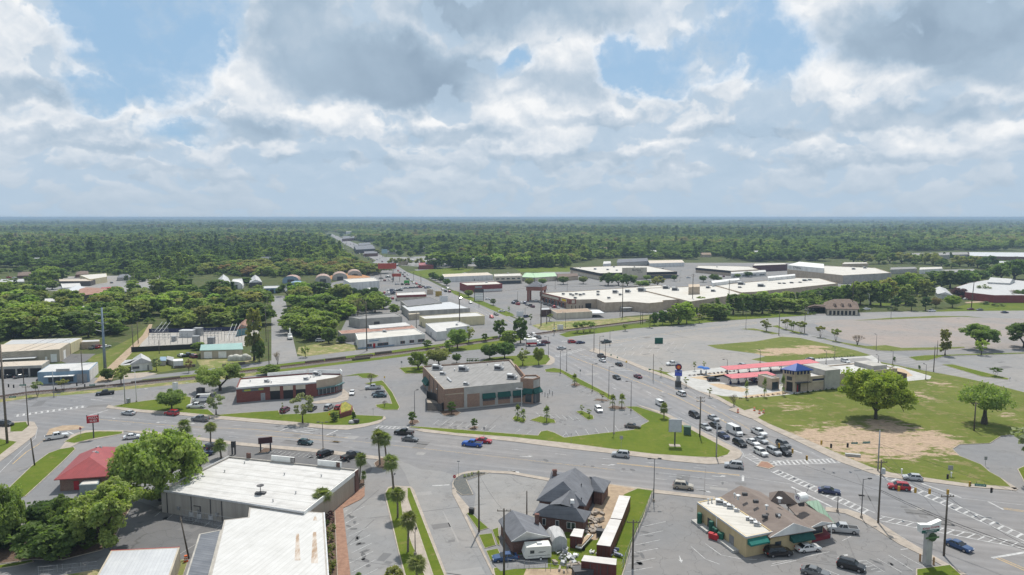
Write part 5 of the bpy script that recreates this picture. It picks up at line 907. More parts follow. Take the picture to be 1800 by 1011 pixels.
# -- left: industrial row by the tracks
r, W = shop('long tan metal warehouse with two white doors on the left',[(-20,620),(104,614),(122.5,602.5),(-10,606)],5.6,W_BEIGE, R_TAN, 'warehouse','warehouse',.02); on(r, W, 0,'roller_door',.87,.96,.05,3.6,M_WHITE, .08); on(r, W, 0,'roller_door',.79,.82,.05,2.6,M_WHITE, .08); on(r, W, 1,'roller_door',.35,.55,.05,3.8,M_WHITE, .08); on(r, W, 0,'lean_to_roof',.0,.68,2.7,2.9,M_LGREY, 3.5)
shop('grey-roofed shed behind the long tan warehouse',[(5,606),(124,603.5),(144,594),(20,597.5)],5.0,W_YEL, R_PALE, 'shed','shed',.02); shop('small open-fronted shed right of the grey-roofed shed',[(142,601.5),(175,600),(175,597),(145,598)],3.4,W_TAN, R_PALE, 'shed','shed',.02)
r, W = shop('open-fronted garage with tan roof and dark bays on the left edge',[(-20,645.5),(73,642),(87,633),(-10,637)],4.4,W_GREY, R_TAN, 'garage','garage',.02)
for k in range(4): on(r, W, 0,'bay_opening',.04 + k * .245,.25 + k * .245,.05,3.3,M_BLACK, .06)
r, W = shop('blue-grey metal shop with white roof and entrance canopy',[(65.5,654.5),(157,650.5),(172,636.5),(87,640.5)],4.6,W_BLUE, R_WHITE2,'shop','shop',.02); on(r, W, 0,'canopy',.16,.72,2.9,3.15,M_WHITE, 2.2); on(r, W, 0,'shop_window',.2,.42,.4,2.3,M_PANE, .06); on(r, W, 0,'shop_window',.46,.68,.4,2.3,M_PANE, .06); on(r, W, 0,'roller_door',.75,.95,.05,3.2,M_GREY, .06); on(r, W, 0,'sign_board',.36,.62,4.5,5.5,M_GREY, .1); on(r, W, 1,'pale_side',0,1,.1,4.4,W_WHITE, .05)
r, W = house('small white block cottage shop with front gable by the tracks','shop',[(229,640),(269,637),(262,629),(234,630)],3.2,5.3,'d', W_WHITE, R_PALE, 'cottage_shop', gable=True, over=.25); win(r, W, 0,.05,.38,1.0,2.0,M_DGREY, 3); door(r, W, 0,.75,.84); hip(r, P([(209,643),(230,641),(242,631),(220,633)],2.9),G(213,641,3.0),G(240,631,4.2),2.9,R_PALE, 'd')
r, W = house('long mint-green-roofed garage with two white doors','garage',[(351,616),(427.5,614),(426,602.5),(353,606)],3.8,5.0,'w', W_BEIGE, R_MINT, 'garage', gable=True, over=.3)
for s in (.08,.42): on(r, W, 0,'roller_door', s, s + .19,.05,3.0,M_WHITE, .08)
shop('small white storage shed with flat roof beside the cottage shop',[(304.5,635),(322,634),(321,630.5),(305,631)],3.0,W_WHITE, W_WHITE, 'shed','shed',.02)
for lab, px, m_ in (('low shed with faded blue roof behind the cottage shop',[(280,634),(292,634),(293,627),(283,627)],W_BLUE),('tilted pale tin-roofed shed beside the white storage shed',[(292,631),(305,635),(306,628),(296,626.5)],R_PALE)): house(lab, 'shed', px, 2.2,3.0,'w', W_CONC, m_, 'shed', gable=True, over=.2)
q = G(420,633); o = thing('covered_boat','long bulky load under a pale wrinkled tarpaulin by the mint-roofed garage','covered boat', q); m = MB(Matrix.Translation(q) @ Matrix.Rotation(R(8),4,'Z'))
for dx, rx, h in ((-3.2,1.6,2.3),(-1.2,1.8,2.6),(.8,1.7,2.2),(2.8,1.7,2.7),(4.2,1.2,2.0)): m.lathe([(rx, 0),(rx * 1.05,h * .5),(rx * .8,h * .85),(rx * .4,h),(.01,h * 1.02)],10,(dx, 0))
part(o, 'tarpaulin', m, pm('pale_tarp',(.46,.46,.41),(.36,.36,.32),.8,.7),smooth=True)
# substation
c = cen(P([(243,612),(262,580),(455,578),(452,608)])); o = thing('substation','electrical substation of grey steel racks, busbars and insulators on gravel','substation', c); m = MB(); rnd = random.Random(4)
for x0,x1,y, n in ((262,300,606,5),(312,330,604,3),(352,384,605,6),(358,390,598,6),(395,420,600,4),(268,296,596,4),(425,440,598,3)):
    p, q = G(x0,y),G(x1,y); h = rnd.uniform(4.5,7.5)
    for k in range(n):
        b = p.lerp(q, k / (n - 1)); m.tube(b, b + Vector((0,0,h)),.1,n=4); m.tube(b + Vector((0,0,h)),b + Vector((.0,0,h + .9)),.14,.08,n=5)
        if k < n - 1:
            e = p.lerp(q, (k + 1) / (n - 1))
            for z in (h, h * .72): m.tube(b + Vector((0,0,z)),e + Vector((0,0,z)),.09,n=4)
            m.tube(b + Vector((0,0,h * .72)),e + Vector((0,0,h)),.05,n=4)
part(o, 'steel_rack', m, M_GREY); m = MB()
for x in (277,284,291): m.tube(G(x - 4,604) + Vector((0,0,6)),G(x + 10,596) + Vector((0,0,9)),   .08,n=6)
for x in (405,412,418): m.tube(G(x - 6,606) + Vector((0,0,3)),G(x + 5,596) + Vector((0,0,8)),.09,n=6)
part(o, 'busbar', m, M_LGREY)
for x, y, w, d, h in ((330,592,7,4,3.4),(349,590,4,3,4.0),(306,600,2.0,1.6,2.4),(345,603,3,2.5,3.4),(372,604,3,2.5,3)): g = G(x, y); part(o, 'switch_house' if w > 4 else 'transformer', MB(Matrix.Translation(g)).box(-w / 2,w / 2,-d / 2,d / 2,0,h).box(-w / 2 - .2,w / 2 + .2,-d / 2 - .2,d / 2 + .2,h, h + .25),M_LGREY if w > 4 else M_GREY)
def fence(label, px, h, mat, name='fence', z=0,posts=3.0,mesh=False, cat='fence'):
    q = P(px); o = thing(name, label, cat, q[0]); m = MB(); mp = MB()
    for a, b in zip(q, q[1:]):
        L = (b - a).length; t = (b - a) / L; n = Vector((-t.y, t.x, 0))*.03
        if mesh:
            for zz in (.1,h * .5,h): m.tube(a + Vector((0,0,zz)),b + Vector((0,0,zz)),.02,n=3)
            for k in range(int(L / .8)): c = a + t * (k * .8); m.tube(c, c + Vector((0,0,h)),.012,n=3)
        else: m.add([a - n, b - n, b + n, a + n, a - n + Vector((0,0,h)),b - n + Vector((0,0,h)),b + n + Vector((0,0,h)),a + n + Vector((0,0,h))],[(0,1,5,4),(2,3,7,6),(4,5,6,7),(1,2,6,5),(3,0,4,7)])
        for k in range(int(L / posts) + 1): c = a + t * (k * posts); part(o, 'post', MB().tube(c, c + Vector((0,0,h + .1)),.05,n=5),M_GREY if mesh else mat)
    part(o, 'mesh_panel' if mesh else 'fence_panel', m, M_GREY if mesh else mat); return o
fence('black screened fence along the front of the substation',[(231,619),(330,614),(345,613)],2.4,M_BLACK, posts=5); fence('dark screened fence along the back of the substation',[(262,585),(330,584),(460,580)],2.2,MATS['navy_band'],posts=6)
fence('rusty wire fence between the yard and the doughnut shop lot',[(1150,873),(1135,907),(1117,947),(1092,1006)],1.7,M_TREAD, mesh=False, posts=2.5) if 0 else fence('wire mesh fence between the grassy yard and the doughnut shop lot',[(1148,872),(1134,907),(1116,947),(1092,1008)],1.8,M_DGREY, mesh=True, posts=2.5)
fence('low wire fence along the bottom of the house yard',[(893,996),(930,1000),(968,1004),(1010,1010)],1.4,M_DGREY, mesh=True); fence('wire fence across the yard from the camper to the crosswise container',[(987,972),(996,1000),(1002,1010)],1.5,M_DGREY, mesh=True); fence('thin wire fence beside the lane at the bottom left',[(68,1010),(110,1006),(172,1000)],1.4,M_DGREY, mesh=True)
# -- left middle commercial cluster and homes
for lab, px, h, wl, rf, ct in (('cream flat-roofed block at the far left crossroads',[(158,491),(188,486.5),(187,480.5),(140,483.5)],5.5,W_YEL, M_CREAMROOF, 'shop'),('long dark-fronted shop row below the cream block',[(104,494.5),(159,494),(173,489.5),(102,490.5)],4.6,pm('dark_front',(.10,.09,.085),rough=.8),R_TAN, 'shop'),
    ('white-roofed shop left of the red-canopied shop',[(110,506),(143,504),(140,497.5),(107,498.5)],4.5,W_WHITE, R_WHITE, 'shop'),('white flat shed at the left trees, lower one',[(78,533),(122,531),(118,523),(79,525)],4.5,W_WHITE, R_WHITE, 'shed'),('far left pale shop with flat roof',[(-20,496),(43,495),(42,490),(-20,491)],4.5,W_GREY, R_PALE, 'shop'),('small white trailer-like office between the left trees',[(138,542),(166,540),(165,536.5),(138,538)],3.4,W_WHITE, R_PALE, 'office'),('low white shed in the left woods, by the pole',[(138,548),(160,547),(158,544),(139,545)],3.0,W_WHITE, R_WHITE, 'shed')):
    shop(lab, px, h, wl, rf, ct, ct, .2,wins=0)
for lab, px, ze, zr, al, wl, rf, ct in (('blue-grey metal barn roof behind the left trees',[(92,521),(137,516),(152,505),(118,508)],4,6.5,'d', W_GREY, R_LMET, 'barn'),('wide low grey hall roof beside the blue-grey barn',[(128,521),(186,515),(192,507),(150,505)],4.5,6.5,'w', pm('dark_front',(.1,.09,.085)),R_RUST, 'hall'),
    ('tan-roofed yellow house at the far left',[(75,484),(92,485),(100,479),(74,477)],4,7.5,'w', W_YEL, S_TAN, 'house'),('brown-roofed bungalow behind cars at the far left',[(30,485),(57,484),(56,478),(32,479)],3.4,5.5,'w', BR_HOUSE, S_DARK, 'house'),('dark-roofed bungalow right of the yellow house',[(132,483),(156,481.5),(155,477),(135,478)],3.4,5.5,'w', BR_HOUSE, S_DARK, 'house'),
    ('small grey-roofed house right of the crossroads',[(205,488.5),(232,487.5),(229,482.5),(210,483)],3.2,5.2,'w', W_GREY, S_GREY, 'house'),
    ('red-sided barn with pale gable roof',[(374,500),(407,498),(401,488),(385,489)],5,8.5,'d', BR_STORE, R_PALE, 'barn'),('pale rust-stained gable barn below the red barn',[(366,508),(388,509),(397,498),(376,500)],4.5,7.5,'d', W_WHITE, R_CORR, 'barn'),
    ('dark shed with white roof, left of the pair',[(406,498),(428,497),(424,490),(412,491)],4.5,6.5,'w', M_DGREY, R_PALE, 'shed'),('dark shed with white gable roof, right of the pair',[(438,497),(461,496),(455,487),(442,488)],4.5,7,'d', M_DGREY, R_PALE, 'shed'),('blue-sided shed hidden behind the tall vine shrub',[(415,579),(436,575),(446,563),(425,566)],4,6,'d', pm('teal_side',(.12,.24,.28),rough=.7),R_RUST, 'shed')):
    house(lab, ct, px, ze, zr, al, wl, rf, ct, gable=(ct != 'house'),over=.3)
r, W = shop('red-canopied petrol kiosk at the far left crossroads',[(190,509),(210,508),(209,503),(189,504)],4.5,BR_STORE, M_CREAMROOF, 'petrol kiosk','petrol_kiosk',.2); on(r, W, 0,'red_canopy',-.6,1.1,5.0,6.4,M_RED, 5)
for i, (lab, x, y, ln, wd, h, rf, wl, rz) in enumerate((('white domed quonset hut beside the pale barn',412,508,14,16,8.5,W_WHITE, W_WHITE, -75),('grey barrel-roofed shed with ruddy roof, leftmost',511,498,16,18,9,R_CORR, W_BLUE, -80),('pale blue quonset hut behind the brown store',519,507,14,18,7,W_BLUE, W_BLUE, -80),('grey barrel-roofed shed with ruddy roof, in front of the clay pile',568,498,24,17,9.5,R_CORR, W_GREY, -75),('ruddy barrel-roofed shed just left of the white warehouse store',598,493,24,17,9.5,R_CORR, W_GREY, -75),('ruddy barrel-roofed shed behind the white warehouse store',624,489,24,17,10,R_CORR, W_GREY, -75))):
    c = G(x, y); o = thing('quonset_hut', lab, 'quonset hut', c, R(rz)); m = MB(); n = 10; mw = MB(); wd *= .85; h *= .82; pr = [(wd / 2 * math.cos(math.pi * k / n),h * .35 + h * .6 * math.sin(math.pi * k / n)) for k in range(n + 1)]
    m.add([(0,a, b) for a, b in pr] + [(-ln, a, b) for a, b in pr],[(k, k + 1,n + 2 + k, n + 1 + k) for k in range(n)]); lpart(o, 'roof', m, rf, True)
    for xx in (-.05,-ln + .05): mw.add([(xx, wd / 2,0)] + [(xx, a, b) for a, b in pr] + [(xx, -wd / 2,0)],[tuple(range(n + 3))])
    for s_ in (-1,1): mw.add([(-.05,s_ * wd / 2,0),(-ln, s_ * wd / 2,0),(-ln, s_ * wd / 2,h * .35),(-.05,s_ * wd / 2,h * .35)],[(0,1,2,3)])
    lpart(o, 'wall', mw, wl); md = MB().box(-.06,.08,-wd * .2,wd * .2,0,h * .5); lpart(o, 'door', md, M_DGREY)
r, W = shop('long blue-fronted garage at the head of the side street',[(463,507),(492,506),(491,502),(462,503)],4.5,W_BLUE, R_PALE, 'garage','garage',.2)
for k in range(3): on(r, W, 0,'bay_opening',.08 + k * .32,.3 + k * .32,.05,3.4,M_BLACK, .05)
shop('long brown-fronted store row right of the side street',[(530,507.5),(571,505),(569,500),(529,502)],4.6,pm('rust_front',(.18,.07,.065),rough=.8),R_GREY, 'store','store',.2,wins=5)
q = G(611,488); o = thing('clay_pile','heap of bright orange clay among the trees','clay pile', q); part(o, 'heap', MB(Matrix.Translation(q)).lathe([(24,0),(17,2.2),(8,3.6),(.1,4)],14),pm('orange_clay',(.40,.21,.10),(.32,.165,.08),.3,.95))
# -- far along the avenue
for lab, px, h, wl, rf, ct in (('far red-roofed restaurant beside the grass lot',[(736,466.5),(762,466),(761,461),(736,462)],5,BR_STORE, R_RED, 'restaurant'),('far pale-blue hall behind the red-roofed restaurant',[(748,461),(766,461),(765,456.5),(749,457)],7,W_BLUE, R_PALE, 'hall'),('far dark-roofed car showroom, nearest of the row',[(626,439),(660,437),(655,430),(622,432)],7,M_DGREY, S_GREY, 'showroom'),('far red brick shop below the dark showroom',[(640,446),(664,445),(662,441),(640,442)],5,BR_HOUSE, S_GREY, 'shop'),('far wide grey store behind the dark showroom',[(632,431),(652,429.5),(650,426),(630,427.5)],7,W_GREY, S_GREY, 'store'),('far dull red store up the avenue',[(602,420),(628,418),(626,414),(602,415.5)],7,BR_HOUSE, S_GREY, 'store'),('far cream-roofed long shed beyond the woods, right one',[(656,408),(684,407.3),(682,405.2),(655,406)],9,W_WHITE, M_CREAMROOF, 'shed'),('far cream-roofed shed beyond the woods, left one',[(608,407.5),(620,407),(619,405.2),(608,405.5)],9,W_WHITE, M_CREAMROOF, 'shed'),('far blue-roofed shop left of the avenue',[(594,440),(606,439.5),(604,436),(593,436.5)],6,W_BLUE, R_LMET, 'shop'),('far white shed behind the pine belt',[(820,457),(868,456),(866,453),(822,454)],6,W_WHITE, R_PALE, 'shed'),('far low school-like building behind the grass field',[(868,455),(966,453),(964,450),(870,451.5)],6,W_CREAM, R_WHITE, 'building'),('far tan house left of the grass field',[(700,460),(716,459.5),(715,456),(701,456.5)],5,W_TAN, S_GREY, 'house'),('far white hut in the woods beyond the plaza',[(1060,464),(1074,463),(1073,459),(1061,459.5)],5,W_WHITE, R_WHITE, 'hut'),('far reddish house roof in the left woods',[(433,402.5),(442,402.3),(441,401),(433,401.2)],8,W_WHITE, R_RED, 'house'),('far white bungalow in the middle woods',[(425,465),(432,464.6),(431,462.6),(425,463)],5,W_WHITE, R_PALE, 'bungalow'),('far white cottage glimpsed above the oaks',[(590,465),(597,464.6),(596,462.4),(590,463)],5,W_WHITE, R_PALE, 'cottage')):
    shop(lab, px, h, wl, rf, ct, ct.replace(' ','_'),.2)
# small homes glimpsed in the woods
HOMES = []
rh = random.Random(21)
for i, (x, y, c) in enumerate(((70,462,0),(150,455,1),(235,466,2),(300,458,0),(390,452,1),(470,460,2),(520,447,0),(120,440,1),(260,436,0),(350,432,2),(450,434,1),(545,437,0),(690,447,2),(740,440,0),(820,444,1),(900,440,0),(985,447,2),(1060,441,1),(1150,447,0),(1240,452,1),(1330,448,0),(1420,452,2),(1500,447,1),(1560,440,0),(1640,434,1),(1740,436,0),(30,430,1),(190,424,0),(500,424,1),(760,426,0),(960,425,1),(1120,428,0),(1300,430,1),(1480,428,0),(1690,424,1))):
    g = G(x, y); HOMES.append(g); w = 11 if y < 440 else 8; a, b = Vector((g.x, g.y, 0)),rh.uniform(-.3,.3); u = Vector((math.cos(b),math.sin(b),0)); v = Vector((-u.y, u.x, 0)); E = [g - u * w - v * 5,g + u * w - v * 5,g + u * w + v * 5,g - u * w + v * 5]; t = ('white','tan','grey')[c]
    r = thing('house', t + '-walled home half hidden in the far woods','house', a, group=t + ' homes in the far woods'); hip(r, E, (g - u * w * .98) + Vector((0,0,7)),(g + u * w * .98) + Vector((0,0,7)),4,(R_PALE, S_TAN, S_GREY)[c],'w'); part(r, 'wall', MB().prism(inset(up([Vector((p.x, p.y, 0)) for p in E]),.4),0,3.9,bottom=False),(W_WHITE, W_TAN, W_GREY)[c])
# ------------------------------------------------------------------ trees
RNG = np.random.default_rng(11)
def leaf_mesh(name, centres, radii, n_per, size, flat=.8,shell=.55,droop=0.0):
    """a crown of many small leaf sprays gathered in clumps"""
    C, N = [],[]
    for (c, r, n) in zip(centres, radii, n_per):
        d = RNG.normal(size=(n, 3)); d /= np.linalg.norm(d, axis=1)[:, None]
        d[:, 2] = np.where(d[:, 2] < -.35,d[:, 2]*.4,d[:, 2]); rr = r * (shell + (1 - shell) * RNG.random(n)) ** .6*(1 + .16 * RNG.normal(size=n))
        p = np.array(c) + d * rr[:, None] * np.array([1,1,flat]); p[:, 2] -= droop * RNG.random(n) * r; C.append(p); N.append(d)
    C = np.concatenate(C); N = np.concatenate(N); n = len(C)
    N = N * .6 + RNG.normal(size=(n, 3))*.55 + np.array([0,0,.35]); N /= np.linalg.norm(N, axis=1)[:, None]
    A = np.cross(N, RNG.normal(size=(n, 3))); A /= np.linalg.norm(A, axis=1)[:, None]; B = np.cross(N, A)
    s = size * (.55 + .9 * RNG.random(n))[:, None]; k = (.45 + .5 * RNG.random(n))[:, None]
    V = np.stack([C - A * s, C - B * s * k + N * s * .15,C + A * s, C + B * s * k + N * s * .15],1).reshape(-1,3).astype(np.float32)
    me = bpy.data.meshes.new(name); me.vertices.add(len(V)); me.vertices.foreach_set('co', V.ravel()); me.loops.add(len(V)); me.loops.foreach_set('vertex_index', np.arange(len(V),dtype=np.int32))
    me.polygons.add(n); me.polygons.foreach_set('loop_start', np.arange(0,len(V),4,dtype=np.int32)); me.polygons.foreach_set('loop_total', np.full(n, 4,np.int32)); me.update(calc_edges=True); me.materials.append(M_LEAF); return me
def limbs(mb, rnd, p, d, L, r, depth, spread=.6,kids=3,up_=.15):
    q = p + d * L; mb.tube(p, q, r, r * .62,n=6 if depth > 1 else 4,cap=False); ends = [q]
    if depth > 0:
        for k in range(kids):
            a = rnd.uniform(0,6.28); e = d.orthogonal().normalized(); e.rotate(Matrix.Rotation(a, 3,d)); nd = (d + e * spread * rnd.uniform(.6,1.3) + Vector((0,0,up_))).normalized()
            ends += limbs(mb, rnd, p.lerp(q, rnd.uniform(.65,1.0)),nd, L * rnd.uniform(.55,.8),r * .55,depth - 1,spread, kids, up_)
    return ends
TREES = {}
def proto(kind, H, Wd, seed, clumps, leaves, size, base=.28,shape='round', trunk=.035,multi=1,flat=.75,droop=0.0,bark=None, skirt=.0):
    """a tree of height H and crown width Wd built once; copies are scaled"""
    rnd = random.Random(seed); m = MB(); R_ = Wd / 2; cz = H * (base + (1 - base)*.5); ends = []
    for k in range(multi):
        a = k * 6.28 / multi; d = Vector((math.cos(a)*.22*(multi > 1),math.sin(a)*.22*(multi > 1),1)).normalized(); o = Vector((math.cos(a),math.sin(a),0))*(.25*(multi > 1)); m.tube(o * .6,o + d * H * base * .6,H * trunk * 1.35 / multi ** .5,H * trunk / multi ** .5,n=8,cap=False)
        ends += limbs(m, rnd, o + d * H * base * .55,d, H * .24,H * trunk * .9 / multi ** .5,2,.75,3)
    C, Rr, N = [],[],[]
    for k in range(clumps):
        for _ in range(40):
            x, y, z = rnd.uniform(-1,1),rnd.uniform(-1,1),rnd.uniform(-1,1)
            if shape == 'cone': rr = max(.06,(1 - (z + 1) / 2) ** .8); ok = math.hypot(x, y) < rr
            elif shape == 'umbrella': ok = x * x + y * y + (z * z if z > 0 else z * z * 2.2) < 1 and math.sqrt(x * x + y * y + z * z) > .45
            elif shape == 'column': ok = math.hypot(x, y) < .8
            elif shape == 'pine': rr = .35 + .65*(1 - abs(z * .8 + .1)); ok = math.hypot(x, y) < rr and (z > -.2 or rnd.random() < .35)
            else: ok = x * x + y * y + z * z < 1 and (x * x + y * y + z * z) > .22
            if ok: break
        r = R_ * rnd.uniform(.14,.29)*(1.0 if shape != 'cone' else 1.1); C.append((x * (R_ - r * .8),y * (R_ - r * .8),cz + z * (H * (1 - base)*.5 - r * .6))); Rr.append(r); N.append(max(6,int(leaves / clumps * rnd.uniform(.7,1.3))))
    if shape in ('limb','full'):
        m = MB(); rnd.seed(seed); ends = []
        for k in range(5): a = k * 1.2566 + rnd.uniform(-.3,.3); ends += limbs(m, rnd, Vector((0,0,1.5)),Vector((math.cos(a) * rnd.uniform(.7,1.2),math.sin(a) * rnd.uniform(.7,1.2),rnd.uniform(.5,1.2))).normalized(),3.2,.3,3,.7,3,.12)
        ends = [e for e in ends if e.z > 2]; mx = sorted(math.hypot(e.x, e.y) for e in ends)[int(len(ends)*.95)]; mz = max(e.z for e in ends); kx, kz = R_ * .9 / mx, H * .93 / mz; m.v = [(x * kx, y * kx, z * kz) for x, y, z in m.v]; m.tube((0,0,-.2),(0,0,1.5 * kz + .3),H * trunk * 1.3,H * trunk, 8,cap=False)
        ends = [e for e in ends if rnd.random() < .8 or e.z > mz * .6]; C = [(e.x * kx, e.y * kx, e.z * kz) for e in ends]; Rr = [R_ * rnd.uniform(.10,.22) for _ in C]; 
        if shape == 'full':
            for k in range(clumps):
                a, z = rnd.uniform(0,6.28),rnd.uniform(-.98,.95); q = math.sqrt(1 - z * z) * rnd.uniform(.78,1.0); C.append((R_ * .86 * q * math.cos(a),R_ * .86 * q * math.sin(a),cz + z * H * (1 - base)*.44)); Rr.append(R_ * rnd.uniform(.09,.2))
        N = [max(8,int(leaves / len(C) * rnd.uniform(.5,1.5))) for _ in C]
    r = bpy.data.objects.new(kind, None); t = m.mesh('trunk', bark or M_BARK, smooth=True); c = leaf_mesh('crown', C, Rr, N, size, flat, droop=droop); TREES[kind] = (t, c, H, Wd); bpy.data.objects.remove(r)
proto('spreading_oak',12,18,1,130,15000,.30,.24,'limb',.04); proto('low_oak',11,17,47,95,28000,.27,.05,'full',.03); proto('dome_tree',12,16,48,110,26000,.27,.24,'full',.03); proto('broad_oak',12,15,2,90,6200,.38,.22,'limb',.035); proto('round_tree',10,10,3,85,6500,.26,.2,'round',.03); proto('ragged_tree',12,12,44,90,15000,.27,.2,'limb',.03)
proto('leafy_tree',12,10,4,46,2600,.52,.1,'round'); proto('bushy_tree',10.5,11,5,46,2500,.56,.04,'round'); proto('tall_tree',14,9,6,44,1800,.55,.12,'column'); proto('pine_tree',17,8.5,7,40,1700,.52,.3,'pine',.018); proto('conical_tree',7,3.4,8,26,2200,.16,.06,'cone')
proto('open_tree',9,7,9,24,1500,.26,.22,'round',.025,flat=.9); proto('myrtle_tree',6,5.5,10,18,1500,.24,.35,'umbrella',.02,multi=4); proto('magnolia_tree',8,6.5,12,30,2600,.26,.22,'round',.03); proto('feathery_tree',11,14,13,60,6500,.26,.3,'umbrella',.06,flat=1.0,droop=.5); proto('shrub',2.2,2.2,14,14,900,.13,.05,'round',.02); proto('young_tree',4,1.8,15,8,260,.16,.35,'round',.014)
def bare(kind, H, seed, depth=4,multi=3,spread=.55):
    m = MB(); rnd = random.Random(seed); e = []
    for k in range(multi): a = k * 6.28 / multi; e += limbs(m, rnd, Vector((0,0,0)),Vector((math.cos(a)*.25,math.sin(a)*.25,1)).normalized(),H * .33,H * .018,depth, spread, 3,.12)
    t = MB(); tw = []
    for q in e: tw.append((q, .5))
    c = leaf_mesh('crown',[tuple(q) for q, _ in tw],[H * .05] * len(tw),[2] * len(tw),H * .012); TREES[kind] = (m.mesh('trunk', M_BARK),c, H, H * .9)
bare('bare_tree',7,21); bare('bare_tall_tree',15,22,4,1,.5)
def palm(kind, H, seed, n=66):
    rnd = random.Random(seed); m = MB(); p = Vector((0,0,0)); d = Vector((rnd.uniform(-.06,.06),rnd.uniform(-.06,.06),1)).normalized()
    for k in range(6): q = p + d * (H * .8 / 6); m.tube(p, q, .26 - .012 * k, .25 - .012 * k, n=9,cap=False); p = q; d = (d + Vector((rnd.uniform(-.03,.03),rnd.uniform(-.03,.03),.05))).normalized()
    V, Fc = [],[]
    for k in range(n):
        el = rnd.uniform(-.75,1.35) if k > 8 else rnd.uniform(.8,1.5); az = k * 2.4; u = Vector((math.cos(az) * math.cos(el),math.sin(az) * math.cos(el),math.sin(el))); L = rnd.uniform(.6,1.3); c = p + u * L; s = Vector((-math.sin(az),math.cos(az),0)); w = u.cross(s)
        for j in range(9):
            a = (j - 4) / 4*1.25; dd = (u * math.cos(a) + s * math.sin(a)).normalized(); tip = c + dd * rnd.uniform(.9,1.75) - Vector((0,0,.28 + .25 * rnd.random())); mid = c + dd * .65 + Vector((0,0,.05)); sd_ = dd.cross(w).normalized()*.1
            o = len(V); V += [c, mid + sd_, tip, mid - sd_]; Fc += [(o, o + 1,o + 2,o + 3)]
        o = len(V); V += [p + s * .03,p - s * .03,c - s * .03,c + s * .03]; Fc.append((o, o + 1,o + 2,o + 3))
    c = MB(); c.v = [tuple(q) for q in V]; c.f = Fc; TREES[kind] = (m.mesh('trunk', M_PALMBARK, smooth=True),c.mesh('crown', M_LEAF, flip=False),H, 4.4)
palm('palm_tree',8,31); palm('short_palm',4.2,32,56); palm('young_palm',2.6,33,26)
TINT = {'light': (.165,.205,.066),'mid': (0.155,0.2,0.068),'dark': (0.085,0.125,0.045),'deep': (0.05,0.08,0.034),'olive': (0.185,0.195,0.08),'tan': (.20,.15,.085),'bright': (0.19,0.26,0.065),'yellow': (0.235,0.265,0.055),'palm': (.13,.155,.065),'grey': (0.18,0.205,0.125),'twig': (.17,.125,.11),'plum': (.085,.045,.06),'hedge': (.13,.15,.045)}
NTREE = 0
def tree(kind, px, py, top=None, w=None, tint='mid', label=None, cat='tree', group=None, name=None, jit=.16,z=0):
    """a tree standing at photo pixel (px,py),its top seen at row `top`, its crown w pixels wide"""
    global NTREE
    t, c, H, Wd = TREES[kind]; g = G(px, py); h = HT(px, py, top) if top else H; sz = h / H; sx = (w / (FPX / g.y) / Wd) if w else sz
    rnd = random.Random(int(px * 7 + py * 131)); o = bpy.data.objects.new(name or kind, None); COL.objects.link(o); o.location = g + Vector((0,0,z)); o.rotation_euler = (0,0,rnd.uniform(0,6.28)); o.scale = (sx, sx, sz); tag(o, label or kind.replace('_',' '),cat, group)
    k = 1 + rnd.uniform(-jit, jit); b = 1 + rnd.uniform(-jit * .5,jit * .5)
    a = bpy.data.objects.new('trunk', t); COL.objects.link(a); a.parent = o
    b_ = bpy.data.objects.new('crown' if 'tree' in cat or 'palm' in cat else 'foliage', c); COL.objects.link(b_); b_.parent = o; q = TINT[tint]; b_.color = (q[0] * k * b, q[1] * k, q[2] * k, 1); NTREE += 1; return o
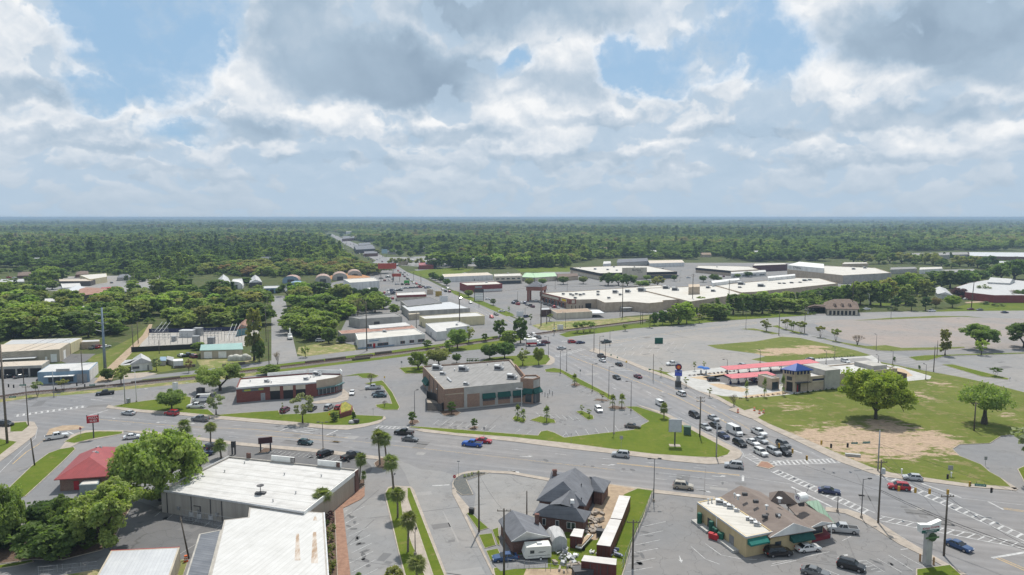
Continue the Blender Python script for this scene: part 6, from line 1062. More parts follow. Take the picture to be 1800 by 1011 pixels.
for a in (('low_oak',282,880,757,164,'light','huge spreading oak covering the lot between the red roof and the white warehouse'),('ragged_tree',186,962,846,126,'mid','big leaning oak over the brown mulch bank at bottom left'),('low_oak',-2,966,858,92,'mid','tall tree cut by the left edge above the mulch bank'),('ragged_tree',106,950,872,60,'dark','dark narrow tree between the red minivan and the leaning oak'),('bushy_tree',90,988,930,82,'dark','dark rounded shrub at the lower edge of the mulch bank','shrub'),
    ('spreading_oak',387,687,642,84,'mid','wide oak with bare forked trunk left of the red brick garage'),('round_tree',302,721,684,52,'mid','round dense tree on the verge above the red hatchback'),('open_tree',380,729,688,33,'grey','thin grey-green tree beside the white van'),('open_tree',532,744,688,44,'grey','tall grey-green tree on the lawn in front of the service bays'),('conical_tree',588,741,709,19,'dark','dark conical evergreen left of the brick planter'),('conical_tree',622,737,712,11,'dark','slim conical evergreen right of the brick planter'),('bushy_tree',475,658,642,44,'mid','low bushy tree behind the garage roof'),
    ('magnolia_tree',794,728,705,18,'dark','small round tree in the mulch bed at the drug store wall'),('magnolia_tree',834,753,735,14,'dark','little round tree in the small parking island by the avenue verge'),('magnolia_tree',725,745,723,17,'dark','small dark tree beside the tall lot lamp at the drive'),('bare_tree',652,675,651,20,'twig','small leafless tree on the grass island behind the grey pickup'),('bare_tree',676,716,701,12,'twig','tiny pinkish leafless shrub tree on the island tip'),('broad_oak',735,650,617,40,'mid','dark tree at the rear left corner of the drug store'),('round_tree',771,642,611,48,'olive','loose olive tree behind the drug store roof'),('round_tree',803,638,621,18,'dark','small dark tree behind the drug store, right of the olive one'),
    ('open_tree',919,643,611,28,'olive','thin pale tree on the corner lawn behind the drug store, left one'),('round_tree',947,642,609,23,'light','fresh green tree on the corner lawn behind the drug store, right one'),('round_tree',861,632,604,38,'dark','dark round tree behind the drug store, left of a pair'),('round_tree',887,631,600,40,'dark','dark round tree behind the drug store, right of a pair'),('leafy_tree',879,592,560,26,'dark','tall dark tree beside the queue at the crossing, left one'),('leafy_tree',915,603,555,27,'dark','tall dark tree beside the queue at the crossing, right one'),('bushy_tree',894,609,580,34,'mid','rounded bush tree between the two tall dark trees','tree'),('round_tree',804,613,576,40,'mid','full green tree in front of the white block building'),('open_tree',824,603,573,24,'olive','pale open tree beside the full green one'),('magnolia_tree',752,614,597,19,'dark','small round tree by the tracks right of the storefront'),('magnolia_tree',790,618,597,24,'mid','low wide tree by the tracks below the block building'),('magnolia_tree',853,601,586,15,'dark','small ball-shaped tree on the lane by the tracks'),
    ('dome_tree',1539,737,651,112,'yellow','big round yellow-green tree casting shade on the bare dirt'),('feathery_tree',1730,746,674,92,'light','feathery tree with thick forked trunk on the right lawn'),('pine_tree',1818,850,720,96,'grey','grey-green pine leaning in at the right edge'),('tall_tree',1661,625,579,21,'olive','tall narrow pale tree between the two right parking lots'),('ragged_tree',1723,614,568,64,'mid','large round tree on the grass strip by the right parking lot'),('open_tree',1725,624,594,24,'bright','small bright green tree under the large round tree'),('ragged_tree',1800,612,566,62,'dark','large round tree cut by the right edge'),('myrtle_tree',1750,662,645,23,'dark','small dark tree in the right-hand parking strip'),('bare_tree',1507,607,584,26,'twig','pinkish leafless tree at the edge of the ruddy lot'),('myrtle_tree',1442,593,571,18,'olive','small tree on the lane verge, left of a pair'),('myrtle_tree',1469,600,576,20,'olive','small tree on the lane verge, right of a pair'),('conical_tree',1616,649,636,6,'dark','tiny dark conifer on the lane verge behind the car wash'),('conical_tree',1572,635,620,6,'dark','tiny dark conifer at the car wash exit'),('open_tree',1347,583,560,23,'olive','bare-looking pale tree at the lane junction'),
    ('myrtle_tree',1382,579,559,20,'olive','low tree at the lane junction, first of three'),('myrtle_tree',1393,584,563,17,'mid','low tree at the lane junction, middle of three'),('myrtle_tree',1408,586,563,23,'olive','low tree at the lane junction, last of three'),('myrtle_tree',1229,568,551,14,'olive','small tree on the parkway verge'),('myrtle_tree',1015,585,565,22,'mid','spreading small tree on the crossing verge, left of three'),('myrtle_tree',1026,585,564,22,'mid','spreading small tree on the crossing verge, middle of three'),('myrtle_tree',1037,584,564,22,'mid','spreading small tree on the crossing verge, right of three'),('myrtle_tree',1099,582,569,13,'mid','lone small tree on the verge right of the three'),('myrtle_tree',1142,576,559,15,'mid','lone small tree before the green belt'),('young_tree',933,570,550,9,'dark','slender young tree at the plaza entrance'),('young_tree',966,565,551,15,'olive','pale young tree in front of the brown-roofed building'),
    ('bare_tree',1290,714,689,27,'twig','dark leafless tree on the lawn below the car wash'),('palm_tree',448,632,605,20,'palm','') if 0 else ('tall_tree',447,634,541,36,'olive','tall vine-covered column of green right of the mint-roofed garage'),('bushy_tree',456,636,598,26,'dark','dark vine thicket at the foot of the vine column'),('bushy_tree',350,615,601,27,'mid','bushy tree left of the mint-roofed garage'),('magnolia_tree',275,652,628,19,'grey','grey-green tree at the corner of the cottage shop'),('open_tree',213,676,640,30,'olive','thin tree by the tracks below the cottage shop'),('bushy_tree',190,669,647,27,'dark','dark bush tree at the foot of the steel mast'),('myrtle_tree',111,687,665,22,'olive','small tree by the tracks in front of the blue-grey shop'),('myrtle_tree',66,697,668,22,'grey','small grey tree at the left road corner'),('bare_tree',488,641,613,20,'twig','leafless tree where the side street meets the tracks'),('open_tree',537,628,607,17,'mid','small tree on the gravel verge right of the side street'),('leafy_tree',578,604,574,30,'dark','dark bush tree at the end of the rusty roof'),('bushy_tree',600,603,590,20,'dark','low dark bush left of the white storefront'),('bare_tall_tree',629,569,508,46,'twig','tall leafless tree in front of the beige warehouse'),('bare_tall_tree',1778,530,502,24,'twig','leafless tree in front of the brick mill'),('open_tree',332,655,630,14,'twig','bare brownish tree by the fence at the green-roofed garage')):
    tree(*a[:7],cat=a[7] if len(a) > 7 else 'tree')
# palms along the side street and beside the warehouse
for kind, px, py, top, w, lb in (('palm_tree',668,818,758,30,'tall palm at the lane mouth, left of a twin pair'),('palm_tree',680,818,762,29,'tall palm at the lane mouth, right of a twin pair'),('palm_tree',692,862,800,34,'palm at the top of the grassy median'),('palm_tree',699,911,858,33,'palm in the grassy median, second from the top'),('palm_tree',717,971,903,36,'palm in the grassy median beside the walk lamp'),('palm_tree',732,1040,982,40,'palm cut by the bottom edge of the median'),('palm_tree',632,849,798,26,'palm by the warehouse corner pier'),('palm_tree',571,909,862,40,'palm at the junction of the two white roofs'),('palm_tree',370,781,743,25,'palm on the avenue verge beside the black car'),('short_palm',324,771,745,30,'bushy palm behind the big oak'),('short_palm',389,806,779,30,'bushy palm at the warehouse rear corner'),('short_palm',352,826,800,32,'palm partly hidden by the big oak'),('short_palm',640,850,832,12,'dwarf palm in the bed beside the warehouse pier'),('young_palm',1077,718,702,15,'small palm in the island by the lot lamp'),('young_palm',1093,718,701,16,'small palm in the island right of the lot lamp'),('short_palm',1167,736,713,17,'stout palm on the verge beside the white van'),('young_palm',1010,678,664,13,'small palm in the mulch bed on the drug store lot edge'),('young_palm',961,742,723,16,'small palm in the middle grass island'),('young_palm',910,737,720,13,'small palm in the left grass island, left one'),('young_palm',920,740,726,13,'small palm in the left grass island, right one'),('young_palm',1312,701,680,9,'young palm before the car wash, leftmost'),('young_palm',1344,698,676,10,'young palm before the car wash, middle'),('young_palm',1376,695,672,10,'young palm before the car wash, by the tower')):
    tree(kind, px, py, top, w, 'palm', lb, 'palm tree', name='palm_tree')
for px, py, top, w, lb in ((1058,705,687,12,'little round tree on the road verge of the drug store lot'),(1023,727,711,11,'little tree in the right grass island, upper one'),(1036,734,718,12,'little tree in the right grass island, lower one'),(1206,681,662,12,'sapling by the car wash sign'),(1247,698,680,11,'sapling on the car wash road verge'),(1162,663,645,8,'sapling at the corner of the empty lot'),(1221,652,634,9,'sapling left of the blue umbrellas'),(1238,649,634,8,'sapling behind the blue umbrellas'),(1472,682,664,9,'sapling against the car wash wall'),(1569,652,640,6,'sapling on the car wash exit island'),(497,732,706,5,'very thin sapling on the garage verge')):
    tree('young_tree', px, py, top, w, 'olive', lb)
# clipped shrubs of the warehouse bed, corner bed and house
for i, (px, py, w, tint, lb) in enumerate(((579,911,16,'plum','purple bush nearest the palm, upper'),(583,918,15,'plum','purple bush nearest the palm, lower'),(575,924,12,'dark','dark bush below the purple ones'),(583,935,17,'hedge','first golden ball bush in the row'),(578,943,15,'olive','brownish ball bush, second in the row'),(580,953,17,'hedge','third ball bush in the row'),(584,966,14,'olive','fourth ball bush in the row'),(580,970,14,'hedge','fifth ball bush, beside the brick walk'),(581,981,16,'hedge','sixth ball bush in the row'),(579,992,13,'grey','grey low bush in the row'),(586,995,14,'olive','flat bush beside the brick walk near the bottom'),(584,1004,19,'hedge','large ball bush near the bottom of the row'),(580,1012,12,'hedge','last ball bush at the bottom edge'))):
    tree('shrub', px, py, py - w * .8,w, tint, 'clipped bush along the white hall: ' + lb, 'bush', name='bush')
for px, py, w, lb in ((817,840,6,'first'),(824,838,6,'second'),(830,836,6,'third'),(841,834,8,'fourth and largest')): tree('shrub', px, py, py - 6,w, 'yellow', lb + ' yellow-green ball bush in the dark gravel corner bed','bush', name='bush')
tree('shrub',939,924,908,7,'yellow','upright lime-green bush at the house corner','bush', name='bush'); tree('bushy_tree',693,1030,996,36,'olive','grey-green shrub at the bottom edge of the stall row','shrub', name='shrub'); tree('shrub',630,1016,1008,20,'dark','dark bush cut by the bottom edge beside the brick walk','bush', name='bush')
for px, py, w, lb in ((1575,546,9,'dark clipped hedge block at the bank drive'),(1513,547,16,'low hedge in front of the bank car park'),(1566,546,13,'round clipped hedge beside the first magnolia'),(1428,553,14,'low hedge at the bank drive-through'),(1732,535,22,'long low hedge before the mill lawn, left part'),(1755,538,24,'long low hedge before the mill lawn, right part')): tree('shrub', px, py, py - 5,w, 'dark', lb, 'hedge', name='hedge')
for i in range(9): tree('shrub',1302 + i * 9.5,701.5 - i * 1.1,699 - i * 1.1,7,'plum','small reddish shrub edging the car wash gravel','bush','row of reddish shrubs','bush')
for i in range(8): tree('shrub',1398 + i * 11,694 - i * 1.4,690 - i * 1.4,8,'deep','small dark shrub along the car wash wall','bush','shrubs along the car wash wall','bush')
for i in range(13): tree('shrub',1440 + i * 5,631.5 - i * .35,628.5 - i * .35,4,'deep','tiny shrub behind the car wash yard','bush','row of tiny shrubs','bush')
for i in range(12): tree('shrub',1213 + i * 7,661.5 - i * .7,658.5 - i * .7,6,'plum','small reddish shrub edging the upper gravel bed','bush','shrubs by the upper gravel','bush')
for i in range(6): tree('shrub',822 + i * 3.6,637,630,6,'dark','small dark shrub behind the drug store','bush','shrubs behind the drug store','bush')
# plaza lot oaks, green belt behind the tracks, magnolias and far oaks
for kind, px, py, top, w, tint in (('round_tree',930,503,488,17,'olive'),('round_tree',954,501,489,17,'mid'),('round_tree',990,500,485,21,'dark'),('round_tree',1025,499,485,18,'olive'),('broad_oak',1069,502,479,30,'dark'),('broad_oak',1087,502,481,27,'mid'),('broad_oak',1103,503,481,27,'dark'),('round_tree',1113,494,483,18,'mid'),('round_tree',1137,493,483,16,'mid'),('bushy_tree',1130,504,493,34,'mid'),('broad_oak',1156,503,485,27,'olive'),('round_tree',1185,494,483,12,'dark'),('round_tree',1236,496,484,15,'dark'),('round_tree',1255,495,481,18,'dark'),('round_tree',1263,495,486,14,'mid'),('round_tree',1315,487,477,17,'dark'),('round_tree',1297,489,481,12,'mid'),('round_tree',824,523,509,17,'mid'),('magnolia_tree',867,537,525,13,'dark'),('young_tree',895,551,538,7,'mid')):
    tree(kind, px, py, top, w, tint, 'rounded oak planted in the plaza car park', group='oaks in the plaza car park')
for px, py, top, w, tint in ((1193,570,533,34,'bright'),(1207,569,530,34,'bright'),(1180,571,541,24,'mid'),(1165,571,545,22,'dark'),(1150,572,549,18,'dark'),(1256,562,534,32,'mid'),(1272,560,532,34,'mid'),(1265,563,545,30,'dark'),(1289,553,517,34,'dark'),(1306,553,515,32,'mid'),(1322,553,517,34,'dark'),(1340,552,517,34,'dark'),(1358,550,524,24,'mid'),(1376,549,524,34,'mid'),(1398,550,523,46,'mid'),(1365,536,513,32,'bright'),(1385,534,512,32,'mid'),(1340,534,512,30,'bright'),(1420,532,510,36,'dark'),(1440,530,506,36,'dark'),(1460,528,503,36,'dark'),(1480,530,500,36,'mid'),(1498,534,496,36,'dark'),(1512,537,492,38,'mid'),(1530,536,490,38,'dark'),(1548,538,494,36,'mid'),(1560,530,486,34,'olive'),(1580,528,484,36,'dark'),(1592,536,500,30,'mid'),(1600,514,478,36,'mid'),(1612,520,486,30,'mid'),(1628,528,491,34,'olive'),(1640,504,476,32,'dark'),(1655,506,480,30,'mid'),(1670,507,476,34,'dark'),(1690,506,474,36,'dark'),(1708,500,478,30,'mid'),(1722,494,474,34,'dark'),(1470,537,512,20,'dark'),(1230,540,520,26,'mid'),(1245,541,527,20,'dark')):
    tree(('leafy_tree','bushy_tree','tall_tree')[px % 3],px, py, top, w, tint, 'leafy tree in the green belt behind the tracks', group='trees of the green belt')
for px, lb in ((1573,'left'),(1602,'middle'),(1627,'right')): tree('magnolia_tree', px, 546,521,21,'deep','dark clipped magnolia beside the parkway, %s of three' % lb)
for a in (('round_tree',1645,541,522,19,'tan','rusty-leaved tree right of the magnolias'),('round_tree',1674,541,518,28,'bright','fresh green tree right of the rusty-leaved one'),('round_tree',1685,524,505,29,'plum','dark purplish tree at the mill corner'),('open_tree',1730,519,499,26,'grey','thin grey tree in front of the mill roofs'),('round_tree',1796,529,508,30,'dark','dark round tree at the mill drive on the right edge')): tree(*a)
for px, py, top, w, tint in ((1585,463,443,38,'olive'),(1564,463,444,30,'mid'),(1612,464,447,26,'mid'),(1626,464,444,30,'olive'),(1640,466,444,32,'olive'),(1655,468,456,22,'dark'),(1687,469,449,30,'olive'),(1702,469,449,28,'mid'),(1718,471,450,30,'olive'),(1735,472,449,38,'dark'),(1783,492,455,62,'dark'),(1760,492,462,40,'mid'),(1810,492,456,50,'dark'),(1742,490,470,30,'dark'),(1545,464,445,30,'mid'),(1520,464,445,30,'olive'),(1500,463,444,28,'mid'),(1672,472,462,22,'dark')):
    tree('broad_oak', px, py, top, w, tint, 'broad oak in the far rows beyond the big tan store', group='oaks beyond the big tan store')
# the left woods, the lane woods and the oak belt below the forest
def inpoly(x, y, pl):
    c = False
    for (x0,y0),(x1,y1) in zip(pl, pl[1:] + pl[:1]):
        if (y0 > y) != (y1 > y) and x < (x1 - x0)*(y - y0) / (y1 - y0) + x0: c = not c
    return c
def wood(poly, n, label, group, hts, kinds, tints, sep=1.0,holes=(),seed=5,wk=1.0):
    rnd = random.Random(seed); xs = [p[0] for p in poly]; ys = [p[1] for p in poly]; got = []
    for _ in range(n * 60):
        x, y = rnd.uniform(min(xs),max(xs)),rnd.uniform(min(ys),max(ys))
        if not inpoly(x, y, poly) or any(inpoly(x, y, h) for h in holes): continue
        g = G(x, y); d = 6.2 * sep
        if any((g - q).length < d for q in got): continue
        got.append(g); h = rnd.uniform(*hts); kd = rnd.choice(kinds); o = tree(kd, x, y, None, None, rnd.choice(tints),label, group=group); s = h / TREES[kd][2]; wd = s * rnd.uniform(.95,1.35) * wk; o.scale = (wd, wd, s)
        if len(got) >= n: break
WT = ['mid','light','olive','bright','mid','dark','light']
HOLES = [[(160,600),(260,560),(290,560),(262,600),(200,640)],[(75,535),(124,535),(122,518),(76,520)],[(135,552),(172,552),(170,535),(134,536)],[(410,590),(440,585),(450,560),(420,562)]]
wood([(-30,520),(60,510),(105,505),(110,520),(125,535),(150,540),(200,528),(215,520),(300,505),(395,512),(465,520),(466,575),(410,580),(300,578),(255,576),(205,592),(150,594),(20,598),(-30,604)],105,'leafy tree in the woods left of the side street','trees of the left woods',(8,14),['leafy_tree','bushy_tree','tall_tree','leafy_tree','bushy_tree'],WT, 1.2,HOLES, 5,1.45)
wood([(500,545),(520,522),(560,518),(600,520),(642,524),(692,540),(690,548),(640,552),(610,556),(608,575),(596,590),(545,602),(520,592),(505,570)],34,'leafy tree in the grove right of the side street','trees of the street grove',(8,13),['leafy_tree','bushy_tree','leafy_tree'],WT + ['bright'],1.1,[[(570,548),(592,548),(592,536),(570,536)]],8,1.4)
wood([(60,505),(105,505),(108,485),(62,488)],5,'round green tree beside the far left shops','trees by the far left shops',(11,15),['bushy_tree'],['mid','dark'],2.0,(),3,1.2)
wood([(340,480),(440,487),(520,485),(590,487),(658,485),(668,480),(655,474),(600,468),(560,469),(440,472),(340,474)],70,'live oak in the belt behind the quonset huts','oaks behind the quonset huts',(10,14),['broad_oak','bushy_tree','broad_oak'],['olive','dark','mid','olive','olive','dark','tan'],1.8,(),9,1.5)
wood([(764,474),(830,474),(832,466),(770,464)],9,'big dark tree beside the grass lot','trees beside the grass lot',(15,21),['bushy_tree','leafy_tree'],['dark','mid','dark'],2.0,(),12,1.2)
wood([(835,473),(1000,470),(1000,466),(836,467)],26,'tree in the row behind the grass field','row behind the grass field',(13,18),['tall_tree','leafy_tree'],['mid','bright','light','dark'],1.6,(),13,1.3)
for px, py, top, w, t_ in ((640,523,507,30,'deep'),(620,521,506,22,'deep'),(656,521,505,24,'deep'),(575,523,511,24,'deep'),(600,522,509,20,'bright'),(660,527,514,20,'dark'),(693,552,534,22,'mid')): tree('bushy_tree', px, py, top, w, t_, 'dense tree beside the car lots and white store', group='trees beside the car lots')
for px, py, w, tn in ((584,425,12,'dark'),(592,434,13,'mid'),(602,447,16,'dark'),(612,456,18,'olive'),(622,463,20,'dark'),(634,470,22,'mid'),(641,424,11,'dark'),(649,421,10,'mid'),(668,431,13,'mid'),(677,440,15,'dark'),(690,447,16,'mid'),(664,447,14,'olive'),(703,450,17,'dark'),(722,452,17,'mid'),(600,416,9,'dark'),(617,421,9,'mid'),(579,416,9,'dark')): tree('bushy_tree', px, py, py - w * .62,w, tn, 'tree beside the far avenue shops', group='trees beside the far avenue')
tree('broad_oak',505,521,496,34,'dark','single wide oak standing in the side street head'); tree('bushy_tree',433,501,487,22,'dark','dark tree between the two white-roofed dark sheds')
for px in (690,703,716,738): tree('broad_oak', px, 466,453,18,'olive','oak in the far parking lot by the avenue', group='oaks in the far avenue lot')
for px, py in ((765,493),(775,496),(785,502),(760,490)): tree('bushy_tree', px, py, py - 12,16,'dark','dark tree beside the long white warehouse', group='trees at the long white warehouse')
# ------------------------------------------------------------------ vehicles
CARS = {}
SPEC = {  # L, W, H, hood z, belt z, screen base x, roof front x, roof rear x, rear base x, wheel r, box
 'sedan': (4.8,1.84,1.45,.92,.98,1.0,.15,-1.0,-1.75,.33),'suv': (4.7,1.92,1.74,1.08,1.12,1.15,.45,-1.85,-2.25,.37),'hatchback': (4.3,1.8,1.52,.95,1.0,1.05,.25,-1.5,-2.0,.33),'minivan': (5.1,2.0,1.78,1.05,1.08,1.55,.7,-2.1,-2.45,.35),
 'pickup': (5.8,2.0,1.88,1.16,1.2,1.25,.6,-.75,-.98,.4),'van': (5.9,2.05,2.65,1.25,1.45,2.2,1.45,-2.8,-2.92,.36),'small_van': (4.6,1.85,1.9,1.1,1.15,1.45,.75,-2.1,-2.25,.33)}
def loft(m, rings):
    n = len(rings[0]); m.add([p for r in rings for p in r],[(k * n + i, k * n + (i + 1) % n, (k + 1) * n + (i + 1) % n, (k + 1) * n + i) for k in range(len(rings) - 1) for i in range(n)] + [tuple(range(n)),tuple((len(rings) - 1) * n + i for i in range(n))])
def car(kind):
    L, W, H, hz, bz, sx, rf, rr, rb, wr = SPEC[kind]; w = W / 2; f, b = L / 2,-L / 2; van = kind in ('van','small_van'); pick = kind == 'pickup'
    root = bpy.data.objects.new(kind, None); COL.objects.link(root); m = MB()
    def ring(x, hw, z0,z1,tw): return [(x, -hw * .9,z0),(x, -hw, z0 + .18),(x, -hw, (z0 + z1)*.55),(x, -hw * tw, z1),(x, hw * tw, z1),(x, hw, (z0 + z1)*.55),(x, hw, z0 + .18),(x, hw * .9,z0)]
    deck = bz - .02 if not pick else bz
    st = [(f, .80,.34,hz * .72,.9),(f - .12,.93,.24,hz * .86,.9),(f - .45,.985,.2,hz * .96,.9),(sx, 1,.2,bz - .02,.93),(rf, 1,.2,bz, .93),(rr, 1,.2,bz, .93)]
    if pick: st += [(rb, 1,.24,bz, .94),(b + .08,1,.3,bz, .95),(b, .96,.42,bz - .06,.95)]
    else: st += [(rb, .99,.22,deck, .92),(b + .3,.97,.25,deck - .03,.9),(b + .06,.92,.3,deck * .92,.88),(b, .84,.4,deck * .72,.88)]
    loft(m, [ring(x, hw * w, z0,z1,tw) for x, hw, z0,z1,tw in st])
    tw_ = .74 if not van else .86; zt = H - .05
    roof = [(rf, -w * tw_, zt),(rr, -w * tw_, zt),(rr, w * tw_, zt),(rf, w * tw_, zt)]; base = [(sx, -w * .92,bz - .03),(rb, -w * .92,bz - .03),(rb, w * .92,bz - .03),(sx, w * .92,bz - .03)]
    m.add([(x + (.06 if x == rf else -.05),y * 1.03,z - .03) for x, y, z in roof] + [(x * .9 + (rf + rr)*.05,y * .86,H) for x, y, z in roof],[(0,1,5,4),(1,2,6,5),(2,3,7,6),(3,0,4,7),(4,5,6,7),(3,2,1,0)])
    V = lambda p: Vector(p)
    for s in (0,3):   # pillars
        o = Vector((0,-.012 if s == 0 else .012,0))
        A0,B0,A1,B1 = V(base[s]),V(base[1 if s == 0 else 2]),V(roof[s]),V(roof[1 if s == 0 else 2])
        for t0,t1 in (((-.01,.05),(.42,.47),(.93,1.01)) if not van else ((-.01,.04),(.3,1.01))):
            m.add([A0.lerp(B0,t0) + o, A0.lerp(B0,t1) + o, A1.lerp(B1,t1) + o, A1.lerp(B1,t0) + o],[(0,1,2,3)])
    if van: m.add([V(base[1]),V(base[2]),V(roof[2]),V(roof[1])],[(0,1,2,3)])
    if kind in ('suv','minivan'):
        for s in (-1,1): m.tube((rf - .2,s * w * .66,H + .05),(rr + .1,s * w * .66,H + .05),.025,n=4)
    for s in (-1,1): m.box(sx - .42,sx - .22,s * (w + .09) - .09,s * (w + .09) + .09,bz - .02,bz + .14)
    body = lpart(root, 'body', m, M_PAINT, False)
    g = MB(); g.add(base + roof, [(0,1,5,4),(1,2,6,5),(2,3,7,6),(3,0,4,7)]); lpart(root, 'window', g, M_GLASS)
    if pick: q = MB().box(b + .12,rb - .08,-w * .8,w * .8,bz - .02,bz + .015); lpart(root, 'cargo_bed', q, M_BLACK)
    wx = (f - .95,b + .98) if kind != 'van' else (f - 1.0,b + 1.25)
    for x in wx:
        for s in (-1,1):
            k = MB(); k.tube((x, s * (w - .2),wr),(x, s * (w + .015),wr),wr, n=14); wo = lpart(root, 'wheel', k, M_TYRE); k = MB(); k.tube((x, s * (w + .0),wr),(x, s * (w + .03),wr),wr * .62,n=10); lpart(wo, 'rim', k, M_RIM)
    for s in (-1,1):
        y = s * w * .66; k = MB().box(f - .22,f - .02,y - .2,y + .2,hz * .62,hz * .8); lpart(root, 'headlight', k, M_LAMP); k = MB().box(b - .02,b + .14,s * w * .74 - .13,s * w * .74 + .13,bz * .66,bz * .9); lpart(root, 'tail_light', k, M_TAIL)
    k = MB().box(f - .06,f + .015,-w * .42,w * .42,hz * .48,hz * .68); lpart(root, 'grille', k, M_DGREY); k = MB().box(b - .015,b + .05,-.26,.26,.52,.64); lpart(root, 'number_plate', k, M_WHITE)
    CARS[kind] = root
for k in SPEC: car(k)
PAINT = {'white': (.72,.72,.71),'silver': (.42,.43,.44),'grey': (.14,.145,.15),'black': (.008,.008,.01),'dark blue': (.012,.02,.06),'blue': (.02,.10,.42),'navy': (.02,.03,.09),'red': (.38,.012,.02),'maroon': (.13,.012,.03),'teal': (.02,.06,.075),'tan': (.38,.34,.28),'steel blue': (.02,.06,.16),'bronze': (.14,.115,.095),'green': (.03,.05,.045)}
NCAR = 0; USED = set()
def park(kind, px, py, deg, col, label, group=None, cat=None, lite=False, z=.02):
    global NCAR
    p = CARS[kind]; g = G(px, py); c = PAINT[col]; NCAR += 1
    if lite:
        o = p.copy(); COL.objects.link(o); o.name = kind
        for ch in p.children:
            if ch.name.split('.')[0] in ('body','window','wheel'): d = ch.copy(); COL.objects.link(d); d.parent = o; d.color = (*c, 1)
    elif kind not in USED: USED.add(kind); o = p; [setattr(ch, 'color',(*c, 1)) for ch in p.children]
    else: o = dup(p, color=(*c, 1))
    o.location = g + Vector((0,0,z)); o.rotation_euler = (0,0,R(deg)); return tag(o, label, cat or kind.replace('_',' '),group)
AR, AL, BD, BU = -16.5,163.5,-73,107
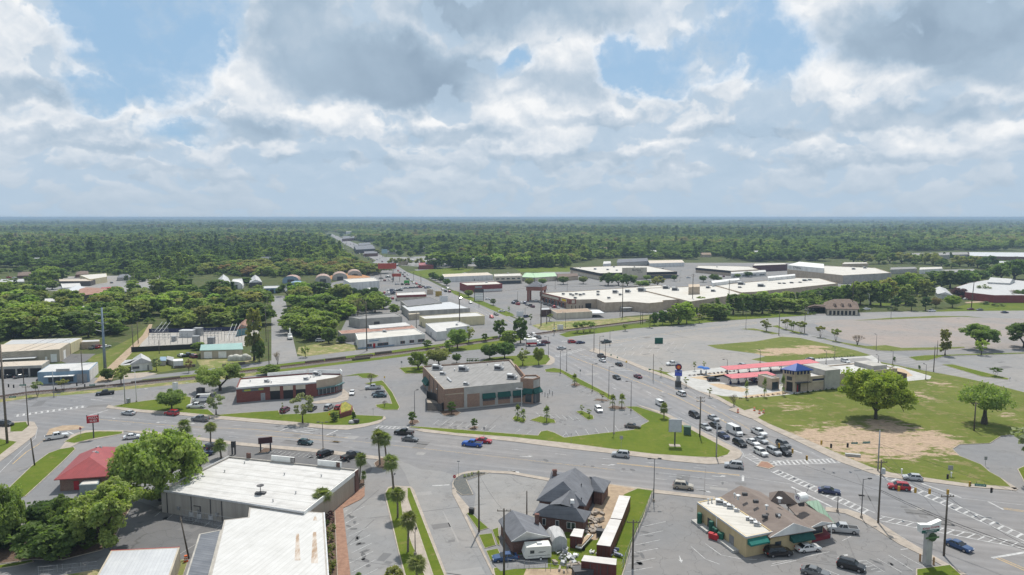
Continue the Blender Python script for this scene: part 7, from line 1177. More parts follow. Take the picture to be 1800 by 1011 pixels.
for a in (('sedan',1457.5,867,-22,'navy','dark blue sedan turning over the long diagonal crosswalk'),('suv',1580,860,AL, 'red','red hatchback crossing the junction under the signals'),('hatchback',1604,843.5,AL, 'silver','silver small car beside the right-hand grass corner'),('sedan',1685,964,-62,'steel blue','dark blue sedan leaving past the doughnut sign pole'),
    ('pickup',1481,935,166,'silver','silver pickup parked at the doughnut shop porch'),('sedan',1420,968,12,'white','white sedan with black roof glass parked along the doughnut shop'),('minivan',1368,976,8,'black','black minivan with roof rails parked along the doughnut shop'),('suv',1496,1000,-35,'black','black estate parked at the hatched bay in the doughnut lot'),('sedan',1433,1011,-33,'grey','grey sedan cut by the bottom edge of the doughnut lot'),
    ('suv',1201,859,AR, 'tan','old silver and tan off-roader waiting in the right-turn lane'),('suv',1290,822,AL, 'silver','silver off-roader beside the triangular island'),('suv',1091,803,AL, 'silver','silver crossover passing below the big triangular lawn'),('suv',1052,723,-82,'white','white hatch van standing alone in the drug store lot'),('sedan',1112,752,-18,'bronze','brown-grey sedan at the lawn edge of the drug store lot'),
    ('small_van',1161,713,BD, 'white','small white delivery van coming down the main road'),('suv',1221,733,BD, 'black','black off-roader behind the utility pole on the main road'),('sedan',1254,738,BD, 'silver','silver sedan at the tail of the inner queue'),('sedan',1257,751,BD, 'black','black hatch sedan beside the silver ones in the queue'),('sedan',1240,754,BD, 'silver','silver sedan at the tail of the kerb lane queue'),('sedan',1271,769,BD, 'navy','dark blue sedan in the kerb lane behind the black crossover'),('van',1291,763,BD, 'white','white high-roof cargo van in the queue'),('suv',1300,783,BD, 'black','black crossover at the kerb in the queue'),('sedan',1323,781,BD, 'white','white sedan in the middle of the queue'),('sedan',1338,777,BD, 'teal','pale teal-glassed sedan, dark, beside the white sedan') if 0 else ('sedan',1338,777,BD, 'silver','silver sedan right of the white sedan in the queue'),('pickup',1334,764,BD, 'white','white work pickup with ladder rack in the turn lane'),('suv',1337,799,BD, 'white','white crossover first in the queue at the island'),('suv',1360,797.5,BD, 'silver','silver off-roader first in the middle lane of the queue'),('pickup',1375,797,BD, 'black','black pickup first in the inner lane of the queue'),('suv',1377,785,BD, 'grey','boxy grey off-roader behind the signal head'),
    ('suv',1197,695,BU, 'white','white estate driving away up the main road'),('sedan',1121,664,BU, 'maroon','maroon sedan driving away up the main road'),('sedan',1084,666,BD, 'black','black sedan coming down the middle lane'),('sedan',1088,642.5,BU, 'black','dark sedan by the yellow diamond sign'),('sedan',1059,635.5,BU, 'white','white sedan nearing the crossing kerb'),('pickup',1057,628.5,BU, 'black','dark pickup ahead of the white sedan near the crossing'),('sedan',987,614,20,'silver','silver sedan crossing the rail-side junction'),('suv',1006,603,15,'red','red crossover waiting at the rail-side junction'),('sedan',1020,604,18,'navy','blue-grey sedan beside the red crossover'),('pickup',1065.5,603,28,'green','dark green pickup turning onto the parkway'),('suv',959,604,10,'maroon','dark red crossover behind the box truck'),('sedan',951,608,10,'navy','dark blue sedan right of the box truck'),
    ('sedan',921,597,BD, 'white','white sedan in the rail crossing queue, leftmost'),('sedan',929,593,BD, 'white','white sedan in the rail crossing queue, second from left'),('sedan',936,596,BD, 'white','white sedan in the rail crossing queue, in front of the black one'),('sedan',947,594.5,BD, 'black','black sedan in the rail crossing queue'),('suv',938,591,BD, 'silver','silver crossover in the rail crossing queue'),('pickup',1182,642,200,'white','white pickup parked in the empty lot by the car wash sign'),('suv',1254,670.5,8,'black','black estate entering the car wash yard'),('sedan',1327,671,-60,'maroon','maroon sedan under the short vacuum canopy'),('suv',1353,668,-60,'maroon','dark maroon crossover beside the car wash tower'),('suv',1486,637.5,-80,'white','white off-roader parked behind the car wash'),('suv',1304,645,100,'silver','silver crossover under the long vacuum canopy, left'),('suv',1424,635,100,'silver','silver crossover at the far end of the long vacuum canopy'),
    ('pickup',710,764,AL, 'black','black pickup heading left past the lane mouth'),('sedan',721,775,AR, 'grey','grey sedan heading right past the lane mouth'),('pickup',830,784,AL, 'blue','bright blue pickup on the avenue'),('sedan',850,778,AR, 'red','red sedan beside the bright blue pickup'),('hatchback',537,781,AR, 'teal','dark teal hatchback on the avenue behind the lamp'),('suv',572,801,55,'black','black off-roader parked facing the avenue by the warehouse'),('pickup',617,805,55,'black','black flatbed pickup parked facing the avenue'),('sedan',619,693,-82,'white','white sedan beside the garage entrance kerb'),('pickup',656,684,185,'silver','silver pickup nose-in at the grass island'),('suv',665,694.5,185,'grey','dark grey crossover between the pickup and the teal car'),('sedan',668,698,185,'teal','dark teal sedan nose-in at the grass island'),('suv',501,724,84,'maroon','dark maroon crossover nose-in at the lawn by the bays'),('sedan',549,721,84,'black','black sedan behind the tall grey-green tree'),('suv',578,719,84,'silver','silver crossover behind the conical evergreen'),('hatchback',595,719,84,'red','red hatchback beside the brick planter'),
    ('pickup',185,694,205,'black','black pickup on the road beside the tracks'),('sedan',226,729,AL, 'silver','silver sedan at the avenue stop line'),('suv',302,729.5,AL, 'red','red hatchback under the round verge tree'),('pickup',352,740,AL, 'grey','dark grey pickup on the avenue by the verge'),('van',355,706,190,'white','white cargo van with blue side lettering parked by the tree'),('pickup',345,717,186,'white','white pickup parked in front of the white cargo van'),('pickup',100,771,38,'white','white pickup on the left road near the dirt shoulder'),('suv',10,749,-10,'black','black crossover cut by the left edge'),('sedan',77,670,20,'black','black sedan parked at the blue-grey shop'),('sedan',16,664,60,'black','dark car before the open garage bays, left'),('sedan',36,664,60,'grey','dark grey car before the open garage bays, right'),
    ('suv',374,789,60,'black','black crossover parked beside the avenue palm'),('sedan',362,802,60,'navy','dark blue sedan half under the big oak'),('sedan',233,771,20,'white','white sedan half hidden by the big oak'),('minivan',42,915,238,'red','red minivan parked below the left grass strip'),('sedan',888,985,190,'steel blue','blue coupe parked on the house driveway'),
    ('pickup',1637,548,12,'white','white pickup on the parkway before the magnolias'),('sedan',1706,545,190,'maroon','dark red sedan on the parkway by the tall pole'),('sedan',1722,546,190,'grey','grey sedan behind the dark red one on the parkway'),('sedan',1766,550.5,8,'navy','dark blue sedan on the parkway at the right'),('pickup',1522,545,190,'white','white pickup at the bank'),('sedan',1697,527,30,'white','white car parked at the mill corner'),('sedan',1704,526,30,'maroon','maroon car parked at the mill corner'),('sedan',1730,524,10,'white','white car on the mill drive')):
    park(*a)
# a lettered side on the cargo van, a ladder rack, a box truck, a bucket truck, the camper
v = next(o for o in COL.objects if o.get('label','').startswith('white cargo van with blue')); text(v, 'lettering','ENTERPRISE', pm('blue_letter',(.03,.06,.25)),(-.6,1.05,1.6),(R(90),0,R(180)),.55,loc_is_local=True)
v = next(o for o in COL.objects if o.get('label','').startswith('white work pickup')); m = MB()
for x in (-2.6,-1.1):
    for s in (-1,1): m.tube((x, s * .85,1.1),(x, s * .85,1.95),.04,n=4)
    m.tube((x, -.85,1.95),(x, .85,1.95),.04,n=4)
lpart(v, 'ladder_rack', m, M_GREY)
def truck(label, px, py, deg, cab, boxm, stripe=None, boom=False):
    o = thing('truck', label, 'truck', G(px, py, 0),R(deg)); m = MB(); m.box(1.6,3.4,-1.1,1.1,.5,1.5); m.box(1.5,2.7,-1.1,1.1,1.5,2.6,.15,.1); b = lpart(o, 'cab', m, cab); m = MB().box(2.68,2.74,-.9,.9,1.6,2.4); lpart(o, 'window', m, M_GLASS)
    if boom:
        m = MB().box(-3.2,1.4,-1.1,1.1,.6,1.5); lpart(o, 'tool_body', m, boxm); m = MB(); m.tube((-.5,0,1.5),(-.5,0,2.6),.3); m.tube((-.5,0,2.6),(2.4,0,4.3),.2); m.tube((2.4,0,4.3),(.2,0,5.2),.16); lpart(o, 'boom', m, M_WHITE); m = MB().box(-.5,.4,-.4,.4,4.6,5.7); lpart(o, 'bucket', m, M_WHITE)
    else:
        m = MB().box(-3.6,1.35,-1.2,1.2,.9,3.5); lpart(o, 'cargo_box', m, boxm)
        if stripe: m = MB().box(-3.62,1.36,-1.21,1.21,.95,1.9); lpart(o, 'stripe', m, stripe)
    for x in (2.4,-2.2):
        for s in (-1,1): m = MB().tube((x, s * .8,.45),(x, s * 1.12,.45),.45,n=12); lpart(o, 'wheel', m, M_TYRE)
    return o
truck('white box truck with red lower stripe at the rail-side junction',938,608,8,M_WHITE, M_WHITE, M_RED); truck('white bucket truck parked on the side street',510,596,109,M_WHITE, M_WHITE, None, True)
g = G(944,981); o = thing('camper_trailer','cream camper trailer with slanted nose and dark stripes beside the blue coupe','camper', g, R(188)); m = MB(); pr = [(2.35,.55),(2.75,1.15),(2.2,2.75),(-2.3,2.75),(-2.5,2.5),(-2.5,.55)]
m.add([(x, s * 1.15,z) for s in (-1,1) for x, z in pr],[tuple(range(6)),tuple(range(11,5,-1))] + [(i, (i + 1) % 6,6 + (i + 1) % 6,6 + i) for i in range(6)]); lpart(o, 'body', m, pm('camper_shell',(.66,.66,.62),(.58,.58,.54),.8,.5))
for s in (-1,1):
    m = MB().box(.7,1.5,s * 1.16 - .02,s * 1.16 + .02,1.5,2.1); lpart(o, 'window', m, M_PANE); m = MB(); m.box(-2.2,1.9,s * 1.16 - .015,s * 1.16 + .015,1.0,1.06); m.box(-1.4,-.2,s * 1.16 - .015,s * 1.16 + .015,1.7,1.78); m.box(-1.0,.0,s * 1.16 - .016,s * 1.16 + .016,1.55,1.6); lpart(o, 'stripe', m, M_DGREY)
    m = MB().tube((-.5,s * .95,.36),(-.5,s * 1.19,.36),.36,n=14); w_ = lpart(o, 'wheel', m, M_TYRE); m = MB().tube((-.5,s * 1.18,.36),(-.5,s * 1.2,.36),.2,n=10); lpart(w_, 'rim', m, M_WHITE)
m = MB().box(-.9,.1,-.4,.4,2.74,3.0,.08,.08); lpart(o, 'roof_unit', m, M_LGREY); m = MB().tube((2.3,0,.55),(3.7,0,.5),.07); lpart(o, 'tow_bar', m, M_DGREY)
# traffic and parked cars farther off
FARC = ['white','silver','black','grey','red','white','navy','silver','black','maroon']
def far(px, py, deg, i, where, group): c = FARC[i % 10]; k = ('sedan','suv','sedan','pickup','suv')[i % 5]; park(k, px, py, deg, c, '%s %s %s' % (c, k, where),'%s %ss %s' % (c, k, where),lite=True)
rc = random.Random(2)
for i, (x, y) in enumerate(((907,531),(910,536),(916,533),(922,534),(927,537),(933,539),(936,540.5),(942,530),(951,533),(958,536),(966,538),(973,541),(980,541.5),(902,534))): far(x, y, 110 + rc.uniform(-8,8),i + 3,'parked before the strip plaza',1)
for i, (x, y) in enumerate(((1030,491),(1043,489),(1125,490),(1150,489),(1175,485),(1190,486),(1210,489),(1250,488),(1272,487),(959,510),(1000,490),(1022,492))): far(x, y, rc.uniform(0,180),i + 1,'in the plaza car park',1)
for i, (x, y, d) in enumerate(((857,527,20),(827,533.5,BD),(809,526,BD),(872,554,BD),(864,559,BD),(882,548.5,20),(925,558,60),(778,510,BU),(783,513,BU),(790,514,BU),(787,508,BU),(754,506,20),(744,504,BD),(738,502,BD),(732,500,BD),(727,498,BD),(748,507,BD),(722,494,BD),(716,491,BD),(711,487,BD),(717,484,BU),(711,480,BU),(708,483,BD),(704,480,BD),(700,477,BD),(695,474,BD),(698,468,BU),(690,464,BU),(680,467,BD),(672,461,BD),(668,455,BU),(663,457,BD),(655,449,BU),(650,448,BD),(644,441,BU),(640,444,BD),(632,435,BU),(628,437,BD),(622,430,BU),(616,430,BD),(610,424,BU),(604,423,BD),(598,419,BU),(590,415,BD))): far(x, y, d, i, 'on the main road beyond the tracks',1)
for i in range(34): far(628 + rc.uniform(42,106),497 + rc.uniform(2,24),rc.choice((20,110)) + rc.uniform(-6,6),i, 'in the car lots left of the main road',1) if 0 else None
for i, (x, y) in enumerate([(672 + 9 * k, 521 - 1.6 * k) for k in range(3)] + [(668 + 7.5 * k, 517 - .6 * k) for k in range(4)] + [(698 + 9 * k, 500.5 + .3 * k) for k in range(3)] + [(706 + 8 * k, 508 - .5 * k) for k in range(5)] + [(684 + 6 * k, 511.5) for k in range(4)] + [(676,494),(684,493),(690,492),(670,490),(682,488),(690,526),(682,524),(602,507),(548,513),(535,514),(580,513),(507,512),(497,514),(478,513),(462,511),(455,513)]): far(x, y, rc.choice((20,20,110)) + rc.uniform(-6,6),i, 'in the car lots left of the main road',1)
for i, (x, y) in enumerate([(578 + 5.2 * k + (k % 3)*2.0,412.5 + 3.35 * k) for k in range(18)]): far(x, y, (BD, BU)[i % 2],i + 5,'on the avenue near the horizon',1)
for i in range(26): far(690 + rc.uniform(0,130),456.5 + rc.uniform(0,9),rc.choice((20,110)),i, 'in the far lot by the avenue',1)
for i, (x, y) in enumerate(((620,445),(627,447),(640,450),(612,440),(606,433),(645,453),(636,449),(652,456),(600,428),(609,428))): far(x, y, 100,i + 2,'beside the far avenue shops',1)
for i, (x, y) in enumerate(((16,489),(26,489.5),(38,488),(52,487),(66,487),(98,488),(108,486),(180,495),(196,498),(216,515),(228,515),(258,508),(266,506),(274,509),(282,505),(252,489),(262,488),(243,490))): far(x, y, rc.uniform(0,180),i + 4,'near the far left crossroads',1)
for i, (x, y) in enumerate(((110,606),(118,604.5),(166,613),(173,612),(186,611),(130,604),(318,627),(331,627),(340,629),(448,619),(563,601),(573,551))): far(x, y, rc.uniform(0,180),i + 1,'among the sheds north of the tracks',1)
for i, (x, y) in enumerate(((1420,546),(1427,546),(1434,546.5),(1248,527),(1252,529),(1240,531),(1232,530),(1060,541),(1053,540),(1130,547),(1588,480),(1595,481),(1605,482),(1622,479),(1640,480),(1653,478))): far(x, y, rc.uniform(0,180),i, 'parked behind the plaza and bank',1)
print('cars', NCAR)
for k, p in list(CARS.items()):
    if k not in USED: bpy.data.objects.remove(p)
# ------------------------------------------------------------------ poles, lamps, signals, signs and small things
def pole(px, py, top, label, r=.16,mat=None, arms=0,kind='utility_pole', cat='utility pole', lean=0.0,extra=None, group=None):
    g = G(px, py); h = HT(px, py, top) if top < 0 or top > 100 else top; o = thing(kind, label, cat, g, group=group); t = g + Vector((lean, 0,h)); m = MB().tube(g, t, r, r * .7,8); part(o, 'shaft', m, mat or M_WOOD, smooth=True)
    for k in range(arms): z = h - .5 - k * 1.0; m = MB(); m.box(t.x - 1.2,t.x + 1.2,t.y - .06,t.y + .06,z, z + .12); m.tube((t.x - 1.1,t.y, z + .1),(t.x - 1.1,t.y, z + .38),.06,n=6); m.tube((t.x + 1.1,t.y, z + .1),(t.x + 1.1,t.y, z + .38),.06,n=6); m.tube((t.x + .5,t.y, z + .1),(t.x + .5,t.y, z + .38),.06,n=6); part(o, 'crossarm', m, M_WOOD)
    if extra == 'transformer': m = MB(Matrix.Translation(t + Vector((.3,-.35,-2.2)))); m.lathe([(.01,-.6),(.42,-.55),(.42,.5),(.3,.62),(.01,.65)],10); part(o, 'transformer', m, M_LGREY)
    return o, t
def lamp(px, py, top, label, heads=1,arm=1.6,deg=200,kind='street_lamp', base=True, dark=True, group=None):
    g = G(px, py); h = HT(px, py, top); o = thing(kind, label, 'street lamp', g, group=group); mt = M_DGREY if dark else M_LGREY; part(o, 'shaft', MB().tube(g, g + Vector((0,0,h)),.11,.07,7),mt, smooth=True)
    if base: part(o, 'base', MB(Matrix.Translation(g)).lathe([(.28,-.05),(.28,.6),(.01,.65)],8),M_CONC)
    for k in range(heads):
        a = R(deg) + k * math.pi; d = Vector((math.cos(a),math.sin(a),0)); e = g + Vector((0,0,h)) + d * arm; n = Vector((-d.y, d.x, 0)); part(o, 'arm', MB().tube(g + Vector((0,0,h - .15)),e, .05,n=5),mt); m = MB(Matrix.Translation(e) @ Matrix.Rotation(a, 4,'Z')); m.box(-.35,.45,-.2,.2,-.1,.12,.05,.05); part(o, 'lamp_head', m, mt)
    return o
POLE = {}
for k, px, py, top, lb, r, arms, ex in (('L0',13,780,606,'stout tan wooden pole at the left edge',.33,0,None),('L1',50,749,678,'brown pole at the left road corner',.17,1,None),('L2',61,819,770,'short leaning pole beside the left grass strip',.2,0,None),('L3',95,699,652,'grey pole on the track verge, left',.14,0,None),('L4',146,675,617,'brown pole beside the blue-grey shop',.2,0,None),('L5',42,676,646,'pole in front of the open garage bays',.16,1,None),('L6',220,711,662,'pole with small box at the verge tip',.16,0,None),('L7',332,982,909,'leaning bare pole beside the lean-to',.17,0,None),
    ('H1',842,935,829,'tall pole with crossarm on the grassy strip by the side lane',.19,1,None),('H2',886,1011,894,'tall pole beside the blue coupe',.2,1,None),('H3',926,908,863,'short bare pole behind the brick house',.15,0,None),('D1',1112,999,914,'dark pole at the doughnut lot fence',.2,1,None),('D2',1543.5,920,809,'tall pole with grey transformer at the road edge of the doughnut lot',.21,1,'transformer'),('D3',1543,828,756,'tall steel-grey pole at the dirt lot corner',.2,0,None),('D4',1659,977,869,'tall pole right of the doughnut sign',.21,1,None),('W1',1230,768,697,'wooden pole beside the green utility box',.22,2,None),('W2',1259,804,742,'grey steel pole at the tip of the triangular lawn',.2,0,None),('R1',1148,669,622,'thin pole on the car wash road verge',.12,0,None),('R2',1641,654,609,'tall wooden pole by the lane verge right of the car wash',.2,0,None),('R3',1647,626,599,'pole on the far verge by the tall narrow tree',.15,0,None),('R4',1712,758,707,'wooden pole beside the feathery tree',.22,1,None),
    ('K1',1044,616,577,'dark pole at the rail-side junction kerb',.17,1,None),('K2',1217,541,482,'tall dark pole at the plaza rear',.3,2,None),('K3',1281,534,492,'tall dark pole in the green belt',.28,1,None),('K4',1369,590,542,'pole at the lane junction, left',.2,0,None),('K5',1414,586,538,'pole at the lane junction, right',.2,0,None),('K6',1498,549,493,'tall dark pole beside the bank',.3,1,None),('K7',1707,543,495,'tall leaning dark pole at the parkway',.32,1,None),('K8',951,573,500,'very tall dark pole at the crossing',.3,1,None),('K9',961,569,547,'short dark pole beside the brown-roofed building',.25,0,None),('K10',1094,558,498,'tall dark pole behind the plaza roof',.3,2,None),('K11',1090,556,531,'short pole beside the tall plaza one',.18,0,None),('K12',1126,569,545,'twin pole by the tracks, left',.18,0,None),('K13',1129.5,569,545,'twin pole by the tracks, right',.18,0,None),
    ('T1',645,617,530,'very tall dark pole in front of the white storefront',.28,0,None),('T2',808,579,515,'tall brown pole before the white block building',.3,1,None),('T3',732,583,550,'brown pole behind the storefront corner',.2,0,None),('T4',807,533,512,'pole on the main road verge beyond the tracks',.2,1,None),('T5',842,541,528,'thin pole at the workshop kerb',.15,0,None),('S1',473,642,580,'street pole at the foot of the side street',.18,1,None),('S2',468,601,540,'side street pole, second from the tracks',.18,1,None),('S3',471,560,516,'side street pole, third from the tracks',.18,1,None),('S4',448,634,543,'grey pole in front of the vine column',.2,0,None),('S5',280,622,598,'pole in front of the substation fence',.16,0,None),('S6',234,610,570,'pole on the dirt track, left',.2,0,None),('S7',243,604,565,'pole on the dirt track, right',.2,0,None),('P1',910,534,512,'thin lot pole at the plaza entrance',.14,0,None),('X1',690,497,470,'pole at the far avenue kerb, left',.2,1,None),('X2',727,496,478,'pole at the far avenue kerb, middle',.18,1,None),('X3',740,502,482,'pole at the far avenue kerb, right',.18,1,None),('F1',222,497,482,'pole at the far left crossroads, left',.2,1,None),('F2',236,507,480,'pole at the far left crossroads, right',.22,1,None),('C1',1064,626,602,'slim pole at the empty lot edge',.1,0,None)):
    o, t = pole(px, py, top, lb, r, M_PALMBARK if k == 'L0' else (M_GREY if k in ('D3','W2','L3','L6') else None),arms, extra=ex, lean=(-1.2 if k == 'L7' else .9 if k == 'K7' else -.5 if k == 'L2' else 0)); POLE[k] = t
g = G(185,651); h = HT(185,651,541); o = thing('steel_mast','tall tapering blue-grey steel transmission mast','transmission mast', g); part(o, 'shaft', MB().tube(g, g + Vector((0,0,h)),.62,.3,12),pm('mast_steel',(.20,.26,.32),(.16,.21,.27),1,.5,.3),smooth=True)
for z in (.62,.75,.88):
    for s in (-1,1): part(o, 'insulator_arm', MB().tube(g + Vector((0,0,h * z)),g + Vector((s * 2.6,-.6,h * z + .8)),.1,n=5),M_GREY)
MAST = g + Vector((0,0,h))
for px, py, top, lb, hd, dg in ((1149,882,806,'double-headed lamp at the grass end of the doughnut lot',2,0),(1514,911,842,'lamp with pale head at the doughnut lot corner',1,10),(568,791,742,'double-headed lamp on the avenue verge by the warehouse',2,0),(729,728,687,'lamp at the drug store drive',1,60),(985,657,617,'lamp on the verge strip near the crossing, left',1,60),(996,652,615,'thin lamp on the verge strip near the crossing, right',1,30),(1041,688,640,'flat-headed lamp on the drug store verge',1,20),(1070,696,645,'slim lamp on the drug store road verge',1,30),(1109,722,671,'flat-headed lamp at the lot exit',1,160),(1079,763,704,'tall lamp at the edge of the triangular lawn',1,90),(917,728,683,'tall lamp with white head before the awnings',1,180),(730,976,935,'thin lamp in the grassy median, lower',1,90),(692,858,837,'thin lamp in the grassy median, upper',1,90),(240,707,653,'slim lamp on the verge near the steel mast',1,150),(1054,625,591,'slim lamp at the junction kerb, left',1,0),(1072,608,581,'slim lamp at the junction kerb, right',1,0),(964,628,592,'slim lamp on the corner behind the drug store',1,180),(925,613,586,'slim lamp beside the crossing trees',1,0),(1540,616,588,'lamp on the ruddy lot verge',1,90),(1467,632,610,'dark lamp in the green field, right',1,90),(1452,640,618,'dark lamp behind the car wash',1,90),(1627,668,641,'lamp at the car wash loop',1,90),(1544,638,625,'short lamp at the car wash exit',1,90),(1569,641,618,'lamp on the car wash back lane',1,90),(1278,656,632,'lamp at the car wash entry',1,170),(1311,579,547,'lamp with long arm on the parkway verge',1,170),(1566,560,531,'lamp with arm on the parkway by the ruddy lot',1,170),(1527,543,517,'pale lamp at the bank car park',1,90),(994,576,549,'dark lamp left of the three verge trees',1,170),(976,508,488,'lamp in the plaza car park, left',1,0),(1195,495,476,'lamp in the plaza car park, right',1,0),(997,512,493,'lamp in the plaza car park, middle',1,90),(1336,638,616,'dark lamp at the edge of the green field',1,90),(1472,900,872,'short signal post at the doughnut corner',0,0),(923,556,541,'lamp at the plaza drive',1,0)):
    lamp(px, py, top, lb, hd, 1.1 if hd == 2 else 1.5,dg, dark=px not in (1527,240,917))
def signal(px, py, z, label, amber=True, deg=-90,lens=1):
    g = G(px, py, z); o = thing('traffic_signal', label, 'traffic signal', g, R(deg) + math.pi); M = Matrix(); m = MB().box(-.16,.12,-.2,.2,-.55,.55); lpart(o, 'housing', m, M_SIGY if amber else M_BLACK)
    for k, c in enumerate(((.2,.01,.01),(.2,.12,.01),(.01,.12,.05))): m = MB().tube((.12,0,.36 - .36 * k),(.15,0,.36 - .36 * k),.12,n=10); lpart(o, 'lens', m, pm('signal_lens_%d' % k, c, rough=.2)); m = MB().box(.12,.3,-.14,.14,.49 - .36 * k, .52 - .36 * k); lpart(o, 'visor', m, M_BLACK)
    return o, g + Vector((0,0,.6))
SG = {}
for k, px, py, am, dg, lb in (('a',1580,859,True, -90,'amber signal head over the red hatchback'),('b',1609,862,True, -90,'amber signal head over the right crosswalk, middle'),('c',1634,864,True, -90,'amber signal head over the right crosswalk, right'),('d',1666,865,True, -90,'amber signal head near the tall pole top'),('e',1666,838,False, 120,'black signal head over the grass corner'),('f',1705,851,True, 120,'signal head beside the green street sign'),('g',1743,862,False, 120,'black signal head right of the green street sign'),('h',1393,793,True, 20,'signal head beside the black pickup'),('i',1418,805,True, 20,'signal head left over the ladder crosswalk'),('j',1444,778,True, 200,'small signal head over the sidewalk, left'),('k',1461,784,False, 200,'black signal head over the dirt lot, left'),('l',1490,783,False, 200,'black signal head beside the street name signs'),('m',1369,783,True, 20,'signal head over the boxy grey off-roader')):
    SG[k] = signal(px, py, 5.8,lb, am, dg)[1]
for px, py, lb in ((24,679,'far signal head at the left junction, first'),(15,678,'far signal head at the left junction, second'),(135,676,'far signal head by the tracks, left'),(149,678,'far signal head by the tracks, right'),(98,684,'far signal head on the verge pole')): signal(px, py, 5.0,lb, False, -60)
def cable(a, b, label, sag=.6,r=.03,name='cable', cat='cable'):
    a, b = Vector(a),Vector(b); n = 14; m = MB(); p = a
    for i in range(1,n + 1): t = i / n; q = a.lerp(b, t) - Vector((0,0,sag * 4 * t * (1 - t))); m.tube(p, q, r, n=4,cap=False); p = q
    return tag(obj(name, m, M_BLACK, loc=tuple(a)),label, cat)
tp = Vector((0,0,-.4)); down = lambda k, z: Vector((POLE[k].x, POLE[k].y, z))
cable(POLE['D2'] + tp, POLE['D4'] + tp, 'power cable from the transformer pole to the tall pole by the doughnut sign',.8); cable(POLE['D4'] + tp, G(1860,985,9),'power cable running off right from the tall pole',.8); cable(down('D2',7.2),G(1900,992,6.0),'thick low cable sweeping over the lower right road',1.0,.05); cable(down('D2',6.9),G(1905,998,5.6),'second low cable below the thick one over the lower right road',1.1,.035)
cable(down('D3',6.9),down('D4',6.6),'signal span wire over the right crosswalk',.15,.025); cable(down('D3',7.0),G(1790,866,6.6),'signal span wire over the grass corner',.2,.025); cable(down('W2',6.9),down('D3',6.8),'signal span wire over the main road',.25,.025); cable(down('W2',6.5),down('D2',6.9),'signal span wire over the island',.3,.02); cable(POLE['H1'] + tp, POLE['H2'] + tp, 'wire between the two poles by the side lane',.6,.02); cable(POLE['W1'] + tp, POLE['R1'] + tp, 'wire across the main road from the wooden pole',.8,.02)
for dz in (0,-3,-6): cable(MAST + Vector((-1.5,0,-2 + dz)),G(-40,640,22 + dz),('upper','middle','lower')[int(-dz / 3)] + ' transmission wire running left from the steel mast',1.5,.04)
for dz in (0,-2.4): cable(POLE['L0'] + Vector((0,0,-2 + dz)),POLE['L5'] + Vector((0,0,dz)),('upper' if dz == 0 else 'lower') + ' wire between the stout tan pole and the garage pole',.5,.025)
for a, b, lb in (('K8','K10','rail crossing to plaza'),('K10','K2','plaza rear'),('K2','K3','green belt'),('K3','K6','belt to bank'),('K6','K7','bank to parkway'),('S1','S2','lower side street'),('S2','S3','upper side street'),('T2','K8','block building to crossing')): cable(POLE[a] + tp, POLE[b] + tp, 'long overhead wire along the ' + lb + ' stretch',1.2,.035)
def plate(px, py, z, wd, hgt, label, mat, txt=None, deg=0,name='street_sign', size=.3,cat='street sign', tm=None):
    g = G(px, py, z); o = thing(name, label, cat, g, R(deg)); m = MB().box(-wd / 2,wd / 2,-.03,.03,-hgt / 2,hgt / 2); lpart(o, 'plate', m, mat)
    for dx in (-wd * .35,wd * .35): m = MB().tube((dx, 0,hgt / 2),(dx, 0,hgt / 2 + .5),.03,n=4); lpart(o, 'hanger', m, M_DGREY)
    if txt: text(o, 'lettering', txt, tm or M_WHITE, (0,-.045,0),(R(90),0,0),size, .006,loc_is_local=True)
    return o
plate(1502,779,6.0,1.7,.45,'green street name sign on the span wire, shorter one', M_SIGNG, 'PORTER',5,size=.34); plate(1523,778,6.0,2.1,.5,'green street name sign on the span wire, longer one', M_SIGNG, 'WATSON BLVD',8,size=.3); plate(1723.5,853,5.8,2.2,.55,'green street name sign over the grass corner kerb', M_SIGNG, 'DAVIS DR',-15,size=.42)
plate(40,677,4.8,2.0,.5,'green street name sign at the left junction, upper', M_SIGNG, 'MAIN ST',15,size=.4); plate(22,698,5,2.0,.5,'green street name sign at the left junction, lower', M_SIGNG, 'FIRST ST',10,size=.4); plate(162,677,4.5,1.8,.5,'green street name sign beside the tracks', M_SIGNG, 'THIRD ST',15,size=.36)
def post_sign(px, py, h, wd, hgt, label, mat, shape='rect', txt=None, deg=-5,r=.04,tm=None, size=.2,back=False, cat='sign'):
    g = G(px, py); o = thing('road_sign', label, cat, g, R(deg)); lpart(o, 'post', MB().tube((0,.05,0),(0,.05,h),r, n=6),M_GREY); m = MB(); n = {'rect': 4,'oct': 8,'diamond': 4}[shape]
    if shape == 'rect': m.box(-wd / 2,wd / 2,-.02,.02,h - hgt, h)
    else:
        a0 = math.pi / 8 if shape == 'oct' else 0; c = [(wd / 2 * math.cos(a0 + 2 * math.pi * i / n),wd / 2 * math.sin(a0 + 2 * math.pi * i / n)) for i in range(n)]; m.add([(x, -.02,h - wd / 2 + z) for x, z in c] + [(x, .02,h - wd / 2 + z) for x, z in c],[tuple(range(n)),tuple(range(2 * n - 1,n - 1,-1))] + [(i, (i + 1) % n, n + (i + 1) % n, n + i) for i in range(n)])
    lpart(o, 'plate', m, mat)
    if txt: text(o, 'lettering', txt, tm or M_WHITE, (0,-.035,h - hgt / 2),(R(90),0,0),size, .005,loc_is_local=True)
    return o
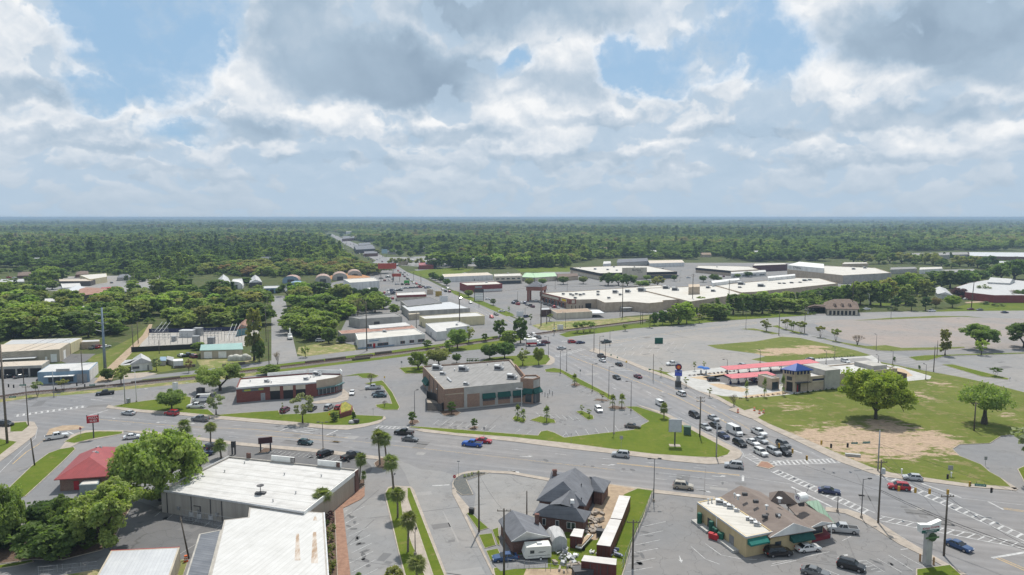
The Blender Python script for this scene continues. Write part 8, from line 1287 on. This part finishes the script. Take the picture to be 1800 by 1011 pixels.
post_sign(799,856,2.9,.8,.8,'red octagonal stop sign at the side lane mouth', M_RED, 'oct','STOP', size=.24); post_sign(142,769,3.0,.8,.8,'red stop sign on the lawn island by the left road', M_RED, 'oct','STOP', size=.24); post_sign(580,741,2.8,.9,.9,'round yellow sign by the conical evergreen', pm('warn_yellow',(.7,.42,.02),rough=.5),'oct'); post_sign(1101,645,2.7,1.0,1.0,'yellow diamond warning sign on the main road', MATS['warn_yellow'],'diamond'); post_sign(676,672,2.4,.8,.8,'small orange diamond sign on the grass island', MATS['warn_yellow'],'diamond')
for px, py, h, w, hh, lb in ((806,838,4.0,.7,.25,'thin street name post behind the stop sign'),(1092,789,3.6,.9,.9,'square sign plate seen from behind on the triangular lawn'),(1004,779,2.8,.15,.5,'thin marker post on the triangular lawn'),(1670,838,2.8,1.2,1.2,'pale square sign plate on the grass corner'),(1732,820,2.6,.7,.9,'small grey sign at the cul-de-sac kerb'),(851,766,2.6,.5,.8,'dark sign plate on the avenue verge'),(1142,658,2.2,.9,.5,'small green sign at the sidewalk by the empty lot', ),(1074,633,2.6,.6,.6,'small green plate on the lot kerb, left'),(1085,640,3.2,.5,.6,'small green plate on the lot kerb, right'),(1020,661,2.6,.6,.8,'sign plate on the drug store verge strip'),(706,647,3,.7,.9,'pale sign plate at the corner lawn behind the drug store'),(673,750,3.2,.15,.8,'thin marker post at the garage drive'),(1775,671,1.6,.5,.4,'tiny sign in the pale right lot'),(1420,557,3,.8,1.1,'dark sign plate on the parkway verge'),(656,731,2.6,.12,.7,'thin marker post on the garage lawn tip')): post_sign(px, py, h, w, hh, lb, M_SIGNG if 'green plate' in lb or 'green sign' in lb else M_GREY)
def pylon(label, px, py, top, build, cat='sign', name='pylon_sign', deg=0): g = G(px, py); h = HT(px, py, top); o = thing(name, label, cat, g, R(deg)); build(o, h); return o
def b_donut(o, h):
    m = MB(); m.box(-.62,.62,-.42,.42,0,h - 1.9); lpart(o, 'pillar', m, M_CONCL); m = MB(); m.add([(-2.0,-.45,h - 2.1),(1.9,-.45,h - 2.0),(2.2,-.45,h - .1),(-.1,-.45,h - .75),(-2.3,-.45,h - .5),(-2.0,.45,h - 2.1),(1.9,.45,h - 2.0),(2.2,.45,h - .1),(-.1,.45,h - .75),(-2.3,.45,h - .5)],[(0,1,2,3,4),(9,8,7,6,5)] + [(i, (i + 1) % 5,5 + (i + 1) % 5,5 + i) for i in range(5)]); lpart(o, 'sign_box', m, M_WHITE)
    text(o, 'lettering','Krispy Kreme', M_RED, (0,-.48,h - 1.25),(R(90),R(-4),0),.62,.01,loc_is_local=True); m = MB().box(-1.9,1.8,-.5,-.46,h - 2.05,h - 1.65); p_ = lpart(o, 'green_strip', m, M_GREEN); text(o, 'lettering','DOUGHNUTS', M_WHITE, (0,-.52,h - 1.86),(R(90),R(-2),0),.36,.01,loc_is_local=True); m = MB().box(-1.6,1.5,-.3,.3,h - 2.35,h - 2.1); lpart(o, 'bracket', m, pm('teal_metal',(.1,.19,.2)))
    m = MB().tube((.35,-.5,h - 3.0),(.35,-.75,h - 3.0),.78,n=20); r_ = lpart(o, 'round_board', m, pm('olive_board',(.06,.10,.04),(.04,.065,.03),3,.7)); m = MB().box(-1.3,1.5,-.85,-.76,h - 3.15,h - 2.85); lpart(r_, 'name_strip', m, pm('leaf_green',(.09,.17,.06),rough=.6))
pylon('doughnut shop pylon sign with white wedge box and round green board',1629,992,914,b_donut, deg=12)
for i, (x, y) in enumerate(((1617,987),(1641,993))): o = tag(obj('bollard', MB().lathe([(.17,0),(.17,1.35),(.1,1.45),(.01,1.47)],10),pm('worn_orange_post',(.36,.22,.12),rough=.8)),'worn orange bollard ' + ('right' if i else 'left') + ' of the doughnut pylon','bollard'); o.location = G(x, y)
def b_red(o, h):
    lpart(o, 'pole', MB().tube((0,0,0),(0,0,h - .6),.17,.15,8),M_DGREY); m = MB().box(-1.5,1.5,-.25,.25,h - 2.0,h); lpart(o, 'sign_box', m, M_RED); m = MB()
    for x in (-1.4,1.4): m.tube((x, 0,h),(x, 0,h + .35),.14,n=6)
    lpart(o, 'finial', m, M_DGREY); text(o, 'lettering','PIZZA\nSUBS', M_WHITE, (.15,-.27,h - 1.0),(R(90),0,0),.85,.01,loc_is_local=True)
pylon('red rectangular pole sign with white letters on the lawn island',165,771,731,b_red, deg=25)
def b_wash(o, h):
    m = MB().box(-1.1,1.1,-.9,.9,0,2.1); lpart(o, 'stone_base', m, pm('dark_stone',(.10,.095,.085),(.06,.055,.05),2,.9)); m = MB().box(-.75,.75,-.55,.55,2.1,h - 4.6); lpart(o, 'pillar', m, M_GREY); bl = pm('sign_blue',(.02,.06,.36),rough=.4); m = MB().box(-1.3,1.3,-.5,.5,h - 4.7,h - 2.6); lpart(o, 'blue_box', m, bl); text(o, 'lettering','CAR WASH', M_WHITE, (0,-.52,h - 3.1),(R(90),0,0),.5,.01,loc_is_local=True); m = MB().box(-1.1,1.1,-.53,-.5,h - 4.5,h - 3.5); lpart(o, 'screen', m, pm('screen_blue',(.08,.12,.55),rough=.3))
    m = MB().tube((0,-.5,h - 1.3),(0,.5,h - 1.3),1.2,n=20); r_ = lpart(o, 'round_emblem', m, MATS['navy_band']); m = MB().tube((0,-.56,h - 1.25),(0,-.5,h - 1.25),.85,n=18); lpart(r_, 'red_disc', m, M_RED); m = MB().tube((0,-.6,h - 1.25),(0,-.5,h - 1.25),.55,n=16); lpart(r_, 'orange_disc', m, pm('emblem_orange',(.7,.22,.04),rough=.5))
pylon('blue car wash pylon sign with round red and orange emblem',1192,679.5,639,b_wash, deg=-10)
def b_blank(o, h):
    lpart(o, 'pole', MB().tube((0,0,.1),(0,0,h - 2),.2,n=8),M_DGREY); m = MB().box(-1.75,1.75,-.3,.3,h - 3.6,h); f = lpart(o, 'frame', m, M_GREY); m = MB().box(-1.65,1.65,-.33,-.3,h - 3.5,h - .1); lpart(f, 'blank_panel', m, pm('blank_face',(.46,.49,.52),(.4,.43,.46),1,.5)); m = MB().box(-1.5,1.5,-1.0,1.0,.05,.2); lpart(o, 'concrete_pad', m, M_CONC)
pylon('tall blank white-faced pole sign on the triangular lawn',1186,784,737,b_blank, deg=-5)
def b_tall(txt, mat, w, hh, tm=None, sz=1.2):
    def f(o, h):
        for x in (-w * .35,w * .35): lpart(o, 'pole', MB().tube((x, 0,0),(x, 0,h),.22,n=6),M_DGREY)
        m = MB().box(-w / 2,w / 2,-.3,.3,h - hh, h); lpart(o, 'sign_box', m, mat)
        if txt: text(o, 'lettering', txt, tm or M_WHITE, (0,-.33,h - hh / 2),(R(90),0,0),sz, .02,loc_is_local=True)
    return f
W_SG = pm('sign_white',(.7,.7,.7),(.6,.6,.6),1,.5)
def b_dir(o, h):
    for x in (-3.4,3.4): lpart(o, 'pole', MB().tube((x, 0,0),(x, 0,h),.25,n=6),M_DGREY)
    for k in range(4): z = h - 3.2 - k * 1.9; lpart(o, 'tenant_panel', MB().box(-3.1,3.1,-.25,.25,z - 1.5,z),W_SG)
    lpart(o, 'header_panel', MB().box(-3.6,3.6,-.3,.3,h - 2.8,h),M_DGREY)
pylon('big red roadside sign on thick poles in the far avenue',681,494,463,b_tall(None, pm('sign_red',(.42,.07,.04),rough=.5),18,5.5),deg=5); pylon('smaller red sign below the big red one',697,495,481,b_tall(None, MATS['sign_red'],9,3)); pylon('tenant directory pylon with stacked white panels at the plaza verge',842,529,508,b_dir); pylon('white pole sign before the dark-roofed block',780,532,520,b_tall(None, W_SG, 6,8)); pylon('small yellow-brown sign on the road before the queue, right',771,521,512,b_tall(None, pm('sign_mustard',(.4,.28,.06),rough=.6),5,4)); pylon('small tan sign on the road before the queue, left',756,518,509,b_tall(None, W_TAN, 5,4)); pylon('green and black sign in the car lots',715,499,493,b_tall(None, pm('sign_green',(.05,.35,.05),rough=.5),5,6)); pylon('white reader board at the plaza drive',914,556,547,b_tall(None, W_SG, 4.5,3.6)); pylon('green and white sign board at the crossing verge',985,579,571,b_tall(None, W_SG, 3.4,2.6)); pylon('pale blue far billboard by the red-roofed restaurant',676,452,438,b_tall(None, pm('sign_paleblue',(.3,.42,.45),rough=.6),9,7)); pylon('dark small reader board on mulch by the avenue',467,794,769,b_tall(None, pm('dark_maroon_board',(.06,.025,.03),rough=.6),3.6,1.6),deg=20); pylon('dark round-topped sign on a post near the avenue palm',411,799,776,b_tall(None, M_DGREY, 1.1,1.6)); pylon('pale oval sign at the verge behind the round tree',309,694,672,b_tall(None, W_SG, 1.8,3.4)); pylon('green dumpster-like sign box standing in the empty lot',1158,604,594,b_tall(None, M_GREEN, 4,4.4))
# boxes, hydrants, barrels, drums
def cabinet(px, py, w, d, h, label, mat, deg=-16,cat='utility box', name='utility_box'):
    o = thing(name, label, cat, G(px, py),R(deg)); m = MB().box(-w / 2,w / 2,-d / 2,d / 2,.1,h); b = lpart(o, 'body', m, mat); m = MB().box(-w / 2 - .06,w / 2 + .06,-d / 2 - .06,d / 2 + .06,h, h + .1); lpart(o, 'lid', m, mat); m = MB().box(-w * .45,w * .45,-d / 2 - .02,-d / 2,.25,h - .15); lpart(o, 'door', m, mat); return o
cabinet(1208,764,2.0,1.7,2.4,'green slatted utility box on the triangular lawn', pm('utility_green',(.07,.13,.10),(.055,.10,.08),2,.7)); cabinet(226,709,1.0,.8,1.6,'grey signal cabinet beside the verge pole', M_GREY); cabinet(353,693,2.4,1.6,2.2,'dark grey utility box behind the white van', M_DGREY); cabinet(626,744,1.6,1.2,1.1,'dark low box beside the boulder', M_DGREY); cabinet(829,903,1.0,.8,1.1,'black bin box at the lane kerb', M_BLACK, cat='bin'); cabinet(1499,803,3.6,.8,.7,'low concrete block at the dirt lot edge', M_CONCL, cat='block', name='concrete_block'); cabinet(1369,1010,.7,.7,1.0,'x', M_GREY) if 0 else None
for i, (px, py, lb) in enumerate(((1297,725,'orange traffic drum on the sidewalk pad, leftmost'),(1326,722,'orange traffic drum at the pad back edge'),(1335,727,'orange traffic drum in the right pair, left'),(1342,726,'orange traffic drum in the right pair, right'),(327,987,'orange traffic drum at the foot of the leaning pole'))):
    o = thing('traffic_drum', lb, 'traffic drum', G(px, py, .15)); M = Matrix.Translation(G(px, py, .15)); part(o, 'body', MB(M).lathe([(.42,0),(.4,.15),(.33,.16),(.28,1.15),(.01,1.17)],12),M_ORANGE); part(o, 'white_band', MB(M).lathe([(.322,.35),(.312,.55)],12),M_WHITE); part(o, 'white_band', MB(M).lathe([(.302,.75),(.292,.92)],12),M_WHITE)
for px, py, lb in ((1585,833,'white pipe marker at the grass corner kerb, left'),(1672,839,'white pipe marker at the grass corner kerb, right')): o = tag(obj('marker_post', MB().lathe([(.12,0),(.12,.9),(.2,.95),(.2,1.3),(.01,1.35)],8),M_WHITE),lb, 'marker'); o.location = G(px, py, .13)
for px, py, L in ((325,646,8),(411,642,9),(590,632.5,9),(674,621.5,8),(553,637.5,8),(635,632,8),(160,683.5,9),(254,672.5,9),(297,668,8),(640,628,8)):
    g = G(px, py); m = MB(Matrix.Translation(g) @ Matrix.Rotation(R(33),4,'Z')); 
    for k in range(4): m.box(-L / 2,L / 2,-.65 + k * .33,-.36 + k * .33,0,.8 + .15*(k % 2))
    tag(obj('tie_stack', m, M_WOOD, loc=tuple(g)),'dark stack of old railway ties lying beside the track','tie stack','tie stacks along the track')
# yard clutter behind the house
rj = random.Random(6)
for i, (px, py, s, c, lb) in enumerate(((997,987,1.0,M_GREY, 'grey heap of scrap appliances at the carport mouth'),(985,975,.9,M_GREY, 'pale heap of boxes beside the camper rear'),(1003,998,1.1,M_CONC, 'tan heap of rubbish at the wire fence'),(1009,979,.7,M_LGREY, 'small scrap heap in the yard middle'),(1045,916,1.2,M_CONC, 'pale rubble heap on the bare dirt, upper'),(1041,932,1.2,M_CONC, 'tan rubble heap on the bare dirt, lower'),(1052,903,1.0,M_CONC, 'pale plank pile under the house eaves'),(1080,975,.9,pm('blue_scrap',(.10,.14,.28),(.3,.3,.32),2,.7),'blue and grey scrap heap beside the container end'),(1043,972,.6,M_WHITE, 'white bags heap at the container corner'),(983,965,.8,M_LGREY, 'grey doors leaning at the carport'))):
    g = G(px, py, .14); m = MB()
    for k in range(11):
        M = Matrix.Translation(g + Vector((rj.gauss(0,.9 * s),rj.gauss(0,.7 * s),rj.uniform(.1,.5 * s)))) @ Matrix.Rotation(rj.uniform(0,3),4,'Z') @ Matrix.Rotation(rj.uniform(-.5,.5),4,'X'); q = MB(M); a, b, c_ = rj.uniform(.15,.7) * s, rj.uniform(.1,.4) * s, rj.uniform(.05,.3) * s; q.box(-a, a, -b, b, -c_, c_); m.add(q.v, q.f)
    tag(obj('scrap_heap', m, c, loc=tuple(g)),lb, 'heap', kind=None)
o = thing('boat_trailer','narrow boat trailer loaded with planks beside the storage shed','trailer', G(1028,957,.13),R(62)); m = MB().box(-3.2,3.0,-.6,.6,.55,.8); lpart(o, 'frame', m, M_LGREY); m = MB(); m.box(-2.8,2.6,-.45,-.1,.8,1.1); m.box(-2.9,2.2,0,.4,.8,1.0); lpart(o, 'planks', m, M_TANROCK)
for s in (-1,1): lpart(o, 'wheel', MB().tube((-2.2,s * .62,.4),(-2.2,s * .85,.4),.42,n=12),M_TYRE)
cabinet(1056,943,1.6,1.2,1.3,'dark metal firebox on the bare dirt beside the container', M_DGREY, cat='firebox', name='firebox'); cabinet(1024,1011,3.4,2.0,1.2,'dark scrap trailer cover below the crosswise container', M_DGREY, 10,'trailer cover','trailer_cover')
cabinet(1010,700,.0,.0,.0,'x', M_GREY) if 0 else None
for i, (x, y) in enumerate(((953,692),(958,697),(963,699),(966,692),(971,695))): o = tag(obj('bollard', MB().lathe([(.12,0),(.12,1.6),(.01,1.65)],8),M_GREY),'grey cart-stop post beside the drug store entrance','bollard','cart-stop posts at the drug store'); o.location = G(x, y)
for i, (x, y) in enumerate(((1192,566),(940,583),(1030,580))): pass
g = G(948,584); o = thing('crossing_gantry','rail crossing signal gantry with dark flasher heads','crossing signal', G(974,589)); gg = G(974,589); part(o, 'shaft', MB().tube(gg, gg + Vector((0,0,7)),.18,n=6),M_DGREY); part(o, 'crossbuck', MB(Matrix.Translation(gg + Vector((0,-.2,3.6)))).box(-1.1,1.1,-.04,.04,-.12,.12).box(-.12,.12,-.04,.04,-1.1,1.1),M_WHITE); part(o, 'flasher', MB(Matrix.Translation(gg + Vector((0,-.25,2.4)))).box(-.9,.9,-.15,.15,-.3,.3),M_BLACK)
# ------------------------------------------------------------------ the far woods (one mass) and the air
M_FOR, T_, b_ = base_mat('forest_leaves')
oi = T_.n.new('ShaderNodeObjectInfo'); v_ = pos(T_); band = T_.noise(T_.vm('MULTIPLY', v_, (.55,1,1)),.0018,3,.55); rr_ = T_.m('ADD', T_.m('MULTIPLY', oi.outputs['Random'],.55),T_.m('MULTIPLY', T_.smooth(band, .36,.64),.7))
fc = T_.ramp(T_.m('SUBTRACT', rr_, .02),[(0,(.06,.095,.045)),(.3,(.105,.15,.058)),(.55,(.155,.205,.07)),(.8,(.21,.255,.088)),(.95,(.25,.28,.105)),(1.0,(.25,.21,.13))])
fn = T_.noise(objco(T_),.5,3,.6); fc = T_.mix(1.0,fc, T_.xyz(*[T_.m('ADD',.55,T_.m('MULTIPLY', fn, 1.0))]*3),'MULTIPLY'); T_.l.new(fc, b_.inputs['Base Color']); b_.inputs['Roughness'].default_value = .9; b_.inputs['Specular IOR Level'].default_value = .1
tr_ = T_.n.new('ShaderNodeBsdfTranslucent'); T_.l.new(T_.mix(1.0,fc, (1.4,1.6,.7),'MULTIPLY'),tr_.inputs[0]); mx_ = T_.n.new('ShaderNodeMixShader'); mx_.inputs[0].default_value = .5; T_.l.new(b_.outputs[0],mx_.inputs[1]); T_.l.new(tr_.outputs[0],mx_.inputs[2]); T_.l.new(mx_.outputs[0],T_.n['Material Output'].inputs['Surface'])
UNDER = [([(200,485),(360,486),(480,488),(640,487),(640,482),(345,479),(200,480)],95),([(-330,610),(-300,478),(-50,484),(-40,600)],130),([(60,960),(100,915),(190,905),(205,930),(150,965),(80,980)],16),([(-60,930),(20,935),(40,960),(-60,985)],10),([(-30,600),(-30,545),(70,540),(130,556),(205,545),(250,560),(205,590),(150,593),(20,597)],120),([(255,575),(215,530),(300,506),(395,512),(465,522),(466,572),(410,577),(300,577)],170),([(503,560),(520,524),(600,521),(642,526),(690,542),(640,550),(608,556),(606,574),(596,589),(545,600),(520,590)],90),([(300,502),(360,484),(340,478),(230,484),(215,496)],60),([(1150,571),(1260,561),(1300,551),(1440,547),(1500,540),(1490,528),(1400,535),(1290,545),(1200,560)],60),([(1500,538),(1600,520),(1640,505),(1720,500),(1700,488),(1590,500),(1500,520)],60),([(650,478),(600,471),(560,472),(440,475),(345,480),(440,484),(640,484)],120),([(200,484),(345,482),(345,478),(200,480)],50),([(-60,486),(30,480),(200,482),(200,476),(-60,474)],60),([(836,473),(1002,470),(1000,465),(836,467)],50),([(-60,520),(60,512),(100,500),(60,494),(-60,505)],50),([(1480,462),(1750,475),(1800,470),(1800,452),(1600,452)],60)]
def forest():
    rnd = np.random.default_rng(3)
    bound = [(-400,474),(0,472),(100,474),(200,479),(280,481),(345,479),(430,470),(560,467),(640,459),(655,449),(700,453),(760,450),(830,464),(1000,463),(1080,453),(1200,456),(1330,460),(1450,459),(1580,446),(1650,441),(2300,440)]
    holes = [[(566,410),(584,406),(640,428),(664,436),(720,447),(800,451),(800,464),(660,478),(628,468),(600,450),(570,424)],[(588,419),(622,418),(622,411),(588,411)],[(620,447),(664,447),(664,426),(622,426)],[(654,409),(686,409),(686,405),(654,405)],[(606,408),(622,408),(622,405),(606,405)],[(60,486),(105,486),(160,478),(158,471),(60,472)],[(184,486),(300,486),(292,480),(184,480)],[(862,457),(970,456),(970,449),(862,450)],[(1130,464),(1210,463),(1204,455),(1080,455)],[(1590,452),(1900,452),(1900,441),(1590,442)]]
    bx, by = zip(*bound); X, S_ = [],[]
    for (Y0,Y1,sp, sc) in ((540,1100,13,1.4),(1100,1900,15.5,1.55),(1900,3200,22,1.95),(3200,6000,36,2.8),(6000,12000,70,4.4),(12000,26000,150,9.0),(26000,45000,320,18.0)):
        W0 = Y1*1.0; nx, ny = int(2 * W0 / sp),int((Y1 - Y0) / sp)
        gx, gy = np.meshgrid(np.linspace(-W0,W0,nx),np.linspace(Y0,Y1,ny)); gx = gx.ravel() + rnd.uniform(-.48,.48,gx.size) * sp; gy = gy.ravel() + rnd.uniform(-.48,.48,gx.size) * sp
        c, s = math.cos(PIT),math.sin(PIT); yc = gy * c + CAMH * s; px = 900 + FPX * gx / yc; py = 505.5 - FPX * (gy * s - CAMH * c) / yc
        k = (py < np.interp(px, bx, by)) & (px > -420) & (px < 2220)
        clear = np.sin(gx * .0021 + 1.3 * np.sin(gy * .0013)) * np.sin(gy * .0017 + 2 * np.sin(gx * .0009)); k &= ~((clear > .9) & (gy > 1300))
        for h in holes:
            hx = np.array(h); cc = np.zeros(len(px),bool)
            for (x0,y0),(x1,y1) in zip(h, h[1:] + h[:1]): cc ^= ((y0 > py) != (y1 > py)) & (px < (x1 - x0)*(py - y0) / (y1 - y0 + 1e-9) + x0)
            k &= ~cc
        for g in HOMES: k &= ~((np.abs(gx - g.x) < 15 + .01 * g.y) & (gy - g.y < 14) & (gy - g.y > -g.y * .075))
        X.append(np.stack([gx[k],gy[k],np.zeros(k.sum())],1)); n = k.sum(); a = sc * rnd.uniform(.75,1.45,n); S_.append(np.stack([a, a, rnd.uniform(.6,1.15,n) * min(1.4,sc ** .2) * np.where(rnd.random(n) < .06,1.3,1)],1))
    for poly, m_ in UNDER:
        q = np.array([tuple(G(x, y)) for x, y in poly]); lo, hi = q.min(0),q.max(0); pts = []
        for _ in range(m_ * 8):
            g = (rnd.uniform(lo[0],hi[0]),rnd.uniform(lo[1],hi[1]))
            if len(pts) < m_ and inpoly(g[0],g[1],[(a, b) for a, b, c in q]): pts.append((*g, 0))
        X.append(np.array(pts)); a = rnd.uniform(.35,.75,len(pts)); S_.append(np.stack([a * 1.15,a * 1.15,a * .8],1))
    X = np.concatenate(X); S_ = np.concatenate(S_); n = len(X); band = np.sin(X[:, 1]*.0023 + np.sin(X[:, 0]*.0016)*1.4) + .7 * np.sin(X[:, 0]*.0011 + X[:, 1]*.0007) + rnd.normal(size=n)*.75
    var = np.where(band > np.where(X[:, 1] < 1300,1.35,.95),3 + rnd.integers(0,2,n),rnd.integers(0,3,n)); S_[:, 2] *= np.where(var >= 3,1.15,1)
    # kinds of tree kept in the same mesh, told apart by an attribute
    V, Fq, tagv = [],[],[]; nv = 0
    for i, kd in enumerate(('leafy_tree','bushy_tree','broad_oak','pine_tree','tall_tree')):
        for me in TREES[kd][:2]:
            q = np.empty(len(me.vertices)*3,np.float32); me.vertices.foreach_get('co', q); q = q.reshape(-1,3); f = [tuple(p.vertices) for p in me.polygons]
            if me.name.startswith('crown'): st = 2 if kd == 'broad_oak' else 1; f = f[::st]; ctr = np.array([q[list(t)].mean(0) for t in f]); f2 = np.array(f); q2 = q[f2.ravel()].reshape(-1,4,3); q2 = ctr[:, None] + (q2 - ctr[:, None]) * st ** .45; q = q2.reshape(-1,3); f = [tuple(range(4 * j, 4 * j + 4)) for j in range(len(f))]
            else: continue
            V.append(q); Fq += [tuple(nv + a for a in t) for t in f]; tagv += [i] * len(q); nv += len(q)
    V = np.concatenate(V + [X]); tagv += [100] * n
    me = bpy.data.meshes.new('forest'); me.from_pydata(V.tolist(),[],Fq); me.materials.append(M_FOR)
    a = me.attributes.new('kind_id','INT','POINT'); a.data.foreach_set('value', np.array(tagv, np.int32))
    a = me.attributes.new('var','INT','POINT'); a.data.foreach_set('value', np.concatenate([np.zeros(nv, np.int32),var.astype(np.int32)]))
    a = me.attributes.new('size','FLOAT_VECTOR','POINT'); a.data.foreach_set('vector', np.concatenate([np.ones((nv, 3)),S_]).astype(np.float32).ravel())
    a = me.attributes.new('turn','FLOAT','POINT'); a.data.foreach_set('value', np.concatenate([np.zeros(nv),rnd.uniform(0,6.28,n)]).astype(np.float32))
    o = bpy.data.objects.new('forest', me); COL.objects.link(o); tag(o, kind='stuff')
    ng = bpy.data.node_groups.new('forest','GeometryNodeTree'); ng.interface.new_socket('Geometry', in_out='INPUT', socket_type='NodeSocketGeometry'); ng.interface.new_socket('Geometry', in_out='OUTPUT', socket_type='NodeSocketGeometry')
    N = ng.nodes; L = ng.links; i_ = N.new('NodeGroupInput'); o_ = N.new('NodeGroupOutput'); J = N.new('GeometryNodeJoinGeometry')
    def attr(nm, dt): q = N.new('GeometryNodeInputNamedAttribute'); q.data_type = dt; q.inputs['Name'].default_value = nm; return q.outputs['Attribute']
    def eq(sock, k): q = N.new('FunctionNodeCompare'); q.data_type = 'INT'; q.operation = 'EQUAL'; L.new(sock, q.inputs[2]); q.inputs[3].default_value = k; return q.outputs[0]
    kid = attr('kind_id','INT'); sp = N.new('GeometryNodeSeparateGeometry'); sp.domain = 'POINT'; L.new(i_.outputs[0],sp.inputs[0]); L.new(eq(kid, 100),sp.inputs['Selection'])
    for k in range(5):
        tv = N.new('GeometryNodeSeparateGeometry'); tv.domain = 'POINT'; L.new(i_.outputs[0],tv.inputs[0]); L.new(eq(kid, k),tv.inputs['Selection'])
        iop = N.new('GeometryNodeInstanceOnPoints'); L.new(sp.outputs[0],iop.inputs['Points']); L.new(tv.outputs[0],iop.inputs['Instance']); L.new(eq(attr('var','INT'),k),iop.inputs['Selection']); L.new(attr('size','FLOAT_VECTOR'),iop.inputs['Scale'])
        cx = N.new('ShaderNodeCombineXYZ'); L.new(attr('turn','FLOAT'),cx.inputs[2]); er = N.new('FunctionNodeEulerToRotation'); L.new(cx.outputs[0],er.inputs[0]); L.new(er.outputs[0],iop.inputs['Rotation']); L.new(iop.outputs[0],J.inputs[0])
    L.new(J.outputs[0],o_.inputs[0]); md = o.modifiers.new('scatter','NODES'); md.node_group = ng
    print('forest trees', n)
forest()
hz = MB().box(-47000,47000,-250,47000,-2,66); ho = obj('haze', hz, M_WHITE); tag(ho, kind='stuff'); hm = bpy.data.materials.new('haze'); hm.use_nodes = True; hn = hm.node_tree; hn.nodes.clear(); hv = hn.nodes.new('ShaderNodeVolumePrincipled'); hv.inputs['Color'].default_value = (.35,.48,.66,1); hv.inputs['Density'].default_value = .00013; hv.inputs['Anisotropy'].default_value = .2; hn.links.new(hv.outputs[0],hn.nodes.new('ShaderNodeOutputMaterial').inputs['Volume']); ho.data.materials[0] = hm; hm.cycles.homogeneous_volume = True if hasattr(hm.cycles, 'homogeneous_volume') else True
print('individual trees', NTREE)
